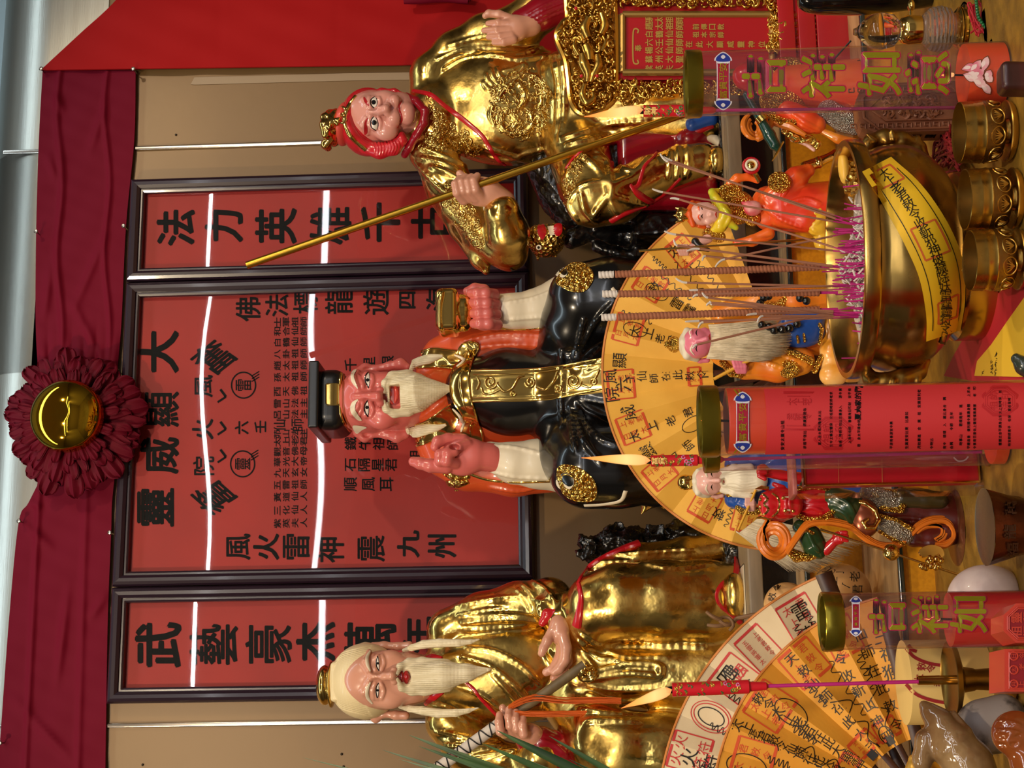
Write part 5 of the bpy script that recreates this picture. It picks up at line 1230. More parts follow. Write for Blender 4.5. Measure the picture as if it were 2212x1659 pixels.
# side handles shaped like beasts
for sg in (1, -1):
    s = Sculpt(1.06, .0018, (1920, 560)); yh = 562-sg*248
    s.poly([(1868, yh+sg*16, 0, 12), (1880, yh-sg*8, 0, 16), (1910, yh-sg*16, 0, 20), (1950, yh-sg*8, 0, 22), (1985, yh+sg*6, 0, 16), (2000, yh+sg*30, 0, 10)], 6)
    for k in range(7): s.ell((1880+k*17, yh-sg*(14+5*math.sin(k*2)), 12*math.cos(k*3)), (9, 12, 10), 4)
    s.poly([(1890, yh-sg*10, 16, 7), (1872, yh-sg*24, 22, 3)], 3).poly([(1930, yh-sg*14, 18, 8), (1926, yh-sg*34, 22, 3)], 3)
    s.build('beast_handle', M_brassd, t)
# yellow paper strip round the belly
def strip_pts():
    top = smooth_pts([(1862, 372), (1905, 440), (1950, 520), (1985, 600), (2000, 680), (2000, 737)], 6); bot = smooth_pts([(1925, 340), (1990, 400), (2045, 480), (2078, 560), (2086, 640), (2076, 712)], 6)
    return top, bot
tp, bt = strip_pts()
SV = np.array([[q0*(1-v)+q1*v for v in np.linspace(0, 1, 9)] for q0, q1 in zip(tp, bt)])
def onb(x, y, lift=1.5):
    h = hit(Bburn, x, y); return None if h is None else h[0]+h[1]*lift*bs
b = MB(); vs = [onb(*q) for row in SV for q in row]; last = None
for i, v in enumerate(vs):
    if v is None: vs[i] = last if last is not None else BC
    else: last = v
n1, n2 = SV.shape[:2]; fs = [(i*n2+j, i*n2+j+1, (i+1)*n2+j+1, (i+1)*n2+j) for i in range(n1-1) for j in range(n2-1)]
b.add(vs, fs, 0)
mid = (tp+bt)/2; tg = np.gradient(mid, axis=0); tg /= np.linalg.norm(tg, axis=1)[:, None]
txt = '太上老君敕令收斬邪神破穢除妖雷霆靈符令'
for i, ch in enumerate(txt):
    f_ = 2+(len(mid)-5)*i/(len(txt)-1); k = int(f_); c = mid[k]*(1-(f_-k))+mid[min(k+1, len(mid)-1)]*(f_-k); d = tg[k]
    write(b, ch, lambda u, v: onb(c[0]-v*d[0]*1+u*d[1], c[1]-v*d[1]*1-u*d[0], 2.3), 1, 25, 25, 0)
for o in (.16, .86): stroke(b, [tp[i]*(1-o)+bt[i]*o for i in range(2, len(tp)-2)], 1.8, lambda x, y: onb(x, y, 2.2), 1)
for i0, i1, o0, o1 in ((11, 16, .25, .8), (1, 4, .2, .8), (23, 27, .3, .8)):
    for o in (o0, o1): stroke(b, [tp[i]*(1-o)+bt[i]*o for i in range(i0, i1+1)], 4, lambda x, y: onb(x, y, 2.0), 2)
    for i in (i0, i1): stroke(b, [tp[i]*(1-o)+bt[i]*o for o in np.linspace(o0, o1, 6)], 4, lambda x, y: onb(x, y, 2.0), 2)
stroke(b, [(2040, 716), (2034, 742)], 12, lambda x, y: onb(x, y, 2.4), 1)
b.build('paper_strip', [mat('talisman_yellow', (232, 186, 30), .55), M_pen, mat('strip_stamp', (206, 96, 40), .6)], t)
# gold ingot on the ash at the staff side
tg_ = thing('gold_ingot', 'small gold paper ingot lying on the burner ash by the rim', 'ingot', at(1838, 375, 1.06)); b = MB()
c = at(1836, 372, 1.05); b.box(c, (.052, .02, .016), bev=.004, R=[[.96, -.26, 0], [.26, .96, 0], [0, 0, 1]]); b.build('body', M_goldt, tg_); b = MB()
b.ell(c+np.array([.004, -.006, .008]), (.02, .009, .006)); b.build('crown', mat('ingot_yellow', (226, 180, 70), .4), tg_)
# incense sticks
M_inc = mat('incense_brown', (158, 106, 82), .85, bump=(400, .2, .001)); M_mag = mat('incense_magenta', (186, 30, 122), .6); M_ash = mat('ash_tip', (208, 200, 192), .9)
def stick(x0, y0, x1, y1, D, lean, tip=22, curl=0):
    """tip (x0, y0) to foot (x1, y1), standing at depth D, top leaning towards the camera by lean metres"""
    t = thing('incense_stick', 'thin brown incense stick with pink foot and ash tip standing in the brass burner', 'incense stick', at(x1, y1, D), 'thin incense sticks in the brass burner')
    q = lambda f: at(x1+(x0-x1)*f, y1+(y0-y1)*f, D+lean*f)
    L = math.hypot(x1-x0, y1-y0); fm = 48/L; ft = 1-tip/L
    b = MB(); b.tube([q(-8/L), q(fm)], .00075, 6); b.build('bamboo_foot', M_mag, t)
    b = MB(); b.tube([q(fm), q(.5), q(ft)], .00125, 8); b.build('incense_coating', M_inc, t)
    if tip > 2:
        b = MB(); d = (q(1)-q(ft)); b.tube([q(ft)+d*k/5+np.array([curl*.00003*k*k*3, 0, -abs(curl)*.00002*k*k]) for k in range(6)], [.0013, .0013, .0013, .0012, .0011, .0008], 6); b.build('ash_tip', M_ash, t)
g = random.Random(11)
for a in ((1424, 343, 1848, 480, 20), (1433, 341, 1850, 488, 20), (1408, 411, 1846, 486, 24), (1446, 424, 1846, 548, 22), (1434, 504, 1846, 546, 26), (1453, 529, 1846, 583, 10), (1481, 534, 1846, 580, 30), (1514, 552, 1848, 588, 10), (1542, 565, 1845, 500, 24),
          (1458, 610, 1842, 620, 26), (1489, 627, 1846, 616, 18), (1495, 637, 1846, 624, 12), (1515, 641, 1846, 684, 14), (1524, 653, 1848, 676, 12), (1532, 657, 1848, 680, 6), (1612, 678, 1848, 674, 22), (1632, 683, 1848, 682, 16), (1480, 694, 1846, 686, 30), (1505, 697, 1846, 678, 14), (1495, 747, 1838, 664, 10)):
    stick(*a[:4], 1.06+g.uniform(-.03, .05), g.uniform(.0, .05), a[4], g.uniform(-3, 3))
M_coil = mat('spiral_incense', (150, 92, 64), .85, bump=(300, .2, .001))
for (x0, y0, x1, y1), w in (((1293, 594, 1800, 576), 'nearest the orange-haired figurine'), ((1301, 635, 1800, 632), 'middle one of the three'), ((1299, 686, 1800, 668), 'nearest the small long-bearded elder')):
    t = thing('spiral_incense', 'thick spiral brown incense stick with white burnt tip, '+w, 'incense stick', at(x1, y1, 1.03), 'spiral incense sticks in the brass burner')
    q = lambda f: at(x1+(x0-x1)*f, y1+(y0-y1)*f, 1.03)
    for nm, f0, f1, m in (('spiral_body', .06, .93, M_coil), ('ash_tip', .935, 1.0, M_ash)):
        b = MB(); n = int((f1-f0)*L_) if False else int((f1-f0)*1400); vs = []; P0, P1 = q(f0), q(f1); ax = (P1-P0); ln = np.linalg.norm(ax); ax /= ln; e1 = np.cross(ax, [0, 1, 0]); e1 /= np.linalg.norm(e1); e2 = np.cross(ax, e1)
        n = int(ln/.0007); m_ = 14; turns = ln/.0041
        for i in range(n+1):
            for j in range(m_):
                w_ = 2*PI*j/m_; ph = (i/n*turns-j/m_) % 1; r = .0041*(.78+.26*math.sqrt(max(0, 1-(2*ph-1)**2))); vs.append(P0+ax*ln*i/n+r*(e1*math.cos(w_)+e2*math.sin(w_)))
        fs = [(i*m_+j, i*m_+(j+1) % m_, (i+1)*m_+(j+1) % m_, (i+1)*m_+j) for i in range(n) for j in range(m_)]+[list(range(m_))[::-1], [n*m_+j for j in range(m_)]]
        b.add(vs, fs); b.build(nm, m, t, sharp=0)
    b = MB(); b.tube([q(.06), q(-.02)], .0016, 8); b.build('bamboo_foot', M_mag, t)
b = MB(); zz = TZ+H*.84
for i in range(120):
    a, r = g.uniform(0, 2*PI), min(.7, abs(g.gauss(0, .30)))*Rr; x, y = BC[0]-.012+r*math.cos(a)*1.3, BC[1]+r*math.sin(a); h = g.uniform(.008, .034)
    b.tube([(x, y, zz-.006), (x+g.uniform(-.005, .005), y+g.uniform(-.004, .004), zz+h)], .0009, 5)
o = b.build('burnt_stubs', M_mag); tag(o, 'dense clump of pink burnt incense stubs standing in the ash', 'incense stubs', kind='stuff')
b = MB()
for i in range(170):
    a, r = g.uniform(0, 2*PI), abs(g.gauss(0, .42))*Rr; x, y = BC[0]-.01+min(r, Rr*.8)*math.cos(a), BC[1]+min(r, Rr*.8)*math.sin(a); a2 = g.uniform(0, 6.3); l = g.uniform(.006, .016); z = zz+g.uniform(0, .028)*max(0, 1-r/Rr*1.6)
    b.tube([(x, y, z), (x+l*.5*math.cos(a2), y+l*.5*math.sin(a2), z+g.uniform(.0, .005)), (x+l*math.cos(a2+.7), y+l*math.sin(a2+.7), z-.002)], .0011, 5)
tag(b.build('ash_curls', M_ash), 'grey curls of fallen incense ash lying among the pink stubs', 'ash', kind='stuff')
# ------------------------------------------------------------------ clear candles
M_tube = glass_mat('clear_plastic', (240, 232, 238), 2.0, .05, .55, ((190, 164, 176), .035)); M_lid = mat('olive_gold_lid', (132, 116, 34), .25, .85)
M_waxr = mat('red_wax', (206, 26, 16), .35, coat=.3); M_waxo = mat('orange_wax', (234, 74, 12), .35, coat=.3)
M_gch = mat('green_gold_foil', (156, 150, 34), .25, .35, bump=(30, .2, .003)); M_mch = mat('magenta_outline', (176, 20, 74), .4)
M_lblr = mat('label_crimson', (156, 16, 50), .4); M_lblb = mat('label_blue', (40, 56, 150), .4); M_lblw = mat('label_white', (220, 220, 232), .4); M_lblg = mat('label_gold', (190, 170, 40), .3, .6)
def flame(t, base, tip, w, bend=(0, 0, 0)):
    m = MATS.get('candle_flame')
    if m is None:
        m = bpy.data.materials.new('candle_flame'); m.use_nodes = True; nt = m.node_tree; N = nt.nodes; L = nt.links; N.remove(N['Principled BSDF'])
        em = N.new('ShaderNodeEmission'); tc = N.new('ShaderNodeTexCoord'); sp = N.new('ShaderNodeSeparateXYZ'); rp = N.new('ShaderNodeValToRGB'); tr = N.new('ShaderNodeBsdfTransparent'); mx = N.new('ShaderNodeMixShader'); lw = N.new('ShaderNodeLayerWeight'); lw.inputs[0].default_value = .35
        L.new(tc.outputs['Generated'], sp.inputs[0]); L.new(sp.outputs['Z'], rp.inputs[0])
        e = rp.color_ramp.elements; e[0].color = (1, .34, .10, 1); e[1].color = (1, .22, .04, 1); q = e.new(.35); q.color = (1, .56, .20, 1); q = e.new(.65); q.color = (1, .40, .09, 1)
        L.new(rp.outputs[0], em.inputs[0]); em.inputs[1].default_value = 1.5; inv = N.new('ShaderNodeMath'); inv.operation = 'MULTIPLY_ADD'; inv.inputs[1].default_value = -1.1; inv.inputs[2].default_value = 1.0; inv.use_clamp = True
        L.new(lw.outputs['Facing'], inv.inputs[0]); L.new(inv.outputs[0], mx.inputs[0]); L.new(tr.outputs[0], mx.inputs[1]); L.new(em.outputs[0], mx.inputs[2]); L.new(mx.outputs[0], N['Material Output'].inputs[0]); MATS['candle_flame'] = m
    b = MB(); base, tip = np.asarray(base), np.asarray(tip); n = 14
    pts = [base+(tip-base)*k/n+np.asarray(bend)*math.sin(k/n*PI) for k in range(n+1)]
    b.tube(pts, [max(.0003, w*(math.sin(min(1, (k/n)*1.0)**.55*PI)**.9)*(1-.2*k/n)) for k in range(n+1)], 14); b.build('flame', m, t)
def clear_candle(name, label, base, top_px, rpx, lidw, wax_px, chars, lab, wm, paper=None):
    base = np.array(base); k = psz(base); r = rpx*k
    ztop = at(top_px[0], top_px[1], -base[1])[2]; t = thing(name, label, 'candle', (base[0], base[1], TZ))
    xz = lambda x: at(x, top_px[1], -base[1]-r)[2]
    zl = xz(top_px[0]+lidw); zw = at(wax_px, top_px[1], -base[1]-r)[2]
    b = MB(); b.lathe([(r, .0), (r, zl+.004-TZ)], (base[0], base[1], TZ), 64); b.n and None
    b2 = MB()
    for i in range(0): pass
    # open tube: drop the end caps
    b.f = b.f[:-2]; b.mi = b.mi[:-2]; b.build('clear_tube', M_tube, t, sharp=0); bv = b.bvh()
    b = MB(); h = ztop-zl; b.lathe([(r*.9, h*.5), (r*.92, h*.9), (r*1.03, h), (r*1.06, h*.94), (r*1.05, h*.05), (r*1.02, -.001), (r*1.005, 0), (r*.98, .001), (r*.9, h*.5)], (base[0], base[1], zl), 64); b.build('lid', M_lid, t)
    b = MB(); b.lathe([(.0001, .002), (r*.96, .002), (r*.965, .004), (r*.965, zw-TZ-.002), (r*.95, zw-TZ), (.0001, zw-TZ-.003)], (base[0], base[1], TZ), 64); b.build('wax', wm, t)
    b = MB(); b.tube([(base[0], base[1], zw-.004), (base[0]+.001, base[1], zw+.012)], .0012, 6); b.build('wick', M_ink, t)
    flame(t, (base[0]+.001, base[1], zw+.008), (base[0]+.001, base[1], zw+.024), .0026)
    P = lambda x, y, l=.8: (lambda h: base if h is None else h[0]+h[1]*l*k)(hit(bv, x, y))
    for ch, x, y, w in chars:
        b = MB()
        [write(b, ch, lambda u, v: P(x-v+w*.05*math.cos(q), y-u+w*.05*math.sin(q), .5+.05*q), 0, w, w, 0) for q in np.linspace(0, 2*PI, 9)[:-1]]; [write(b, ch, lambda u, v: P(x-v+w*.022*math.cos(q), y-u+w*.024*math.sin(q), 1.2+.06*q), 1, w, w, 0) for q in np.linspace(0, 2*PI, 5)[:-1]]; b.build('foil_character', [M_mch, M_gch], t, smooth=False)
    if lab:
        x0, x1, y0, y1 = lab; xm = (x0+x1)/2; b = MB(); e = (x1-x0)*.62
        patch(b, bv, [(xm, y0-e), (x0, y0-e*.45), (x0-3, y0), (x0+2, y0+e*.3), (x0+2, y1-e*.3), (x0-3, y1), (x0, y1+e*.45), (xm, y1+e), (x1, y1+e*.45), (x1+3, y1), (x1-2, y1-e*.3), (x1-2, y0+e*.3), (x1+3, y0), (x1, y0-e*.45)], 0, .6, 4, 3)
        for yy, sg in ((y0, -1), (y1, 1)): patch(b, bv, [(xm, yy+sg*(e-3)), (x0+3, yy+sg*e*.45), (x0+1, yy), (xm, yy-sg*2), (x1-1, yy), (x1-3, yy+sg*e*.45)], 1, .9, 4, 3); patch(b, bv, [(xm-5, yy+sg*e*.4), (xm, yy+sg*e*.65), (xm+5, yy+sg*e*.4), (xm, yy+sg*e*.2)], 0, 1.2, 4, 3)
        patch(b, bv, [(x0+5, y0+6), (x1-5, y0+6), (x1-4, y0+10), (x1-4, y1-10), (x1-5, y1-6), (x0+5, y1-6), (x0+4, y1-10), (x0+4, y0+10)], 2, 1.0, 4, 2)
        for i, ch in enumerate('富貴平安'):
            yy = y1-14-(y1-y0-28)*i/3; write(b, ch, lambda u, v: P(xm-v, yy-u, 1.5), 3, x1-x0-13, x1-x0-15, .01)
        b.build('name_label', [M_lblw, M_lblb, M_lblr, M_lblg], t, smooth=False)
    return t, bv, P, r, k
b1 = on(2168, 160, TZ)
t, bv, P, r, k = clear_candle('tube_candle', 'tall clear tube candle with lotus base in front of the red dragon shrine', b1, (1480, 172), 70, 26, 2062, [('吉', 1650, 165, 92), ('祥', 1778, 164, 92), ('如', 1900, 160, 92), ('意', 2003, 158, 94)], (1546, 1578, 132, 218), M_waxo)
M_lotp = mat('lotus_pink', (216, 120, 142), .4, rgb2=(232, 190, 196), cscale=60); M_lotl = mat('lotus_light', (236, 214, 214), .4)
b = MB(); g2 = random.Random(2)
for (x, y), an, L, w in (((2128, 150), 2.6, 42, 22), ((2120, 128), 2.2, 44, 20), ((2128, 170), 3.3, 46, 24), ((2132, 190), 3.8, 44, 22), ((2110, 142), 2.9, 36, 20), ((2112, 172), 3.5, 36, 22), ((2134, 120), 1.9, 40, 18), ((2140, 204), 4.1, 36, 18), ((2118, 158), 3.14, 30, 20), ((2140, 150), 2.0, 26, 18), ((2144, 178), 4.0, 26, 18)):
    o = [(x+L*f*math.cos(an)-w/2*s_*math.sin(PI*f**.8)*math.sin(an), y+L*f*math.sin(an)+w/2*s_*math.sin(PI*f**.8)*math.cos(an)) for s_, fs in ((1, np.linspace(0, 1, 8)), (-1, np.linspace(1, 0, 8)[1:-1])) for f in fs]
    patch(b, bv, o, 2, .8, 5, 1); cx, cy = np.mean(o, axis=0); patch(b, bv, [(cx+(q-cx)*.88, cy+(z-cy)*.86) for q, z in o], 0, 1.0, 5, 1); patch(b, bv, [(cx+(q-cx)*.5-4, cy+(z-cy)*.4) for q, z in o], 1, 1.2, 5, 1)
b.build('lotus_print', [M_lotp, M_lotl, mat('lotus_line', (110, 60, 30), .5)], t, smooth=False)
b3 = at(2262, 1335, 1.155); b3[2] = TZ
clear_candle('tube_candle', 'clear tube candle with red wax standing in front of the ochre fan', b3, (1774, 1335), 61, 30, 2036, [('吉', 1916, 1332, 76), ('祥', 2008, 1328, 78), ('如', 2092, 1328, 78)], (1838, 1859, 1300, 1362), M_waxr)
b2_ = at(2262, 894, 1.25); b2_[2] = TZ
t, bv, P, r, k = clear_candle('tube_candle', 'clear tube candle wrapped in a printed red paper, in front of the incense burner', b2_, (1510, 912), 75, 32, 1562, [], (1588, 1620, 866, 958), M_waxo)
# folded gold band with chevrons below the lid
b = MB()
for i in range(5):
    y = 842+i*34
    if 870 < y < 950: continue
    for q in (0, 9): lay(b, bv, [(1596+q, y-14), (1586+q, y), (1596+q, y+14)], 2, 0, 5, .4, .8, sm=1)
b.build('chevron_print', M_lblg, t)
# red printed paper sheet rolled round it
b = MB(); th0 = None; zt = at(1655, 900, 1.25+r)[2]
vx = math.atan2(CAM[1]-b2_[1], CAM[0]-b2_[0])
def pp(u, v): a = vx-1.15+2.15*u; return (b2_[0]+(r+.0025)*math.cos(a), b2_[1]+(r+.0025)*math.sin(a), TZ+.002+(zt-TZ-.002)*v)
b.sheet(pp, 40, 24, m=0); bvp = b.bvh(); Pp = lambda x, y, l=.7: (lambda h: b2_ if h is None else h[0]+h[1]*l*k)(hit(bvp, x, y))
g3 = random.Random(9)
body = '太上老君敕令善信合家平安生意興隆財源廣進出入平安身體健康事業順利福如東海壽比南山年月日時叩求祖師保佑'
for x, y0, y1, sz in ((1690, 900, 968, 8), (1738, 872, 966, 7), (1770, 880, 958, 6.5), (1795, 838, 962, 6.5), (1815, 832, 962, 6.5), (1835, 830, 962, 6.5), (1855, 858, 962, 6.5), (1925, 900, 966, 6.5), (1958, 880, 966, 7), (1985, 836, 966, 7), (2012, 930, 966, 7), (2040, 846, 966, 7), (2055, 876, 966, 7), (2075, 860, 966, 7), (2092, 830, 966, 6.5), (2105, 826, 966, 6.5), (2160, 836, 966, 6.5), (2180, 850, 960, 6.5)):
    n = int((y1-y0)/(sz*1.15))
    for i in range(n):
        if g3.random() < .12: continue
        ch = body[g3.randrange(len(body))]; y = y1-i*sz*1.15; write(b, ch, lambda u, v: Pp(x-v, y-u), 1, sz, sz, .02)
for i, ch in enumerate('夏大家的門'): y = 900-i*15; write(b, ch, lambda u, v: Pp(1853-v, y-u-.0), 1, 14, 14, .03)
for cx, cy, rr, n in ((1800, 936, 44, 8), (2160, 866, 40, 8)):
    for q, w in ((1.0, 5), (.86, 1.6), (.74, 1.6)): stroke(b, [(cx+rr*q*math.cos(2*PI*(i+.5)/n), cy+rr*q*.82*math.sin(2*PI*(i+.5)/n)) for i in range(n+1)], w, lambda x, y: Pp(x, y, .9), 2)
    for i, ch in enumerate('祖師法印'): write(b, ch, lambda u, v: Pp(cx-14+(i//2)*26-v, cy+10-(i % 2)*22-u, .9), 2, 18, 18, .0)
for q in ((1692, 846), (1757, 846), (1757, 926), (1692, 926)): pass
for q, w in ((0, 5), (8, 1.6)): stroke(b, [(1692+q, 848+q), (1757-q, 848+q), (1757-q, 928-q), (1692+q, 928-q), (1692+q, 848+q)], w, lambda x, y: Pp(x, y, .9), 2)
for i, ch in enumerate('太上老君敕令'): write(b, ch, lambda u, v: Pp(1710+(i % 3)*16-v, 868+(i//3)*32-u, .9), 2, 15, 22, .0)
b.build('printed_sheet', [mat('red_sheet', (198, 44, 50), .6), M_ink, mat('seal_crimson', (176, 16, 30), .6)], t, smooth=True, sharp=0)
# the same kind of candle half hidden behind it
b4 = at(2200, 938, 1.10); b4[2] = TZ
t, bv, P, r, k = clear_candle('tube_candle', 'clear tube candle mostly hidden behind the one wrapped in red paper', b4, (1518, 926), 66, 24, 2120, [], None, M_waxo)
# ------------------------------------------------------------------ joss candles with long sticks
M_jred = mat('joss_red', (204, 26, 40), .35, coat=.3); M_jgold = mat('joss_gold', (196, 158, 60), .3, .6); M_jgrn = mat('joss_green', (60, 110, 50), .4)
def joss(label, head0, head1, stick1, D, rpx, tip, text=None):
    p0, p1, p2 = at(*head0, D), at(*head1, D), at(*stick1, D); k = psz(p0); r = rpx*k
    t = thing('joss_candle', label, 'candle', p2)
    b = MB(); b.tube([p0, p0*.02+p1*.98, p1], [r, r, r*.8], 20); bv = b.bvh(); b.build('printed_head', M_jred, t)
    b = MB(); L = head1[0]-head0[0]; gg = random.Random(int(head0[1]))
    for i in range(26):
        x = head0[0]+4+gg.random()*L*.62; f = (x-head0[0])/L; y = head0[1]+(head1[1]-head0[1])*f+gg.uniform(-1, 1)*rpx*.85; lay(b, bv, [(x-gg.uniform(1, 4), y-3), (x+2, y), (x-1, y+3)], 1.6, gg.choice((0, 0, 1)), 5, .4, .5, sm=1)
    for i in range(8):
        x = head0[0]+L*(.68+.2*gg.random()); f = (x-head0[0])/L; y = head0[1]+(head1[1]-head0[1])*f+gg.uniform(-.8, .8)*rpx; lay(b, bv, [(x+3.5*math.cos(q), y+3.5*math.sin(q)) for q in np.linspace(0, 5.5, 7)], 1.5, gg.choice((0, 2, 1)), 5, .5, .5, sm=1)
    if text:
        for i, ch in enumerate(text):
            x = head0[0]+8+i*15; f = (x-head0[0])/L; y = head0[1]+(head1[1]-head0[1])*f; write(b, ch, lambda u, v: (lambda h: p0 if h is None else h[0]+h[1]*k*1.2)(hit(bv, x-v, y-u)), 3, 15, 14, .04)
    b.build('printing', [M_jgold, M_jgrn, mat('joss_pink', (206, 120, 170), .4), mat('joss_letters', (240, 200, 120), .4)], t, smooth=False)
    b = MB(); q = p1*.8+p2*.2 if False else p1+(p2-p1)*.08; b.tube([p1, q, q+(p2-p1)*.01], [r*.72, r*.6, r*.3], 14); b.build('sleeve', M_jred, t)
    b = MB(); b.tube([p1+(p2-p1)*.05, p2], r*.27, 10); b.build('stick', M_mag, t)
    d = (p0-p1)/np.linalg.norm(p0-p1); b = MB(); b.tube([p0-d*.004, p0+d*13*k], [r*.55, r*.45], 10); b.build('wick', M_ink, t)
    if text: c_ = np.array([p2[0], p2[1], TZ]); b = MB(); b.lathe([(.0001, 0), (.016, 0), (.016, .003), (.005, .006), (.004, max(.008, p2[2]-TZ+.004)), (.0001, max(.008, p2[2]-TZ+.004))], c_, 28); b.build('foot', M_brassd, t)
    flame(t, p0+d*1*k+np.array([.0, -.004, 0]), at(*tip, D+.004), 13*k, (0, 0, 0)); return t, p2, k
joss('lit joss candle on a pink stick in the brass holder before the ochre fan', (1452, 1490), (1620, 1483), (2058, 1470), 1.05, 15, (1342, 1530))
joss('lit joss candle in front of the black-hatted statue, beside the paper-wrapped tube candle', (1406, 996), (1508, 994), (2128, 976), 1.035, 12.5, (1256, 989), '富貴')
joss('lit joss candle close to the red dragon shrine, below the tip of the gold staff', (1390, 240), (1490, 239), (2122, 232), 1.06, 13, (1262, 252), '財神')
# brass holder with dish
hb = on(2150, 1468, TZ); hb = at(2168, 1467, 1.05); k = psz(hb); hx, hy = hb[0], hb[1]
zd = at(2062, 1478, 1.05)[2]; t = thing('candle_holder', 'antique brass candle holder with wide drip dish behind the red stone seals', 'candle holder', (hx, hy, TZ))
b = MB(); R0 = 83*k
b.lathe([(.0001, 0), (52*k, 0), (54*k, 5*k), (44*k, 12*k), (26*k, 18*k), (22*k, zd-TZ-45*k), (24*k, zd-TZ-42*k), (28*k, zd-TZ-18*k), (.55*R0, zd-TZ-12*k), (.95*R0, zd-TZ-1*k), (R0, zd-TZ+10*k), (R0*.97, zd-TZ+11*k), (.9*R0, zd-TZ+4*k), (.5*R0, zd-TZ-4*k), (.0001, zd-TZ-5*k)], (hx, hy, TZ), 72); b.build('dish', M_brassd, t)
b = MB(); b.lathe([(10*k, -8*k), (10*k, 78*k), (8*k, 78*k), (8*k, 40*k), (.0001, 40*k)], (hx, hy, zd), 24); b.build('socket', M_brass, t)
# ------------------------------------------------------------------ brass offering bowls
M_bowl = mat('bowl_brass', (186, 148, 72), .24, 1.0, rough2=.34, cscale=20); M_etch = mat('etched_band', (140, 106, 56), .4, 1.0, bump=(160, .5, .002))
def bowl(x, y, D, label):
    c = at(x, y, D); k = psz(c); r = 67*k; c = np.array([c[0], c[1], TZ])
    t = thing('offering_bowl', label, 'bowl', c, 'brass offering bowls in a row before the burner')
    b = MB(); b.lathe([(.0001, .003), (.3*r, .003), (.32*r, 0), (.84*r, .0), (.95*r, .003), (1.0*r, .007), (.97*r, .008), (.6*r, .004), (.42*r, .005), (.38*r, .008), (.5*r, .011)], c, 48); b.build('saucer_foot', M_bowl, t)
    h0 = .009
    b = MB(); b.lathe([(.0001, h0), (.45*r, h0), (.72*r, h0+.003), (.92*r, h0+.010), (1.0*r, h0+.018), (1.0*r, h0+.023)], c, 64); b.build('etched_body', M_etch, t); bv = b.bvh()
    b = MB(); b.lathe([(1.0*r, h0+.023), (1.015*r, h0+.024), (1.0*r, h0+.0255), (.985*r, h0+.031), (1.0*r, h0+.0325), (.985*r, h0+.034), (.985*r, h0+.044), (.965*r, h0+.0445), (.955*r, h0+.042), (.96*r, h0+.022), (.85*r, h0+.010), (.4*r, h0+.005), (.0001, h0+.005)], c, 64); b.build('rim_wall', M_bowl, t)
    b = MB()
    for i in range(9):
        a0 = i*2*PI/9
        def q(u, v):
            a = a0+u; z = TZ+h0+.0125+.0085*v; rr = r*(.92+.08*min(1, max(0, (v+1)/2)))*1.012; return (c[0]+rr*math.cos(a), c[1]+rr*math.sin(a), z)
        b.tube([q(.30*math.cos(w), .8*math.sin(w)) for w in np.linspace(0, 2*PI, 21)[:-1]], .0007, 5, closed=True)
        for m_ in (-.8, -.4, 0, .4, .8): b.tube([q(0, -.5), q(m_*.15, .0), q(m_*.24, .42*math.cos(m_))], [.0006, .001, .0005], 5)
    b.build('floral_relief', M_bowl, t)
bowl(2188, 283, 1.225, 'brass offering bowl nearest the tall lotus candle, on a saucer foot')
bowl(2197, 428, 1.225, 'middle one of the three brass offering bowls in front of the burner')
bowl(2207, 560, 1.225, 'brass offering bowl at the burner-centre end of the row, nearest the yellow paper')
# ================================================================== small figures
ZMIN = Z1+.0004
M_pinkl = mat('light_flesh_paint', (226, 172, 160), .35, coat=.3); M_pinkd = mat('rose_flesh_paint', (224, 120, 142), .3, coat=.35)
M_fur = mat('beard_hair_fibre', (214, 200, 172), .75, rgb2=(196, 180, 150), cscale=60); M_hairw = mat('cream_hair_paint', (226, 216, 192), .45)
M_blue = mat('royal_blue_paint', (28, 74, 156), .3, coat=.3); M_ora = mat('bright_orange_paint', (236, 116, 28), .28, coat=.4, rgb2=(238, 150, 40), cscale=16)
M_orr = mat('orange_red_paint', (226, 62, 34), .28, coat=.4, rgb2=(238, 112, 36), cscale=14); M_grn = mat('lime_green_paint', (150, 192, 44), .3, coat=.3, rgb2=(226, 196, 40), cscale=30)
M_dgrn = mat('bottle_green_paint', (34, 62, 34), .25, coat=.4); M_yel = mat('yellow_paint', (232, 186, 50), .3, coat=.3); M_mar = mat('maroon_paint', (84, 26, 22), .3, coat=.3)
M_gsc = mat('gold_scales', (226, 180, 80), .2, 1.0, bump=(420, 1.0, .003, 'voronoi')); M_sil = mat('silver_scales', (180, 178, 170), .3, .8, bump=(520, 1.0, .003, 'voronoi'))
M_rib = mat('orange_ribbon', (214, 116, 30), .32, coat=.3); M_bead = mat('black_bead', (12, 12, 13), .12, coat=.6)
def small_eyes(par, bv, eyes, brows, lips, bm):
    b = MB()
    for (x, y, w) in eyes: lay(b, bv, [(x+1, y-w), (x-1.5, y), (x+1, y+w)], [.4, 1.5, .4], 0, 6, .3, .4, sm=3)
    b.build('eyes', M_eyeb, par)
    if brows:
        b = MB()
        for l in brows: lay(b, bv, l, [1, 2.6, 1], 0, 6, .5, .5, sm=3)
        b.build('eyebrows', bm, par)
    b = MB(); lay(b, bv, lips, [.6, 2.0, .6], 0, 6, .5, .4, sm=3); b.build('lips', M_lip, par)
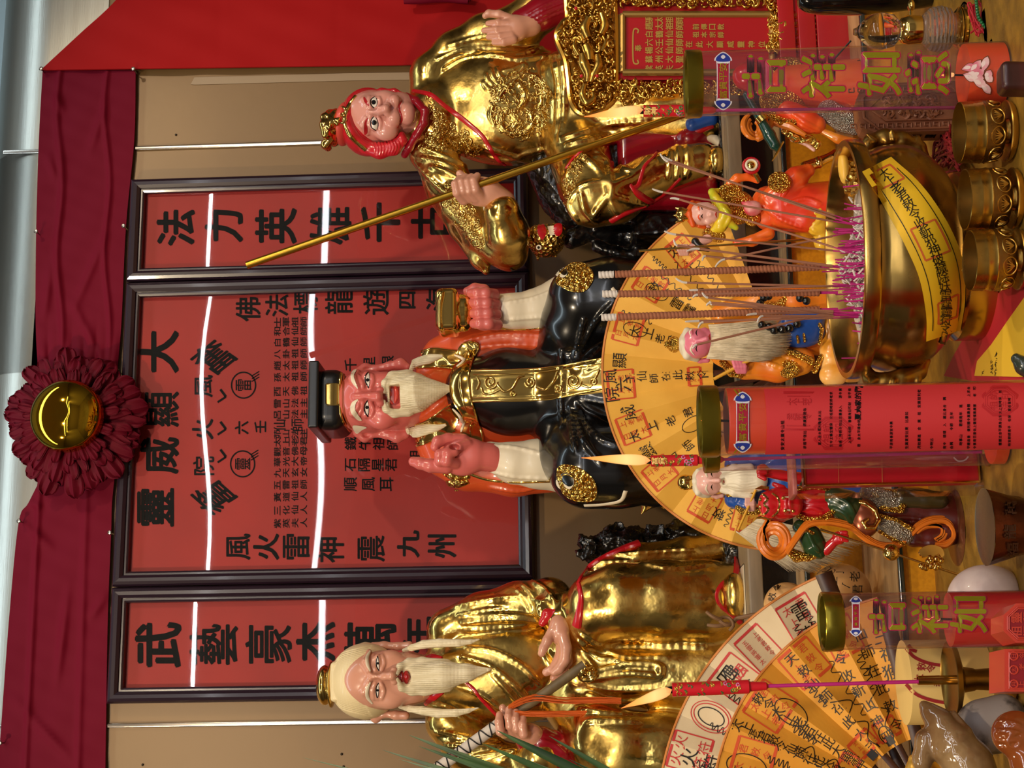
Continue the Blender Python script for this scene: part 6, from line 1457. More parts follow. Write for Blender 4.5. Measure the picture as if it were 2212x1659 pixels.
def fibres(name, par, D, src, dst, n, rad, m, seed=1, p0=0, p1=0, bulge=10):
    """a hank of long hair from the outline src to the outline dst (picture points)"""
    g = random.Random(seed); b = MB(); S_, T_ = np.array(src, float), np.array(dst, float)
    def al(P, u): k = u*(len(P)-1); i = min(int(k), len(P)-2); return P[i]+(P[i+1]-P[i])*(k-i)
    k = psz(at(*src[0], D))
    for i in range(n):
        u = g.random(); a, c = al(S_, u), al(T_, min(1, max(0, u+g.uniform(-.06, .06)))); dp = g.uniform(0, 1); e = g.uniform(.82, 1.04); pts = []
        for j in range(7):
            f = j/6*e; x, y = a+(c-a)*f; pts.append(at(x, y+g.uniform(-.8, .8), D+(p0+(p1-p0)*f+bulge*math.sin(PI*min(1, f))*math.sin(PI*u)+dp*4-3)*k))
        b.tube(pts, [rad*k*(1-.6*j/6) for j in range(7)], 4)
    return b.build(name, m, par, sharp=0)
def bits(name, m, par, D, fn, h=.0011):
    s = Sculpt(D, h, (1650, 800)); fn(s); return s.build(name, m, par, split=name.startswith('gold_trim') or 'border' in name or 'skirt' in name or 'sleeve' in name)
# the long-bearded elder between the burner and the fan
base = at(1845, 715, .615); base[2] = Z1
E1 = thing('elder_figurine', 'small pink-faced elder with very long white beard and black prayer beads behind burner', 'figurine', base); D = .615
def fn(s):
    s.ell((1505, 742, 20), (34, 33, 32)).ell((1522, 716, 30), (9, 9, 9), 6).ell((1522, 756, 28), (9, 9, 9), 6).poly([(1504, 737, 50, 4), (1520, 734, 54, 5), (1526, 732, 56, 6)], 4)
    s.poly([(1494, 722, 48, 3), (1493, 713, 42, 3)], 3).poly([(1497, 747, 46, 3), (1498, 758, 40, 3)], 3).ell((1535, 735, 22), (20, 24, 20), 8)
    s.poly([(1503, 776, 0, 5), (1512, 780, -2, 5), (1528, 778, 0, 6)], 3)
bits('head', M_pinkd, E1, D, fn, .001); bv = None
s = Sculpt(D, .0012, (1500, 740)); fn(s); bv = s.bvh()
small_eyes(E1, bv, [(1505, 719, 7), (1505, 753, 7)], [[(1493, 726), (1490, 717), (1496, 709)], [(1496, 744), (1492, 756), (1500, 767)]], [(1533, 722), (1532, 728), (1534, 735)], M_hairw)
bits('hair', M_hairw, E1, D, lambda s: s.ell((1496, 744, 4), (31, 36, 35)).poly([(1484, 715, 22, 8), (1478, 740, 30, 9), (1484, 768, 20, 8), (1505, 776, 4, 6)], 6))
bits('hair_ornament', M_gsc, E1, D, lambda s: s.ell((1456, 744, 0), (15, 18, 18)).ell((1440, 744, 0), (6, 8, 8), 4))
bits('robe', M_ora, E1, D, lambda s: s.ell((1640, 720, -16), (80, 56, 34)).cap((1690, 720, -14), (1850, 712, -14), 46, 60, 10).poly([(1560, 765, 0, 26), (1610, 792, 12, 26), (1680, 795, 16, 30), (1730, 780, 14, 30)], 10).poly([(1560, 680, 0, 26), (1640, 652, 12, 28), (1720, 650, 14, 32), (1790, 660, 10, 34)], 10).ridge([(1600, 800), (1640, 780), (1700, 800)], 4).ridge([(1620, 770), (1680, 765), (1740, 790)], 4))
bits('gold_trim', M_gsc, E1, D, lambda s: s.poly([(1560, 782, 28, 7), (1580, 806, 34, 8), (1600, 812, 34, 6)], 4).ell((1704, 796, 38), (25, 22, 14), 4).poly([(1692, 758, 40, 9), (1720, 768, 40, 10), (1750, 780, 36, 10)], 4).poly([(1640, 660, 34, 9), (1680, 664, 36, 12), (1700, 640, 34, 10)], 4).poly([(1760, 800, 30, 7), (1775, 770, 34, 6)], 3))
bits('blue_skirt', M_blue, E1, D, lambda s: s.ell((1728, 716, 36), (54, 36, 26)).poly([(1700, 690, 44, 14), (1760, 690, 44, 22)], 8))
bits('skirt_hem', M_gsc, E1, D, lambda s: s.poly([(1764, 690, 56, 4), (1776, 712, 60, 4), (1770, 742, 54, 4)], 3).poly([(1722, 726, 60, 3), (1724, 740, 56, 3)], 2).poly([(1736, 722, 60, 3), (1738, 738, 56, 3)], 2))
bits('cloud_base', mat('amber_cloud_paint', (240, 160, 44), .3, coat=.4, rgb2=(244, 196, 120), cscale=20), E1, D, lambda s: [s.ell((1800, 680+k*26, 20+8*(k % 2)), (30, 26, 22), 6) for k in range(6)] and s.box((1840, 720, 0), (20, 100, 50), 12, 8))
for k, (x, y) in enumerate(((1650, 643), (1642, 655), (1646, 702), (1662, 706), (1672, 714), (1690, 712), (1706, 709), (1722, 700), (1728, 644), (1742, 650), (1660, 640))):
    b = MB(); b.ell(at(x, y, D+66*.00068), 8.5*.00068, n=18); b.build('prayer_bead', M_bead, E1)
bits('hand', M_pinkd, E1, D, lambda s: [s.poly([(1584+k*7, 780, 52, 4), (1588+k*7, 792, 56, 4.5), (1594+k*5, 803, 48, 5)], 2) for k in range(4)] and s.ell((1604, 796, 40), (14, 11, 9), 4))
b = MB(); b.tube([at(1542, 819, D+.03), at(1668, 752, D+.04)], .0024, 10); b.build('staff', mat('yellow_cane', (222, 164, 50), .4), E1)
fibres('beard', E1, D+.024, [(1530, 702), (1536, 722), (1537, 738), (1532, 760), (1526, 774)], [(1680, 690), (1700, 712), (1706, 735), (1694, 765), (1650, 782)], 620, .8, M_fur, 3, 10, 26, 20)
# the blue-robed elder with the horsehair whisk
base = at(1845, 1040, .615); base[2] = Z1
E2 = thing('elder_figurine', 'small blue-robed elder with carved white beard holding a horsehair whisk beside red box', 'figurine', base)
def fn2(s):
    s.ell((1530, 1040, 18), (33, 30, 30)).ell((1546, 1022, 28), (8, 9, 8), 6).ell((1546, 1056, 26), (8, 9, 8), 6).poly([(1532, 1038, 46, 3.5), (1546, 1038, 50, 4.5), (1553, 1038, 52, 5.5)], 4)
    s.poly([(1526, 1030, 44, 3), (1525, 1022, 38, 3)], 3).poly([(1526, 1047, 42, 3), (1527, 1056, 36, 3)], 3).ell((1562, 1038, 18), (18, 22, 18), 8).poly([(1538, 1070, -2, 5), (1548, 1073, -4, 5), (1560, 1070, -2, 5)], 3)
s = Sculpt(D, .001, (1530, 1040)); fn2(s); s.build('head', M_pinkl, E2); bv = s.bvh()
small_eyes(E2, bv, [(1538, 1024, 6), (1538, 1052, 6)], [[(1528, 1031), (1525, 1023), (1529, 1015)], [(1528, 1046), (1525, 1056), (1531, 1066)]], [(1565, 1030), (1563, 1037), (1565, 1045)], M_hairw)
bits('hair', M_hairw, E2, D, lambda s: s.ell((1520, 1042, 2), (27, 33, 32)).poly([(1508, 1018, 22, 6), (1503, 1040, 28, 7), (1508, 1064, 20, 6), (1530, 1070, 2, 5)], 5))
bits('topknot', M_goldp, E2, D, lambda s: s.cap((1495, 1042, 0), (1480, 1042, 0), 15, 17).poly([(1488, 1030, 12, 3), (1488, 1054, 12, 3)], 2))
bits('robe', M_blue, E2, D, lambda s: s.ell((1640, 1040, -14), (76, 50, 38)).cap((1690, 1035, 0), (1845, 1030, 0), 52, 72, 10).poly([(1585, 1078, 0, 20), (1612, 1088, 14, 18)], 8).poly([(1585, 1004, 0, 20), (1640, 992, 8, 22), (1690, 990, 10, 24)], 8).ridge([(1590, 1082), (1600, 1060), (1612, 1050)], 3))
bits('gold_trim', M_gsc, E2, D, lambda s: s.poly([(1572, 1070, 30, 4), (1600, 1068, 36, 4), (1628, 1066, 38, 4)], 3).poly([(1572, 1008, 30, 4), (1590, 1006, 34, 4), (1606, 1010, 36, 4)], 3).poly([(1592, 1096, 22, 5), (1606, 1106, 24, 7), (1636, 1104, 26, 8)], 4))
s = Sculpt(D, .001, (1590, 1040)); s.ell((1578, 1038, 22), (26, 22, 18)).poly([(1568, 1038, 34, 16), (1600, 1038, 40, 24), (1634, 1038, 42, 24)], 8).poly([(1560, 1018, 26, 7), (1585, 1012, 32, 9), (1620, 1010, 36, 9)], 5).poly([(1560, 1058, 26, 7), (1585, 1064, 32, 9), (1622, 1070, 34, 9)], 5).ell((1565, 1038, 60), (5, 9, 26), 3, True)
for k in range(9):
    f = (k-4)/4; s.ridge([(1572, 1038+f*18), (1588, 1036+f*24+3*math.sin(k)), (1606, 1040+f*26-3*math.sin(k)), (1632, 1038+f*28)], 1.0, 2, sub=True)
s.build('beard', M_hairw, E2)
bits('hand', M_pinkl, E2, D, lambda s: [s.poly([(1612+k*5, 1078, 50, 3.2), (1612+k*5, 1090, 54, 3.6), (1618+k*3, 1101, 44, 4)], 1.5) for k in range(4)] and s.ell((1622, 1090, 40), (12, 13, 8), 4))
b = MB(); b.tube([at(1640, 1042, D+.03), at(1594, 1146, D+.04)], .0017, 10); b.build('whisk_stick', mat('yellow_cane', (222, 164, 50), .4), E2)
fibres('whisk_hair', E2, D+.04, [(1590, 1148), (1596, 1152), (1604, 1146), (1640, 1118)], [(1700, 1232), (1760, 1236), (1810, 1216), (1860, 1170)], 520, .8, M_fur, 5, 0, -8, 14)
# the orange-haired staff figurine with a peach
base = at(1845, 450, .615); base[2] = Z1
E3 = thing('staff_figurine', 'small orange-haired figurine in green scarf holding peach and thin staff behind burner', 'figurine', base)
def fn3(s):
    s.ell((1518, 462, 14), (30, 25, 27)).ell((1540, 463, 24), (16, 18, 18), 8).ell((1535, 463, 38), (5, 5, 6), 4).ell((1528, 446, 26), (9, 8, 8), 5).ell((1530, 478, 24), (9, 8, 8), 5).poly([(1512, 452, 36, 3), (1511, 446, 32, 3)], 3).poly([(1512, 468, 36, 3), (1511, 474, 30, 3)], 3).poly([(1528, 490, 0, 5), (1532, 492, 0, 5)], 3)
s = Sculpt(D, .0009, (1520, 462)); fn3(s); s.build('head', M_pinkl, E3); bv = s.bvh()
small_eyes(E3, bv, [(1517, 449, 4.5), (1517, 467, 4.5)], [[(1511, 455), (1509, 449), (1511, 443)], [(1511, 463), (1509, 469), (1512, 475)]], [(1548, 456), (1546, 463), (1548, 470)], M_orr)
bits('hair', mat('orange_hair', (226, 92, 24), .4, rgb2=(206, 76, 18), cscale=60), E3, D, lambda s: s.ell((1506, 463, -4), (26, 29, 30)).poly([(1496, 438, 16, 6), (1490, 462, 24, 7), (1497, 486, 16, 6)], 5).poly([(1510, 488, 6, 5), (1522, 490, 2, 5)], 3))
bits('crown', M_goldp, E3, D, lambda s: s.cap((1486, 464, 4), (1474, 464, 4), 13, 15, 2).poly([(1474, 452, 6, 5), (1460, 449, 8, 2)], 2).poly([(1474, 464, 8, 5), (1456, 465, 10, 2)], 2).poly([(1474, 476, 6, 5), (1460, 480, 8, 2)], 2))
bits('scarf', M_grn, E3, D, lambda s: s.poly([(1546, 430, 14, 12), (1538, 415, 6, 8), (1552, 412, 0, 6)], 4).poly([(1556, 440, 20, 12), (1566, 462, 28, 14), (1556, 488, 20, 14), (1540, 500, 8, 9)], 6).poly([(1572, 480, 24, 10), (1590, 492, 22, 6)], 4).ridge([(1560, 446), (1576, 468), (1566, 490)], 2.4))
bits('armour', M_gsc, E3, D, lambda s: s.ell((1590, 448, -4), (42, 40, 30)).poly([(1566, 412, 4, 14), (1590, 404, 6, 13)], 5).poly([(1530, 505, 2, 14), (1555, 512, 8, 13)], 6).ell((1625, 470, 12), (18, 20, 14), 5))
bits('robe', M_orr, E3, D, lambda s: s.ell((1660, 450, -6), (40, 52, 30)).cap((1690, 450, 0), (1845, 450, 0), 50, 66, 12).poly([(1660, 430, 24, 20), (1690, 408, 32, 26), (1720, 384, 36, 24), (1745, 368, 34, 16)], 8).poly([(1690, 470, 24, 22), (1740, 475, 28, 26), (1775, 450, 26, 28)], 8).poly([(1575, 398, 8, 8), (1592, 385, 14, 10), (1615, 382, 14, 8), (1636, 392, 14, 5)], 5).poly([(1590, 525, 6, 8), (1625, 520, 10, 12), (1660, 505, 14, 14)], 6).ridge([(1680, 380), (1700, 402), (1690, 425)], 3).ridge([(1700, 440), (1740, 430), (1772, 440)], 3).ridge([(1640, 440), (1680, 470), (1730, 490)], 3))
bits('peach', mat('peach_paint', (232, 176, 170), .4, rgb2=(206, 60, 80), cscale=30), E3, D, lambda s: s.ell((1626, 450, 34), (20, 17, 16)).poly([(1614, 442, 40, 8), (1604, 438, 40, 3)], 5))
bits('knee_guard', M_gsc, E3, D, lambda s: s.ell((1684, 394, 62), (26, 25, 12), rot=20))
bits('boot', M_goldp, E3, D, lambda s: s.poly([(1740, 362, 32, 14), (1770, 350, 34, 12), (1796, 338, 34, 10), (1803, 330, 34, 8)], 4).ridge([(1766, 338), (1770, 350), (1772, 364)], 2.4))
bits('cloud_base', M_yel, E3, D, lambda s: s.ell((1765, 490, 30), (22, 22, 18)).ell((1765, 462, 36), (24, 26, 18), 5).ell((1775, 520, 20), (18, 24, 18), 5).box((1838, 450, 0), (16, 80, 46), 10, 6).ridge([(1750, 448), (1746, 466), (1758, 484), (1772, 474)], 2.6).ridge([(1780, 446), (1742, 478), (1762, 500)], 2.4))
bits('hand', M_pinkl, E3, D, lambda s: [s.poly([(1466+k*6, 530, 20, 3.2), (1466+k*6, 540, 24, 3.8), (1470+k*5, 549, 14, 4)], 1.5) for k in range(4)] and s.ell((1478, 540, 10), (13, 12, 8), 4).cap((1490, 538, 8), (1530, 515, 6), 9, 11, 5))
bits('cuff', mat('black_paint', (14, 14, 16), .3, coat=.3), E3, D, lambda s: s.poly([(1502, 522, 12, 9), (1512, 534, 12, 8), (1530, 540, 8, 5)], 4))
b = MB(); b.tube([at(1380, 542, D+.018), at(1642, 524, D+.024)], .0017, 10); b.tube([at(1642, 524, D+.024), at(1760, 516, D+.026)], .0017, 10); b.build('staff', M_goldp, E3)
b = MB(); c = at(1622, 361, D+.02); b.ell(c, (.010, .010, .010)); b.tube([c+np.array([.011*math.cos(q), -.006, .011*math.sin(q)]) for q in np.linspace(0, 2*PI, 17)[:-1]], .0022, 8, closed=True, m=1); b.tube([c+np.array([.0075*math.cos(q), -.0085, .0075*math.sin(q)]) for q in np.linspace(0, 2*PI, 17)[:-1]], .0018, 8, closed=True, m=2); b.tube([c, at(1640, 392, D+.01)], .004, 8, m=0)
b.build('raised_ornament', [M_goldp, M_redp, M_white], E3)
# the red dragon-faced warrior
ZMIN = TZ+.0004
base = at(2120, 1140, .86); base[2] = TZ; DW = .86
E4 = thing('warrior_figurine', 'red dragon-faced armoured warrior figurine with gold spear on a round base beside red box', 'figurine', base)
s = Sculpt(DW, .001, (1690, 1090)); s.ell((1686, 1089, 10), (48, 36, 34)).ell((1662, 1080, 30), (22, 20, 16), 6).ell((1664, 1102, 28), (20, 18, 16), 6).ell((1700, 1088, 40), (16, 22, 16), 6).ell((1718, 1088, 34), (16, 26, 16), 6).ell((1692, 1076, 48), (6, 6, 6), 3).ell((1694, 1102, 46), (6, 6, 6), 3).poly([(1690, 1055, 10, 8), (1672, 1046, 6, 5)], 4).poly([(1690, 1122, 6, 7), (1676, 1126, 4, 6), (1662, 1120, 6, 4)], 4)
s.ridge([(1706, 1070), (1702, 1088), (1708, 1108)], 1.8, 2, sub=True); s.build('dragon_face', mat('dragon_red', (188, 22, 30), .25, coat=.5), E4); bv = s.bvh()
b = MB()
for l in ([(1634, 1062), (1648, 1068), (1658, 1078), (1650, 1088)], [(1634, 1118), (1650, 1112), (1660, 1100), (1650, 1090)], [(1668, 1066), (1680, 1076), (1684, 1088), (1680, 1104), (1668, 1116)]): lay(b, bv, l, 2.6, 0, 6, .8, .5)
for c in ((1643, 1079), (1643, 1095), (1692, 1076), (1696, 1103), (1713, 1076), (1713, 1104)):
    h = hit(bv, *c)
    if h: b.ell(h[0], .0024, n=10)
for y0 in (1056, 1120): b.tube([at(1660, y0, DW+.012), at(1645, y0-3, DW+.014), at(1632, y0, DW+.016)], [.003, .0024, .0006], 8)
b.build('gold_mask_trim', M_goldp, E4)
b = MB()
for c in ((1704, 1074), (1706, 1102)):
    h = hit(bv, *c)
    if h: b.tube([h[0], h[0]+np.array([0, -.003, .005])], [.0014, .0003], 6)
b.build('fangs', M_white, E4)
bits('tunic', M_redp, E4, DW, lambda s: s.ell((1770, 1086, 0), (58, 42, 32)).ridge([(1735, 1072), (1752, 1078), (1770, 1070)], 2.5).ridge([(1735, 1100), (1755, 1096), (1775, 1104)], 2.5).ridge([(1730, 1086), (1760, 1088), (1790, 1088)], 2.5))
bits('tunic_border', M_gsc, E4, DW, lambda s: s.poly([(1724, 1114, 18, 6), (1750, 1124, 22, 7), (1780, 1120, 26, 7), (1800, 1104, 30, 6)], 4).poly([(1724, 1056, 20, 6), (1760, 1050, 22, 7), (1790, 1058, 26, 6)], 4))
bits('green_sleeve', M_dgrn, E4, DW, lambda s: s.poly([(1728, 1138, 0, 16), (1750, 1160, 8, 24), (1760, 1180, 12, 24), (1770, 1196, 12, 12)], 8).poly([(1800, 1080, 10, 30), (1830, 1095, 14, 34), (1842, 1120, 14, 20)], 8).poly([(1740, 1040, 0, 16), (1760, 1030, 4, 18)], 6).ridge([(1745, 1150), (1756, 1175), (1768, 1190)], 2.6).ridge([(1800, 1070), (1830, 1085), (1845, 1110)], 2.6).ridge([(1795, 1095), (1825, 1110), (1838, 1128)], 2.6))
bits('sleeve_trim', M_gsc, E4, DW, lambda s: s.poly([(1704, 1190, 12, 9), (1722, 1202, 12, 12), (1745, 1204, 14, 8), (1768, 1198, 16, 7)], 5).poly([(1740, 1146, 28, 5), (1756, 1152, 34, 4)], 3))
bits('forearm', mat('dragon_red', (188, 22, 30), .25, coat=.5), E4, DW, lambda s: s.poly([(1784, 1188, 16, 12), (1800, 1172, 26, 10)], 4).ell((1812, 1162, 30), (14, 14, 10), 4).poly([(1816, 1150, 40, 4), (1828, 1150, 42, 4)], 2).poly([(1816, 1158, 42, 4), (1830, 1158, 42, 4)], 2).poly([(1818, 1166, 40, 4), (1830, 1168, 40, 4)], 2))
bits('raised_fist', mat('dragon_red', (188, 22, 30), .25, coat=.5), E4, DW, lambda s: s.ell((1648, 1018, 10), (14, 16, 12)).poly([(1640, 1028, 18, 5), (1652, 1034, 20, 5)], 2).poly([(1640, 1010, 20, 5), (1652, 1008, 20, 5)], 2).poly([(1640, 1019, 22, 5), (1654, 1020, 22, 5)], 2).cap((1662, 1022, 6), (1740, 1036, 0), 10, 14, 5))
b = MB(); cr = at(1672, 1168, DW+.012)
for k_, (r_, w_) in enumerate(((.0155, .004), (.0105, .0038), (.0195, .0034), (.013, .003))): b.tube([cr+np.array([r_*math.cos(q)*1.05, .003*math.sin(q*2)+.003*(k_ % 2), r_*math.sin(q)*.9]) for q in np.linspace(0, 2*PI, 29)[:-1]], w_, 8, closed=True)
P4 = lambda x, y, p=0: at(x, y, DW+p*.00054)
for o in (-4, 0, 4):
    b.tube([P4(x, y+o, 20) for x, y in smooth_pts([(1662, 1122), (1655, 1134), (1650, 1150), (1660, 1190)], 5)], .0028, 6)
    b.tube([P4(x, y+o, 30+o) for x, y in smooth_pts([(1700, 1192), (1722, 1160), (1745, 1132), (1780, 1126), (1815, 1130), (1840, 1138), (1868, 1160), (1900, 1178), (1935, 1178), (1962, 1158), (1985, 1136), (2010, 1124), (2040, 1122), (2056, 1136), (2060, 1156), (2045, 1174), (2020, 1176)], 5)], .003, 6)
    b.tube([P4(x+o, y+o*.5, 30) for x, y in smooth_pts([(1975, 1150), (1995, 1136), (2020, 1134), (2038, 1142), (2036, 1158), (2022, 1168)], 5)], .003, 6)
b.build('ribbon', M_rib, E4)
bits('belly_plate', mat('bronze_plate', (150, 84, 60), .25, .6), E4, DW, lambda s: s.ell((1868, 1118, 18), (32, 42, 28)))
bits('belly_trim', M_goldp, E4, DW, lambda s: s.poly([(1846, 1082, 36, 5), (1870, 1088, 42, 5), (1890, 1102, 44, 5), (1898, 1124, 44, 5), (1888, 1140, 46, 5), (1872, 1140, 48, 5), (1864, 1128, 49, 4.5), (1874, 1122, 50, 4)], 2))
bits('scale_skirt', M_sil, E4, DW, lambda s: s.poly([(1880, 1070, 10, 24), (1920, 1084, 16, 24), (1945, 1086, 16, 16)], 8).poly([(1900, 1130, 18, 18), (1930, 1146, 24, 20), (1955, 1158, 24, 18)], 8))
bits('skirt_border', M_gsc, E4, DW, lambda s: s.poly([(1900, 1060, 24, 5), (1935, 1064, 26, 7), (1955, 1082, 28, 8), (1945, 1102, 30, 7), (1905, 1098, 32, 6)], 3).poly([(1900, 1114, 30, 5), (1935, 1124, 34, 5), (1968, 1142, 36, 6)], 3).poly([(1900, 1148, 32, 4), (1930, 1166, 36, 4), (1955, 1176, 36, 4)], 3))
bits('dark_robe', M_mar, E4, DW, lambda s: s.cap((1830, 1095, -16), (1900, 1100, -18), 30, 38, 8).poly([(1890, 1100, -18, 40), (1980, 1100, -22, 44), (2056, 1120, -20, 54)], 10).poly([(1930, 1140, 4, 22), (1975, 1158, 8, 22), (2010, 1160, 8, 24), (2050, 1150, 6, 28)], 6).ridge([(1910, 1120), (1960, 1118), (2040, 1130)], 4).ridge([(1930, 1150), (1985, 1130), (2045, 1140)], 4).ridge([(1960, 1170), (2000, 1176), (2045, 1172)], 4).ridge([(1950, 1075), (1990, 1090), (2045, 1092)], 4))
bits('under_leg', mat('dark_olive_paint', (58, 50, 26), .3, coat=.3), E4, DW, lambda s: s.poly([(1950, 1075, 20, 22), (2000, 1078, 24, 20), (2030, 1082, 24, 18)], 6).ridge([(1960, 1060), (1990, 1070), (2020, 1068)], 3))
b = MB(); c = P4(2068, 1140); c[2] = at(2053, 1140, DW-.02)[2]; k_ = .00054
b.lathe([(.0001, 0), (80*k_, 0), (84*k_, -6*k_), (84*k_, -12*k_), (78*k_, -16*k_), (76*k_, -34*k_), (80*k_, -38*k_), (80*k_, TZ-c[2]), (.0001, TZ-c[2])][::-1], c, 56); b.build('round_base', mat('bronze_base', (108, 64, 40), .28, .5), E4)
bz = b.bvh(); b = MB()
for y in (1095, 1150):
    for sc in (1, .6): lay(b, [bz], [(2100-9*sc, y-12*sc), (2100+9*sc, y-12*sc), (2100+9*sc, y+12*sc), (2100-9*sc, y+12*sc)], 1.6, 0, 6, .8, .5, sm=1, closed=True)
b.build('base_motif', M_goldp, E4)
b = MB(); b.tube([P4(1772, 1143, 46), P4(2072, 1242, 60)], .0014, 10); b.ell(P4(1925, 1193, 52), (.010, .007, .010)); b.build('spear_shaft', M_goldp, E4)
b = MB(); c = P4(2016, 1196, 56)
o = [(1990, 1200), (1986, 1190), (1998, 1180), (2016, 1177), (2034, 1184), (2040, 1198), (2034, 1204), (2028, 1196), (2018, 1200), (2012, 1208), (2004, 1202), (1998, 1204)]
b.slab(smooth_pts(o, 4, True).tolist(), lambda x, y, h: P4(x, y, 56)+np.array([0, h, 0]), .006); 
for i in range(18): b.ell(P4(2012+random.uniform(-22, 22), 1216+random.uniform(-12, 12), 58), .0036, n=8)
b.build('spear_head', M_goldp, E4)
# the second warrior, behind the tall lotus candle
ZMIN = Z1+.0004
base = at(1850, 240, .66); base[2] = Z1; DR = .70
E5 = thing('warrior_figurine', 'armoured warrior figurine in orange ribbons with a dark green club behind the lotus candle', 'figurine', base)
b = MB(); cr = at(1630, 272, DR+.02)
for k_, (r_, w_) in enumerate(((.019, .0045), (.013, .004), (.008, .0034))): b.tube([cr+np.array([r_*math.cos(q), .002*math.sin(q*2)+.003*k_, r_*math.sin(q)*.8]) for q in np.linspace(.4, 5.9, 27)], [w_*(.4+.6*math.sin(PI*min(1, (i+1)/14))) if i < 14 else w_ for i in range(27)], 8)
b.tube([cr+np.array([-.01, .004, -.012]), at(1670, 262, DR+.01), at(1710, 275, DR+.02), at(1740, 292, DR+.02)], [.005, .007, .006, .003], 8); b.build('ribbon', M_rib, E5)
bits('green_club', mat('dark_teal_paint', (16, 56, 46), .22, coat=.5), E5, DR, lambda s: s.poly([(1612, 205, 40, 8), (1632, 240, 42, 9), (1645, 262, 44, 10), (1662, 292, 46, 14), (1674, 314, 46, 12), (1680, 322, 46, 7)], 3))
b = MB(); q = [at(1642, 252, DR+.03), at(1650, 262, DR+.03)]; b.tube([q[0], q[1]], .0085, 14); b.build('club_ring', M_goldp, E5)
bits('torso', M_gsc, E5, DR, lambda s: s.ell((1690, 215, 0), (52, 46, 34)).ell((1700, 160, -6), (56, 40, 34), 10).poly([(1668, 252, 26, 8), (1690, 264, 28, 9), (1720, 264, 28, 8)], 4))
bits('robe', M_orr, E5, DR, lambda s: s.poly([(1700, 240, 10, 26), (1740, 262, 16, 28), (1765, 270, 18, 20)], 8).poly([(1700, 180, 6, 40), (1850, 190, 0, 66)], 12).ridge([(1690, 262), (1720, 280), (1755, 284)], 3).ridge([(1715, 250), (1745, 268), (1770, 280)], 3))
bits('robe_border', M_goldt, E5, DR, lambda s: s.poly([(1694, 284, 20, 7), (1720, 300, 22, 9), (1750, 302, 22, 10), (1766, 312, 22, 8), (1764, 320, 20, 4)], 4))
bits('robe_lining', M_pinkl, E5, DR, lambda s: s.poly([(1690, 278, 14, 4), (1712, 302, 16, 4), (1740, 310, 18, 5), (1758, 324, 18, 4)], 3))
bits('scale_skirt', M_sil, E5, DR, lambda s: s.poly([(1790, 240, 16, 26), (1825, 262, 18, 26), (1845, 276, 16, 18)], 8))
bits('skirt_border', M_ora, E5, DR, lambda s: s.poly([(1778, 284, 14, 8), (1810, 300, 16, 10), (1846, 308, 14, 10)], 5))
bits('head', mat('dragon_red', (188, 22, 30), .25, coat=.5), E5, DR, lambda s: s.ell((1620, 165, 0), (40, 34, 32)).ell((1640, 165, 26), (14, 16, 12), 6))
b = MB(); b.tube([at(1692, 306, DR+.03), at(1676, 334, DR+.034), at(1668, 348, DR+.036)], [.0014, .0018, .0005], 8); b.build('tassel_pin', M_goldp, E5)
bits('round_base', M_mar, E5, DR, lambda s: s.box((1858, 230, 0), (12, 92, 50), 6, 4))
ZMIN = None
# ================================================================== the shrine with gold dragons
DS = .64; sz = at(1860, 92, DS); t = thing('ancestor_tablet', 'red wooden tablet shrine with gold dragon carving and gold vertical writing beside lotus candle', 'tablet', (sz[0], sz[1], Z1))
M_shr = mat('shrine_red', (170, 16, 26), .35, coat=.25); M_shg = mat('shrine_gold', (222, 176, 84), .2, 1.0)
A_ = lambda x, y, d=0: at(x, y, DS+d)
b = MB(); b.slab([(1328, 14), (1328, 173), (1690, 172), (1690, 12)], lambda x, y, h: A_(x, y, -.018+h*-1), -.018); b.build('board', M_shr, t, smooth=False)
b = MB()
b.slab([(1352, 37), (1352, 150), (1664, 150), (1664, 37)], lambda x, y, h: A_(x, y, .0015-h), -.001)
b.m = 1; fn_ = lambda x, y: A_(x, y, .0032)
for s_, y in (('紫英夫人', 149), ('蘇州大聖', 128), ('楊公仙師', 109), ('六壬仙師', 92), ('白鶴仙師', 74), ('趙太祖師', 57), ('孫太祖師', 43)):
    for i, ch in enumerate(s_): write(b, ch, lambda u, v: fn_(1402+i*22-v, y-u), 1, 15.5, 17, .03)
for i, ch in enumerate('在此大顯威靈神位'): write(b, ch, lambda u, v: fn_(1488+i*22.5-v, 96-u), 1, 14, 15, .03)
for i, ch in enumerate('前傳口教'): write(b, ch, lambda u, v: fn_(1503+i*18-v, 58-u), 1, 13, 14, .03)
for i, ch in enumerate('祖本宗師'): write(b, ch, lambda u, v: fn_(1503+i*18-v, 75-u), 1, 13, 14, .03)
write(b, '奉', lambda u, v: fn_(1379-v, 104-u), 1, 14, 16, .03)
stroke(b, smooth_pts([(1377, 72), (1379, 65), (1373, 62), (1368, 68), (1367, 102), (1368, 132), (1373, 138), (1379, 136), (1377, 129)], 5), 3.2, fn_, 1)
b.build('inscription', [M_shr, mat('letter_gold', (226, 186, 96), .35, .7)], t, smooth=False)
b = MB()
for (x0, y0), (x1, y1) in (((1345, 31), (1345, 156)), ((1345, 156), (1668, 156)), ((1345, 31), (1668, 31)), ((1668, 31), (1668, 156))): b.tube([A_(x0, y0, .004), A_(x1, y1, .004)], .0042, 8); b.tube([A_(x0, y0, .002), A_(x1, y1, .002)], .0055, 4)
b.build('inner_frame', mat('dull_gold_frame', (170, 138, 74), .4, .7), t)
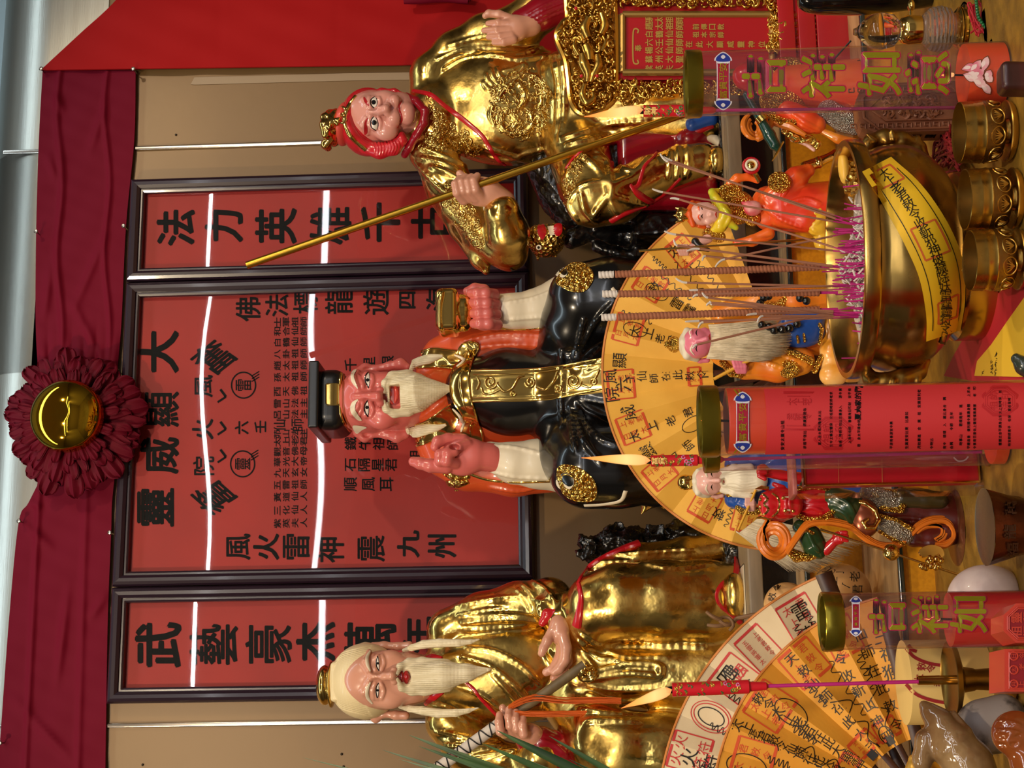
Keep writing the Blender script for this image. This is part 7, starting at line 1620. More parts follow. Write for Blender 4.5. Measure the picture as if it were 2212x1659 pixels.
def carve(name, poly, n, seed, dep=22):
    """pierced gold dragon carving: thick curls, scales and whiskers packed over an area"""
    g = random.Random(seed); P = np.array(poly, float); lo, hi = P.min(0), P.max(0); b = MB(); k = psz(A_(1400, 100))
    for i in range(n*5):
        x, y = g.uniform(lo[0], hi[0]), g.uniform(lo[1], hi[1]); ins = False; j = len(P)-1
        for q in range(len(P)):
            if (P[q][1] > y) != (P[j][1] > y) and x < (P[j][0]-P[q][0])*(y-P[q][1])/(P[j][1]-P[q][1])+P[q][0]: ins = not ins
            j = q
        if not ins: continue
        r = g.uniform(5, 12); t0 = g.uniform(0, 6.3); tn = g.uniform(2, 5)*g.choice((-1, 1)); d = g.uniform(0, dep)
        pts = [A_(x+r*(1-q*.09)*math.cos(t0+tn*q/7), y+r*(1-q*.09)*math.sin(t0+tn*q/7), (d+2*math.sin(q))*k) for q in range(8)]
        b.tube(pts, [r*.34*k*(.5+.5*math.sin(PI*(q+.5)/8)) for q in range(8)], 6)
    return b.build(name, M_shg, t, sharp=0)
b = MB(); bd = [(1224, 0), (1226, 40), (1218, 48), (1204, 70), (1206, 92), (1222, 130), (1228, 170), (1232, 210), (1240, 232), (1256, 246), (1280, 246), (1302, 236), (1326, 214), (1330, 176), (1328, 10), (1322, -40), (1226, -40)]
b.slab(smooth_pts(bd, 4, True).tolist(), lambda x, y, h: A_(x, y, -.012-h), .012); b.build('crest_board', M_shg, t, smooth=False)
carve('crest_dragon', [(1228, -30), (1230, 45), (1212, 70), (1222, 110), (1236, 160), (1240, 215), (1262, 240), (1298, 232), (1322, 205), (1326, -30)], 120, 4, 30)
b = MB(); bq = smooth_pts(bd, 4, True); b.tube([A_(x, y, .002) for x, y in bq], .0052, 8, closed=True)
# a dragon head in the crest: brow, snout, jaw and horns
for pts, rr in (([(1258, 118), (1262, 140), (1270, 160), (1268, 178)], [9, 13, 11, 6]), ([(1290, 120), (1292, 142), (1282, 162), (1276, 178)], [8, 11, 9, 5]), ([(1250, 120), (1240, 100), (1244, 84)], [6, 5, 2]), ([(1300, 112), (1308, 92), (1302, 78)], [6, 5, 2]), ([(1266, 100), (1272, 116), (1274, 132)], [12, 13, 10]), ([(1270, 40), (1262, 62), (1270, 84)], [10, 12, 11]), ([(1300, 30), (1306, 55), (1298, 75)], [8, 10, 8]), ([(1262, 184), (1258, 205), (1268, 222), (1282, 214), (1280, 200)], [6, 8, 8, 7, 4])):
    q = smooth_pts(pts, 5); kk = psz(A_(1270, 120)); b.tube([A_(x, y, .018) for x, y in q], np.interp(np.linspace(0, 1, len(q)), np.linspace(0, 1, len(rr)), rr)*kk, 10)
b.build('crest_edge', M_shg, t)
b = MB()
for x, y in ((1256, 164), (1290, 164), (1244, 18)): b.ell(A_(x, y, .026), .0026, n=10)
b.build('dragon_eyes', M_redp, t)
carve('side_carving', [(1332, 176), (1332, 216), (1350, 224), (1380, 222), (1400, 212), (1440, 205), (1600, 200), (1680, 196), (1680, 176)], 90, 6, 22); carve('side_carving', [(1334, 10), (1334, -26), (1680, -24), (1680, 8)], 70, 7, 22); carve('foot_lattice', [(1664, 10), (1664, 110), (1690, 110), (1690, 10)], 26, 8, 16)
b = MB(); sh = smooth_pts([(1328, 174), (1336, 196), (1420, 194), (1690, 190), (1690, 172)], 3); b.slab([(1328, -20), (1328, 196), (1690, 192), (1690, -22)], lambda x, y, h: A_(x, y, -.020-h), .008); b.build('back_board', M_shr, t, smooth=False)
b = MB()
for x0, x1, dd, y0, y1 in ((1690, 1712, .012, -30, 206), (1712, 1734, .006, -24, 200), (1734, 1756, .014, -34, 212), (1756, 1775, .004, -22, 198), (1775, 1842, .018, -40, 216)):
    p0, p1 = A_(x0, y1, dd), A_(x1, y0, dd); b.box(((p0[0]+p1[0])/2, -(DS+dd)+.03, (p0[2]+p1[2])/2), (abs(p1[0]-p0[0]), .06, abs(p0[2]-p1[2])), bev=.0015)
p1 = A_(1842, 92, .02); b.box((sz[0], -(DS-.01), (p1[2]+Z1)/2), (.155, .062, max(.004, p1[2]-Z1)), bev=.001); b.build('stepped_base', M_shr, t)
b = MB()
for i in range(9):
    y = 24+i*19
    for q0, q1 in (((1716, y), (1716, y+14)), ((1716, y+14), (1730, y+14)), ((1730, y+14), (1730, y+4)), ((1730, y+4), (1722, y+4)), ((1722, y+4), (1722, y+10))): b.tube([A_(*q0, .007), A_(*q1, .007)], .0012, 4)
for y in range(22, 100, 12): b.tube([A_(1763+5*math.cos(q), y+5*math.sin(q), .008) for q in np.linspace(0, 2*PI, 11)[:-1]], .0014, 5, closed=True)
b.build('key_pattern', M_shg, t)
# ================================================================== the other things on the table
ZMIN = TZ+.0003
def solo(name, label, cat, mb, m, **k):
    return tag(mb.build(name, m, **k), label, cat)
# crystal gourd bottle on a gold base
c = on(2112, 62, TZ); c = at(2112, 60, 1.08); c[2] = TZ; k = psz(c); zx = lambda x, y=60, D=1.08: at(x, y, D)[2]-TZ
t = thing('crystal_gourd', 'clear crystal gourd bottle with gold collar and gold base beside the lotus candle', 'ornament', c)
M_cry = mat('crystal', (236, 226, 220), .03, trans=1.0, ior=1.45); M_cryb = mat('ribbed_crystal', (226, 214, 210), .08, trans=.9, ior=1.45, bump=(70, .6, .004, 'wave'), wave='Z')
b = MB(); b.lathe([(.0001, zx(1842)), (7*k, zx(1843)), (9*k, zx(1850)), (18*k, zx(1858)), (36*k, zx(1880)), (40*k, zx(1905)), (34*k, zx(1930)), (20*k, zx(1942)), (.0001, zx(1943))][::-1], c, 48); b.build('upper_bulb', M_cry, t)
b = MB(); b.lathe([(22*k, zx(1990)), (30*k, zx(1988)), (32*k, zx(1960)), (26*k, zx(1946)), (20*k, zx(1942)), (.0001, zx(1942))], c, 40); b.build('collar', M_goldp, t)
b = MB(); b.lathe([(.0001, zx(2062)), (30*k, zx(2062)), (44*k, zx(2050)), (50*k, zx(2030)), (46*k, zx(2008)), (30*k, zx(1992)), (22*k, zx(1989)), (.0001, zx(1989))], c, 48); b.build('ribbed_bulb', M_cryb, t)
b = MB(); b.lathe([(.0001, .0), (56*k, 0), (56*k, zx(2098)), (50*k, zx(2094)), (52*k, zx(2084)), (44*k, zx(2078)), (46*k, zx(2070)), (34*k, zx(2060)), (.0001, zx(2060))], c, 56); b.build('base', M_goldp, t)
b = MB(); b.tube([at(1968, 40, 1.05), at(1968, 18, 1.045)], .0016, 8); b.ell(at(1968, 12, 1.045), (.007, .007, .0042)); b.build('pin_handle', M_goldp, t)
b = MB(); b.tube([at(1838, 88, 1.06), at(1796, 134, 1.04)], .0012, 6); b.build('cord_stem', M_cordb, t)
# black vase at the edge
c = at(1962, -14, .95); k = psz(c); t0 = c[2]
b = MB(); zt = at(1722, -14, .95)[2]; b.lathe([(.0001, TZ-t0)]+[tuple(q) for q in smooth_pts([(30*k, TZ-t0), (36*k, .0), (42*k, (zt-t0)*.3), (42*k, (zt-t0)*.6), (37*k, (zt-t0)*.86), (24*k, (zt-t0)*.98), (10*k, zt-t0)], 6)]+[(.0001, zt-t0)], c, 48); solo('black_vase', 'glossy black vase standing at the shrine side of the crystal gourd', 'vase', b, mat('black_gloss', (10, 9, 9), .12, coat=.6))
# carved wooden tablet
M_cw = mat('carved_wood', (140, 86, 56), .45, rgb2=(112, 64, 40), cscale=22, bump=(120, .2, .001)); DWt = 1.02
c = on(2100, 245, TZ); zt = at(1852, 245, DWt)[2]; xl, xr = at(1980, 288, DWt)[0], at(1980, 182, DWt)[0]
t = thing('carved_tablet', 'carved brown wooden tablet with key-pattern border behind the nearest bowl', 'tablet', ((xl+xr)/2, -DWt, TZ))
w = xr-xl; prof = [(xl, TZ), (xl, zt-.018), (xl+w*.12, zt-.004), (xl+w*.3, zt), (xr-w*.3, zt), (xr-w*.12, zt-.004), (xr, zt-.018), (xr, TZ)]
b = MB(); b.slab(prof, lambda x, z, h: (x, -DWt-.006+h, z), .030)
n = Vector((0, 0, 0)); sidep = lambda a, q: (xl-.0006, -DWt+.009+a, q)
z0 = zt-.034
for i, ch in enumerate('大顯威靈千變'):
    zz = z0-i*.0165; write(b, ch, lambda u, v: sidep(-u, zz+v), 1, .011, .012, .02)
b.build('body', [M_cw, mat('carved_ink', (40, 24, 16), .6)], t, smooth=False)
b = MB()
ins = .010; pr = [(xl+.003, TZ+.004), (xl+.003, zt-.022), (xl+w*.3, zt-.006), (xr-w*.3, zt-.006), (xr-.003, zt-.022), (xr-.003, TZ+.004)]
b.tube([(x, -DWt-.007, z) for x, z in pr], .0016, 6); b.tube([(x+(.011 if x < (xl+xr)/2 else -.011), -DWt-.007, z-.008) for x, z in pr], .0014, 6)
for i in range(11):
    z = TZ+.012+i*.0105
    for xx, sg in ((xl+.0045, 1), (xr-.0045, -1)):
        for a, q in (((0, 0), (.006, 0)), ((.006, 0), (.006, .006)), ((.006, .006), (.002, .006)), ((.002, .006), (.002, .003))): b.tube([(xx+sg*a[0], -DWt-.0068, z+a[1]), (xx+sg*q[0], -DWt-.0068, z+q[1])], .0008, 4)
g = random.Random(4)
for i in range(70):
    x = g.uniform(xl+.018, xr-.018); z = g.uniform(TZ+.02, zt-.028); r = g.uniform(.003, .007); t0_ = g.uniform(0, 6)
    b.tube([(x+r*(1-q*.1)*math.cos(t0_+q*.6), -DWt-.0065-.0012*math.sin(q), z+r*(1-q*.1)*math.sin(t0_+q*.6)) for q in range(8)], r*.28, 5)
b.build('relief_carving', M_cw, t)
# green beads, red cords, small silver charm, dark wood block
t = thing('bead_string', 'loop of small green beads lying over red cords at the table edge', 'beads', at(2140, 50, 1.2)); P_ = lambda x, y, p=0: at(x, y, 1.16+p*.00047)
q = smooth_pts([(2108, -12), (2110, 14), (2114, 38), (2128, 58), (2142, 74), (2150, 82), (2146, 66), (2138, 50), (2132, 36)], 7); L = np.concatenate([[0], np.cumsum(np.linalg.norm(np.diff(q, axis=0), axis=1))]); m_ = mat('jade_green', (24, 104, 56), .2, coat=.4, trans=.2)
for i in range(26):
    s_ = L[-1]*i/25; x, y = np.interp(s_, L, q[:, 0]), np.interp(s_, L, q[:, 1]); b = MB(); b.ell(P_(x, y, 4), 4.6*.00047, n=12); b.build('bead', m_, t)
b = MB(); b.tube([P_(x, y, 2) for x, y in q], .0006, 5); b.build('thread', mat('red_thread', (170, 20, 34), .6), t)
b = MB(); g = random.Random(8)
for j in range(5):
    q = smooth_pts([(2090+g.uniform(0, 90), -10+g.uniform(0, 90)) for _ in range(6)], 6); b.tube([P_(x, y, -6) for x, y in q], .0011, 5)
for j in range(10): b.tube([P_(2096+j*1.2, 10, -10), P_(2098+j*1.1, 30, -8), P_(2102+j, 54, -8)], .0009, 4)
solo('tassel_string', 'tangled red cord with a tassel under the green beads', 'cord', b, MATS['red_thread'])
b = MB(); g = random.Random(18); Q_ = lambda x, y, z: on(x, y, TZ+z)
for j in range(18):
    q = smooth_pts([(g.uniform(2012, 2082), g.uniform(270, 372)) for _ in range(5)], 6); b.tube([Q_(x, y, .004+.012*abs(math.sin(i*.4+j))) for i, (x, y) in enumerate(q)], .0014, 5)
solo('knotted_strings', 'heap of dark red knotted cords between the burner and the carved tablet', 'cord', b, mat('dark_red_cord', (140, 22, 28), .6))
t = thing('silver_charm', 'small silver coin charm and grey feathered wrap beside the dark wood block', 'charm', at(2185, 50, 1.2))
b = MB(); R_ = np.array([[1, 0, 0], [0, 0, -1], [0, 1, 0]]); b.lathe([(.0001, .003), (.006, .003), (.008, .002), (.008, 0), (.0001, 0)], P_(2175, 36, 10), 24, R=R_); b.tube([P_(2175+11*math.cos(a), 36+11*math.sin(a), 16) for a in np.linspace(0, 2*PI, 17)[:-1]], .0012, 6, closed=True); b.build('coin', mat('old_silver', (170, 164, 150), .3, .9, bump=(200, .4, .001)), t)
b = MB(); b.tube([P_(2186, 78, 6), P_(2180, 62, 6)], .006, 12); b.build('metal_sleeve', M_brassd, t)
b = MB()
for j in range(40): x = 2196+g.uniform(-8, 8); y = 28+j*1.4; b.tube([P_(x, y, 8), P_(x+g.uniform(-5, 5), y+g.uniform(3, 9), 11)], .0016, 4)
b.tube([P_(2196, 20, 6), P_(2200, 84, 6)], .005, 8); b.build('feather_wrap', mat('grey_feather', (196, 192, 186), .8, rgb2=(70, 66, 62), cscale=60), t)
b = MB(); b.lathe([(.0001, 0), (.004, 0), (.0042, .02), (.002, .022), (.0001, .022)], P_(2172, 108, 6), 16, R=R_); solo('brass_cartridge', 'small brass tube end beside the base of the lotus candle', 'tube', b, M_brass)
s = Sculpt(1.33, .0016, (2200, 170)); s.box((2212, 172, 0), (54, 33, 30), 14, 4, rot=4); o = s.build('wood_block', mat('dark_wood_block', (70, 30, 28), .35, rgb2=(48, 20, 20), cscale=12, stretch=(1, 1, 6), coat=.2)); tag(o, 'rounded dark reddish wood block at the foot of the lotus candle', 'wood block')
# red box in a clear case
t = thing('boxed_tablet', 'tall red card box inside a clear case with gold-edged frame beside warrior figurine', 'box', at(2140, 1010, 1.0)); DB = 1.0
B_ = lambda x, y, d=0: at(x, y, DB+d)
xl, xr = B_(1980, 1043)[0], B_(1980, 950)[0]; zt, zb = B_(1737, 1010)[2], TZ+.004
b = MB(); b.box(((xl+xr)/2, -DB+.012, (zt+zb)/2), (xr-xl, .024, zt-zb)); b.build('red_card', mat('crimson_card', (172, 14, 34), .35, coat=.3), t, smooth=False)
b = MB()
for p0, p1 in (((xl, zb), (xl, zt)), ((xl, zt), (xr, zt)), ((xr, zt), (xr, zb)), ((xr, zb), (xl, zb))): b.tube([(p0[0], -DB-.001, p0[1]), (p1[0], -DB-.001, p1[1])], .0016, 6)
b.build('gold_edging', M_goldp, t)
b = MB()
for l, w_ in (([(2132, 1000), (2140, 996), (2148, 1000), (2140, 1004)], 2), ([(2140, 1002), (2160, 1001), (2172, 1002)], 2.4), ([(2148, 992), (2150, 1001), (2148, 1010)], 2.2), ([(2156, 994), (2158, 1001), (2156, 1009)], 2.2), ([(2128, 990), (2136, 992), (2140, 998)], 2.4), ([(2128, 1012), (2136, 1010), (2140, 1004)], 2.4), ([(2060, 988), (2070, 996), (2084, 994), (2092, 986)], 2.2)): stroke(b, smooth_pts(l, 5), w_*1.4, lambda x, y: B_(x, y, .0012), 0)
stroke(b, [(1905, 992), (1906, 1042)], 1.4, lambda x, y: B_(x, y, .001), 1); stroke(b, [(1811, 992), (1812, 1042)], 1.0, lambda x, y: B_(x, y, .001), 1)
b.build('printed_emblem', [mat('print_white', (226, 214, 206), .5), mat('print_gold', (190, 120, 70), .4)], t, smooth=False)
b = MB(); b.box(((xl+xr)/2-.003, -DB+.010, (zt+zb)/2+.004), (xr-xl+.016, .040, zt-zb+.012)); b.build('clear_case', glass_mat('case_acrylic', (250, 246, 246), 1.3, .03, .5), t, smooth=False)
b = MB(); b.box(((xl+xr)/2-.003, -DB+.010, zt+.0125), (xr-xl+.018, .042, .005), bev=.001); b.build('case_lid', mat('rose_wood_edge', (150, 70, 70), .4, rgb2=(180, 110, 100), cscale=40), t)
# copper cup, stone egg, calabash
c = at(2128, 1138, 1.16); k = psz(c); zr = c[2]-TZ; r = 84*k; c[2] = TZ
t = thing('copper_cup', 'dark copper cup with raised characters and grey metal rim in front of warrior base', 'cup', c)
wob = lambda w, z: 1+.018*math.sin(w*9+z*300)+.012*math.sin(w*17-z*200)
M_cop = mat('copper_patina', (110, 56, 34), .3, .8, rgb2=(70, 36, 24), cscale=20, bump=(60, .5, .004))
b = MB(); b.lathe([(.0001, 0), (r*.62, 0), (r*.70, .004), (r*.74, zr*.2), (r*.82, zr*.5), (r*.95, zr*.9), (r*.99, zr)], c, 72, mod=wob); b.f = b.f[:-1]; b.mi = b.mi[:-1]; b.build('body', M_cop, t); bc = b.bvh()
b = MB(); b.lathe([(r*.985, zr), (r*1.0, zr+.0004), (r*.93, zr-.002), (r*.76, zr*.6), (r*.58, zr*.35), (.0001, zr*.33)], c, 64); b.build('inner_lining', mat('cup_lining', (150, 142, 120), .35, .9, bump=(200, .3, .001)), t)
b = MB()
for ch, x, y in (('萬', 2182, 1098), ('龍', 2180, 1148), ('福', 2186, 1186)): write(b, ch, lambda u, v: (lambda h: c if h is None else h[0]+h[1]*.0016)(hit(bc, x-v, y-u)), 0, 30, 26, .03)
b.build('raised_characters', mat('copper_dark', (58, 28, 18), .4), t, smooth=False)
s = Sculpt(1.08, .002, (2130, 1290)); s.ell((2132, 1292, 0), (84, 72, 74)); o = s.build('stone_egg', mat('pale_stone', (206, 192, 190), .4, rgb2=(190, 172, 172), cscale=30, coat=.15)); tag(o, 'large smooth whitish stone egg behind the red-waxed tube candle', 'stone egg')
b = MB(); c = at(2022, 1268, 1.0); c[2] = TZ; b.lathe([(.0001, 0), (.010, 0), (.012, .012), (.008, .022), (.0001, .026)], c, 24); solo('small_stone', 'small pale round stone beside the large stone egg', 'stone', b, MATS['pale_stone'])
ZMIN = Z1+.0003
DG = .60; t = thing('calabash_gourd', 'dry tan calabash gourd with black writing and curled stem behind the cream fan', 'gourd', at(1882, 1300, DG))
s = Sculpt(DG, .0016, (1800, 1290)); s.ell((1816, 1284, 0), (66, 67, 66)).ell((1700, 1308, 0), (50, 50, 48), 26); s.build('body', mat('gourd_tan', (206, 160, 104), .35, rgb2=(186, 138, 84), cscale=10, coat=.2), t); bg = s.bvh()
b = MB()
for ch, x, y, sz in (('太', 1786, 1236, 20), ('上', 1800, 1256, 18), ('老', 1846, 1246, 22), ('君', 1852, 1274, 22), ('敕', 1668, 1290, 18), ('令', 1678, 1268, 18)): write(b, ch, lambda u, v: (lambda h: at(x, y, DG+.05) if h is None else h[0]+h[1]*.0006)(hit(bg, x-v, y-u)), 0, sz, sz, .0)
for l in ([(1765, 1240), (1772, 1228), (1792, 1224), (1804, 1232), (1796, 1246), (1770, 1248)], [(1806, 1236), (1822, 1236), (1820, 1262), (1836, 1270)]): lay(b, bg, l, 1.2, 0, 5, .5, .3, sm=1)
b.build('writing', M_pen, t, smooth=False)
b = MB(); P6 = lambda x, y, p=0: at(x, y, DG+p*.00062)
for l in ([(1655, 1318), (1640, 1326), (1610, 1332), (1592, 1336), (1582, 1346), (1570, 1350), (1556, 1342), (1560, 1334), (1576, 1336), (1584, 1350), (1576, 1362)], [(1558, 1340), (1540, 1332), (1526, 1322)], [(1572, 1348), (1550, 1352), (1528, 1350)]):
    q = smooth_pts(l, 5); b.tube([P6(x, y, 14+6*math.sin(i*.3)) for i, (x, y) in enumerate(q)], np.linspace(.0032, .0022, len(q)), 8)
b.build('stem', mat('dry_stem', (120, 86, 54), .6), t)
ZMIN = TZ+.0003
# seals of red stone in front
M_seal = mat('red_stone', (196, 62, 48), .4, coat=.15); M_seald = mat('engraved_red', (140, 20, 34), .5)
def seal(name, label, poly, D, dep, chars, rings):
    t = thing(name, label, 'seal', at(2212, poly[0][1], D)); P0 = lambda x, y, d=0: at(x, y, D+d)
    c = np.mean(np.array(poly, float), axis=0); b = MB()
    b.slab(poly, lambda x, y, h: P0(x, y)+np.array([0, dep-h, 0]), dep); b.build('block', M_seal, t, smooth=False)
    b = MB(); b.slab([(c[0]+(x-c[0])*.86, c[1]+(y-c[1])*.86) for x, y in poly], lambda x, y, h: P0(x, y, .0003+h), .0006); b.m = 1
    for q in rings:
        o = [(c[0]+(x-c[0])*q, c[1]+(y-c[1])*q) for x, y in poly]+[(c[0]+(poly[0][0]-c[0])*q, c[1]+(poly[0][1]-c[1])*q)]
        b.tube([P0(x, y, .0012) for x, y in o], .0008, 5)
    for ch, x, y, sz in chars: write(b, ch, lambda u, v: P0(x-v, y-u, .0014), 1, sz, sz, .02)
    for x, y in ([] if len(poly) == 8 else [(2190, 1417), (2190, 1447), (2190, 1478)]): b.tube([P0(x+9*math.cos(a), y+9*math.sin(a), .0012) for a in np.linspace(0, 2*PI, 13)[:-1]], .0008, 5, closed=True)
    b.build('engraved_face', [M_seald, M_seal], t, smooth=False)
oc = [(2214+50*math.cos(PI/8+i*PI/4), 1346+46*math.sin(PI/8+i*PI/4)) for i in range(8)]
seal('stone_seal', 'octagonal red stone seal lying face forward before the red-waxed tube candle', oc, 1.30, .045, [('祖', 2196, 1364, 24), ('師', 2222, 1364, 24), ('靈', 2196, 1334, 24), ('印', 2222, 1334, 24)], (.82, .74))
sq = [(2170, 1402), (2290, 1402), (2290, 1494), (2170, 1494)]
seal('stone_seal', 'square red stone seal lying face forward before the brass candle holder', sq, 1.28, .055, [('日', 2190, 1417, 11), ('太', 2190, 1447, 11), ('月', 2190, 1478, 11), ('上', 2206, 1478, 14), ('老', 2208, 1440, 14), ('令', 2208, 1416, 14)], (.84,))
# paper jar, agate horn, white stone, amber carving, brown cup
c = at(1952, 1474, .93); k = psz(c); zt = c[2]; r = 90*k; t = thing('paper_wrapped_jar', 'jar wrapped in yellow talisman paper with red lines behind the brass drip dish', 'jar', (c[0], c[1], TZ))
b = MB(); b.lathe([(.0001, 0), (r, 0), (r, zt-TZ), (r*.9, zt-TZ+.001), (.0001, zt-TZ+.001)], (c[0], c[1], TZ), 56); bj = b.bvh()
J = lambda x, y: (lambda h: c if h is None else h[0]+h[1]*.0006)(hit(bj, x, y))
for l in ([(1958, 1400), (1975, 1420), (2010, 1434), (2060, 1440)], [(1958, 1478), (1980, 1500), (2020, 1514), (2070, 1520)], [(1962, 1394), (1970, 1404), (1980, 1408)]): stroke(b, smooth_pts(l, 6), 7, J, 1)
for ch, x, y in (('太', 1984, 1466), ('上', 2004, 1470), ('老', 2024, 1474), ('君', 2044, 1476), ('敕', 1990, 1440), ('令', 2010, 1444)): write(b, ch, lambda u, v: J(x-v, y-u), 1, 18, 20, .02)
b.build('paper_wrap', [mat('pale_yellow_paper', (222, 190, 116), .6), mat('paper_red_lines', (150, 30, 36), .6)], t, smooth=True)
s = Sculpt(1.12, .0016, (2050, 1610)); s.poly([(1996, 1524, 0, 11), (2010, 1540, 6, 20), (2030, 1560, 10, 30), (2060, 1610, 14, 48), (2090, 1650, 14, 54), (2110, 1700, 10, 56)], 10).ell((2000, 1600, 6), (24, 26, 22), 14).ell((1992, 1640, 6), (22, 30, 22), 14).poly([(2060, 1540, 20, 6), (2090, 1580, 30, 10), (2115, 1640, 34, 12), (2120, 1690, 34, 12)], 4)
for k_ in range(26): s.ridge([(2015+random.uniform(0, 70), 1570+random.uniform(0, 80)), (2020+random.uniform(0, 70), 1580+random.uniform(0, 80))], 1.4, 2, sub=True)
o = s.build('agate_horn', mat('brown_agate', (150, 122, 84), .12, rgb2=(96, 62, 34), cscale=14, coat=.6)); tag(o, 'polished brown agate horn carving beside the ochre fan handle', 'carving')
b = MB(); g = random.Random(21)
for i in range(70): x, y = 2096+g.uniform(-14, 16), 1640+g.uniform(-44, 40); p = on(x, y, TZ+.035); d = np.array([g.uniform(-.006, .006), g.uniform(-.004, .004), g.uniform(.001, .006)]); b.tube([p, p+d], .0007, 4)
tag(b.build('ash_scraps', M_ash), 'grey scraps of ash in the hollow beside the brown agate horn', 'ash', kind='stuff')
s = Sculpt(1.08, .002, (2120, 1570)); s.ell((2128, 1570, 0), (62, 60, 50)).ell((2170, 1560, 0), (50, 60, 50), 20); o = s.build('speckled_stone', mat('speckled_stone', (150, 140, 134), .5, rgb2=(70, 64, 62), cscale=40, cdist=(.52, .66))); tag(o, 'grey speckled stone behind the amber carving and brass candle holder', 'stone')
s = Sculpt(1.26, .0016, (2190, 1590)); s.ell((2196, 1586, 0), (54, 50, 34)).ell((2230, 1640, 0), (50, 66, 36), 14)
for f_ in range(6):
    a = f_/5; s.ridge([(2150+a*6, 1560+a*48), (2170, 1558+a*52), (2190, 1562+a*46), (2204, 1568+a*36)], 2.6, 3, sub=f_ % 2 == 1)
s.ridge([(2190+14*math.cos(q), 1600+14*math.sin(q)) for q in np.linspace(0, 5, 12)], 2.6, 3, n=2)
o = s.build('amber_carving', mat('amber', (176, 96, 40), .1, rgb2=(120, 50, 22), cscale=12, coat=.6, trans=.25)); tag(o, 'translucent amber carving with feather grooves in front of the speckled stone', 'carving')
s = Sculpt(1.0, .0018, (1990, 1650)); s.poly([(1972, 1640, 0, 10), (1978, 1665, 0, 22), (2010, 1690, 0, 26)], 8); o = s.build('yellow_ladle', mat('ladle_yellow', (196, 152, 60), .35, .4)); tag(o, 'yellow metal scoop edge below the ochre fan handle sticks', 'scoop')
# loose papers
def paper(name, label, poly, m, z, marks=None):
    b = MB(); q = [(x, y) for x, y in poly]; b.slab(q, lambda x, y, h: on(x, y, TZ+z)+np.array([0, 0, h]), .0008)
    if marks:
        g = random.Random(6)
        for (x0, y0, x1, y1, n) in marks:
            for i in range(n): f_ = i/n; x, y = x0+(x1-x0)*f_, y0+(y1-y0)*f_; stroke(b, [(x+g.uniform(-3, 3), y+g.uniform(-3, 3)), (x+g.uniform(-3, 3), y+g.uniform(-4, 0))], 1.3, lambda u, v: on(u, v, TZ+z+.0011), 1)
    return solo(name, label, 'paper', b, [m, M_pen], smooth=False)
paper('yellow_paper', 'plain yellow paper sheet with faint handwriting lying before the burner', [(2106, 812), (2112, 780), (2142, 745), (2180, 690), (2230, 620), (2330, 620), (2330, 816)], mat('plain_yellow_paper', (226, 186, 50), .6), .002, [(2142, 806, 2142, 780, 14), (2150, 812, 2152, 760, 22), (2122, 812, 2124, 798, 6)])
paper('red_paper', 'crimson paper sheet lying under the yellow paper before the burner', [(2040, 812), (2060, 770), (2100, 700), (2150, 640), (2200, 600), (2330, 560), (2330, 830), (2120, 826)], mat('crimson_paper', (176, 26, 44), .6), .0006)
s = Sculpt(1.28, .0014, (2205, 790)); s.poly([(2196, 775, 0, 12), (2212, 790, 0, 20), (2230, 806, 0, 18)], 6); o = s.build('green_pebble', mat('dark_green_stone', (44, 52, 44), .25, coat=.4)); tag(o, 'dark green polished pebble on the yellow paper at the table edge', 'pebble')
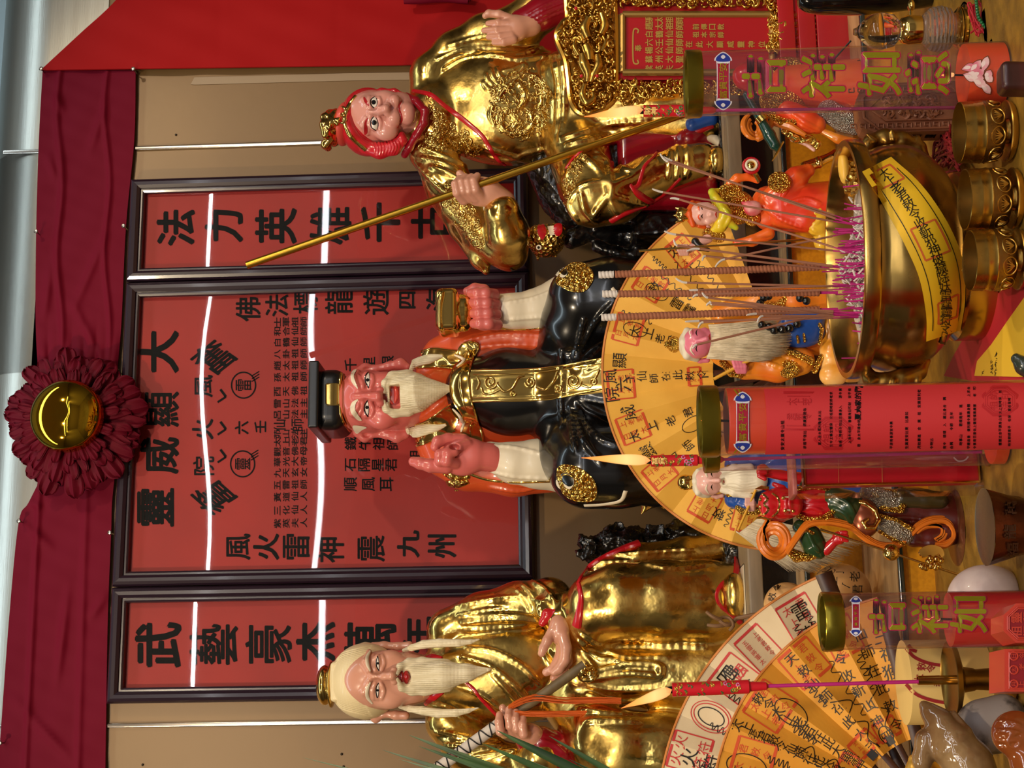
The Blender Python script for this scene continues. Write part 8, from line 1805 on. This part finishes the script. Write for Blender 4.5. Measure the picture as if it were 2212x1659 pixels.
# the plant at the whisk holder's side
t = thing('potted_plant', 'green plant with long narrow pointed leaves rising in front of the gold-robed elder', 'plant', on(1500, 1850, TZ)); pc = at(1330, 1880, .62); Mleaf = mat('leaf_green', (58, 92, 40), .4, rgb2=(36, 66, 26), cscale=14)
b = MB(); pb = np.array([pc[0]-.03, -.63, Z1]); b.lathe([(.0001, 0), (.05, 0), (.065, .09), (.068, .095), (.062, .095), (.058, .08), (.0001, .08)], pb, 40); b.build('pot', mat('dark_pot', (50, 40, 36), .4), t)
root = pb+np.array([0, 0, .08])
for tip, w_, D_, bow in (((652, 1636), 5, .55, 40), ((826, 1620), 9, .6, 30), ((884, 1588), 12, .62, 30), ((905, 1612), 10, .64, 26), ((930, 1618), 9, .66, 20), ((958, 1632), 9, .6, 16), ((1074, 1578), 17, .66, 10), ((1042, 1606), 12, .68, 14), ((1186, 1590), 10, .66, -6), ((1000, 1640), 8, .6, 10), ((862, 1640), 8, .58, 24), ((1110, 1630), 9, .62, 4), ((1230, 1640), 8, .64, -10)):
    P1 = at(*tip, D_); mid = root*.45+P1*.55+np.array([.02, -.02, .05])+np.array([0, 0, bow*.0004]); b = MB(); vs = []; n_ = 16
    for i in range(n_+1):
        f_ = i/n_; p = root*(1-f_)**2+2*mid*f_*(1-f_)+P1*f_*f_; tg_ = (mid-root)*(1-f_)+(P1-mid)*f_; side = np.cross(tg_, FWD); side /= np.linalg.norm(side)+1e-9; ww = w_*.00068*.55*(.35+.65*min(1, f_*2))*min(1, max(.02, (1-f_)*4.5))**.75
        fold = np.array([0, .35*ww, 0]); vs += [p-side*ww, p+fold, p+side*ww, p+fold+np.array([0, .0006, 0])]
    fs = []
    for i in range(n_):
        a = i*4; fs += [(a, a+1, a+5, a+4), (a+1, a+2, a+6, a+5), (a+2, a+3, a+7, a+6), (a+3, a, a+4, a+7)]
    b.add(vs, fs); b.build('leaf', Mleaf, t, sharp=60)
# ================================================================== finer parts belong to the part they sit on
SUB = {'head': ['eyes', 'eyebrows', 'lips', 'mouth', 'face_paint'], 'hat': ['hat_trim', 'hat_lining'], 'boot': ['boot_sole'], 'lapel': ['lapel_trim'], 'apron': ['knee_medallion', 'yin_yang_disc', 'gold_band', 'hem'],
       'robe': ['red_hem', 'embossed_collar', 'embossed_dragon', 'embossed_sleeve', 'embossed_knee', 'robe_border', 'sash_knot', 'neck_strap', 'shoulder_ornament'], 'sleeve_lining': ['sleeve_trim'], 'dragon_face': ['gold_mask_trim', 'fangs'],
       'beast_head': ['beast_mouth'], 'crest_board': ['crest_dragon', 'crest_edge', 'dragon_eyes'], 'clear_tube': ['foil_character', 'name_label', 'lotus_print', 'chevron_print'], 'printed_head': ['printing'], 'grip': ['binding_cord', 'band'],
       'paper_leaf': ['rim'], 'etched_body': ['floral_relief'], 'green_club': ['club_ring'], 'belly_plate': ['belly_trim'], 'red_card': ['printed_emblem', 'gold_edging'], 'board': ['inscription', 'inner_frame'], 'round_base': ['base_motif'], 'collar': ['pin_handle']}
stem = lambda o: o.name.split('.')[0]
for root in [o for o in COL.objects if o.parent is None and o.type == 'EMPTY']:
    kids = list(root.children)
    for part, subs in SUB.items():
        host = next((k for k in kids if stem(k) == part), None)
        if host is None: continue
        for k in kids:
            if stem(k) in subs and k is not host: k.parent = host
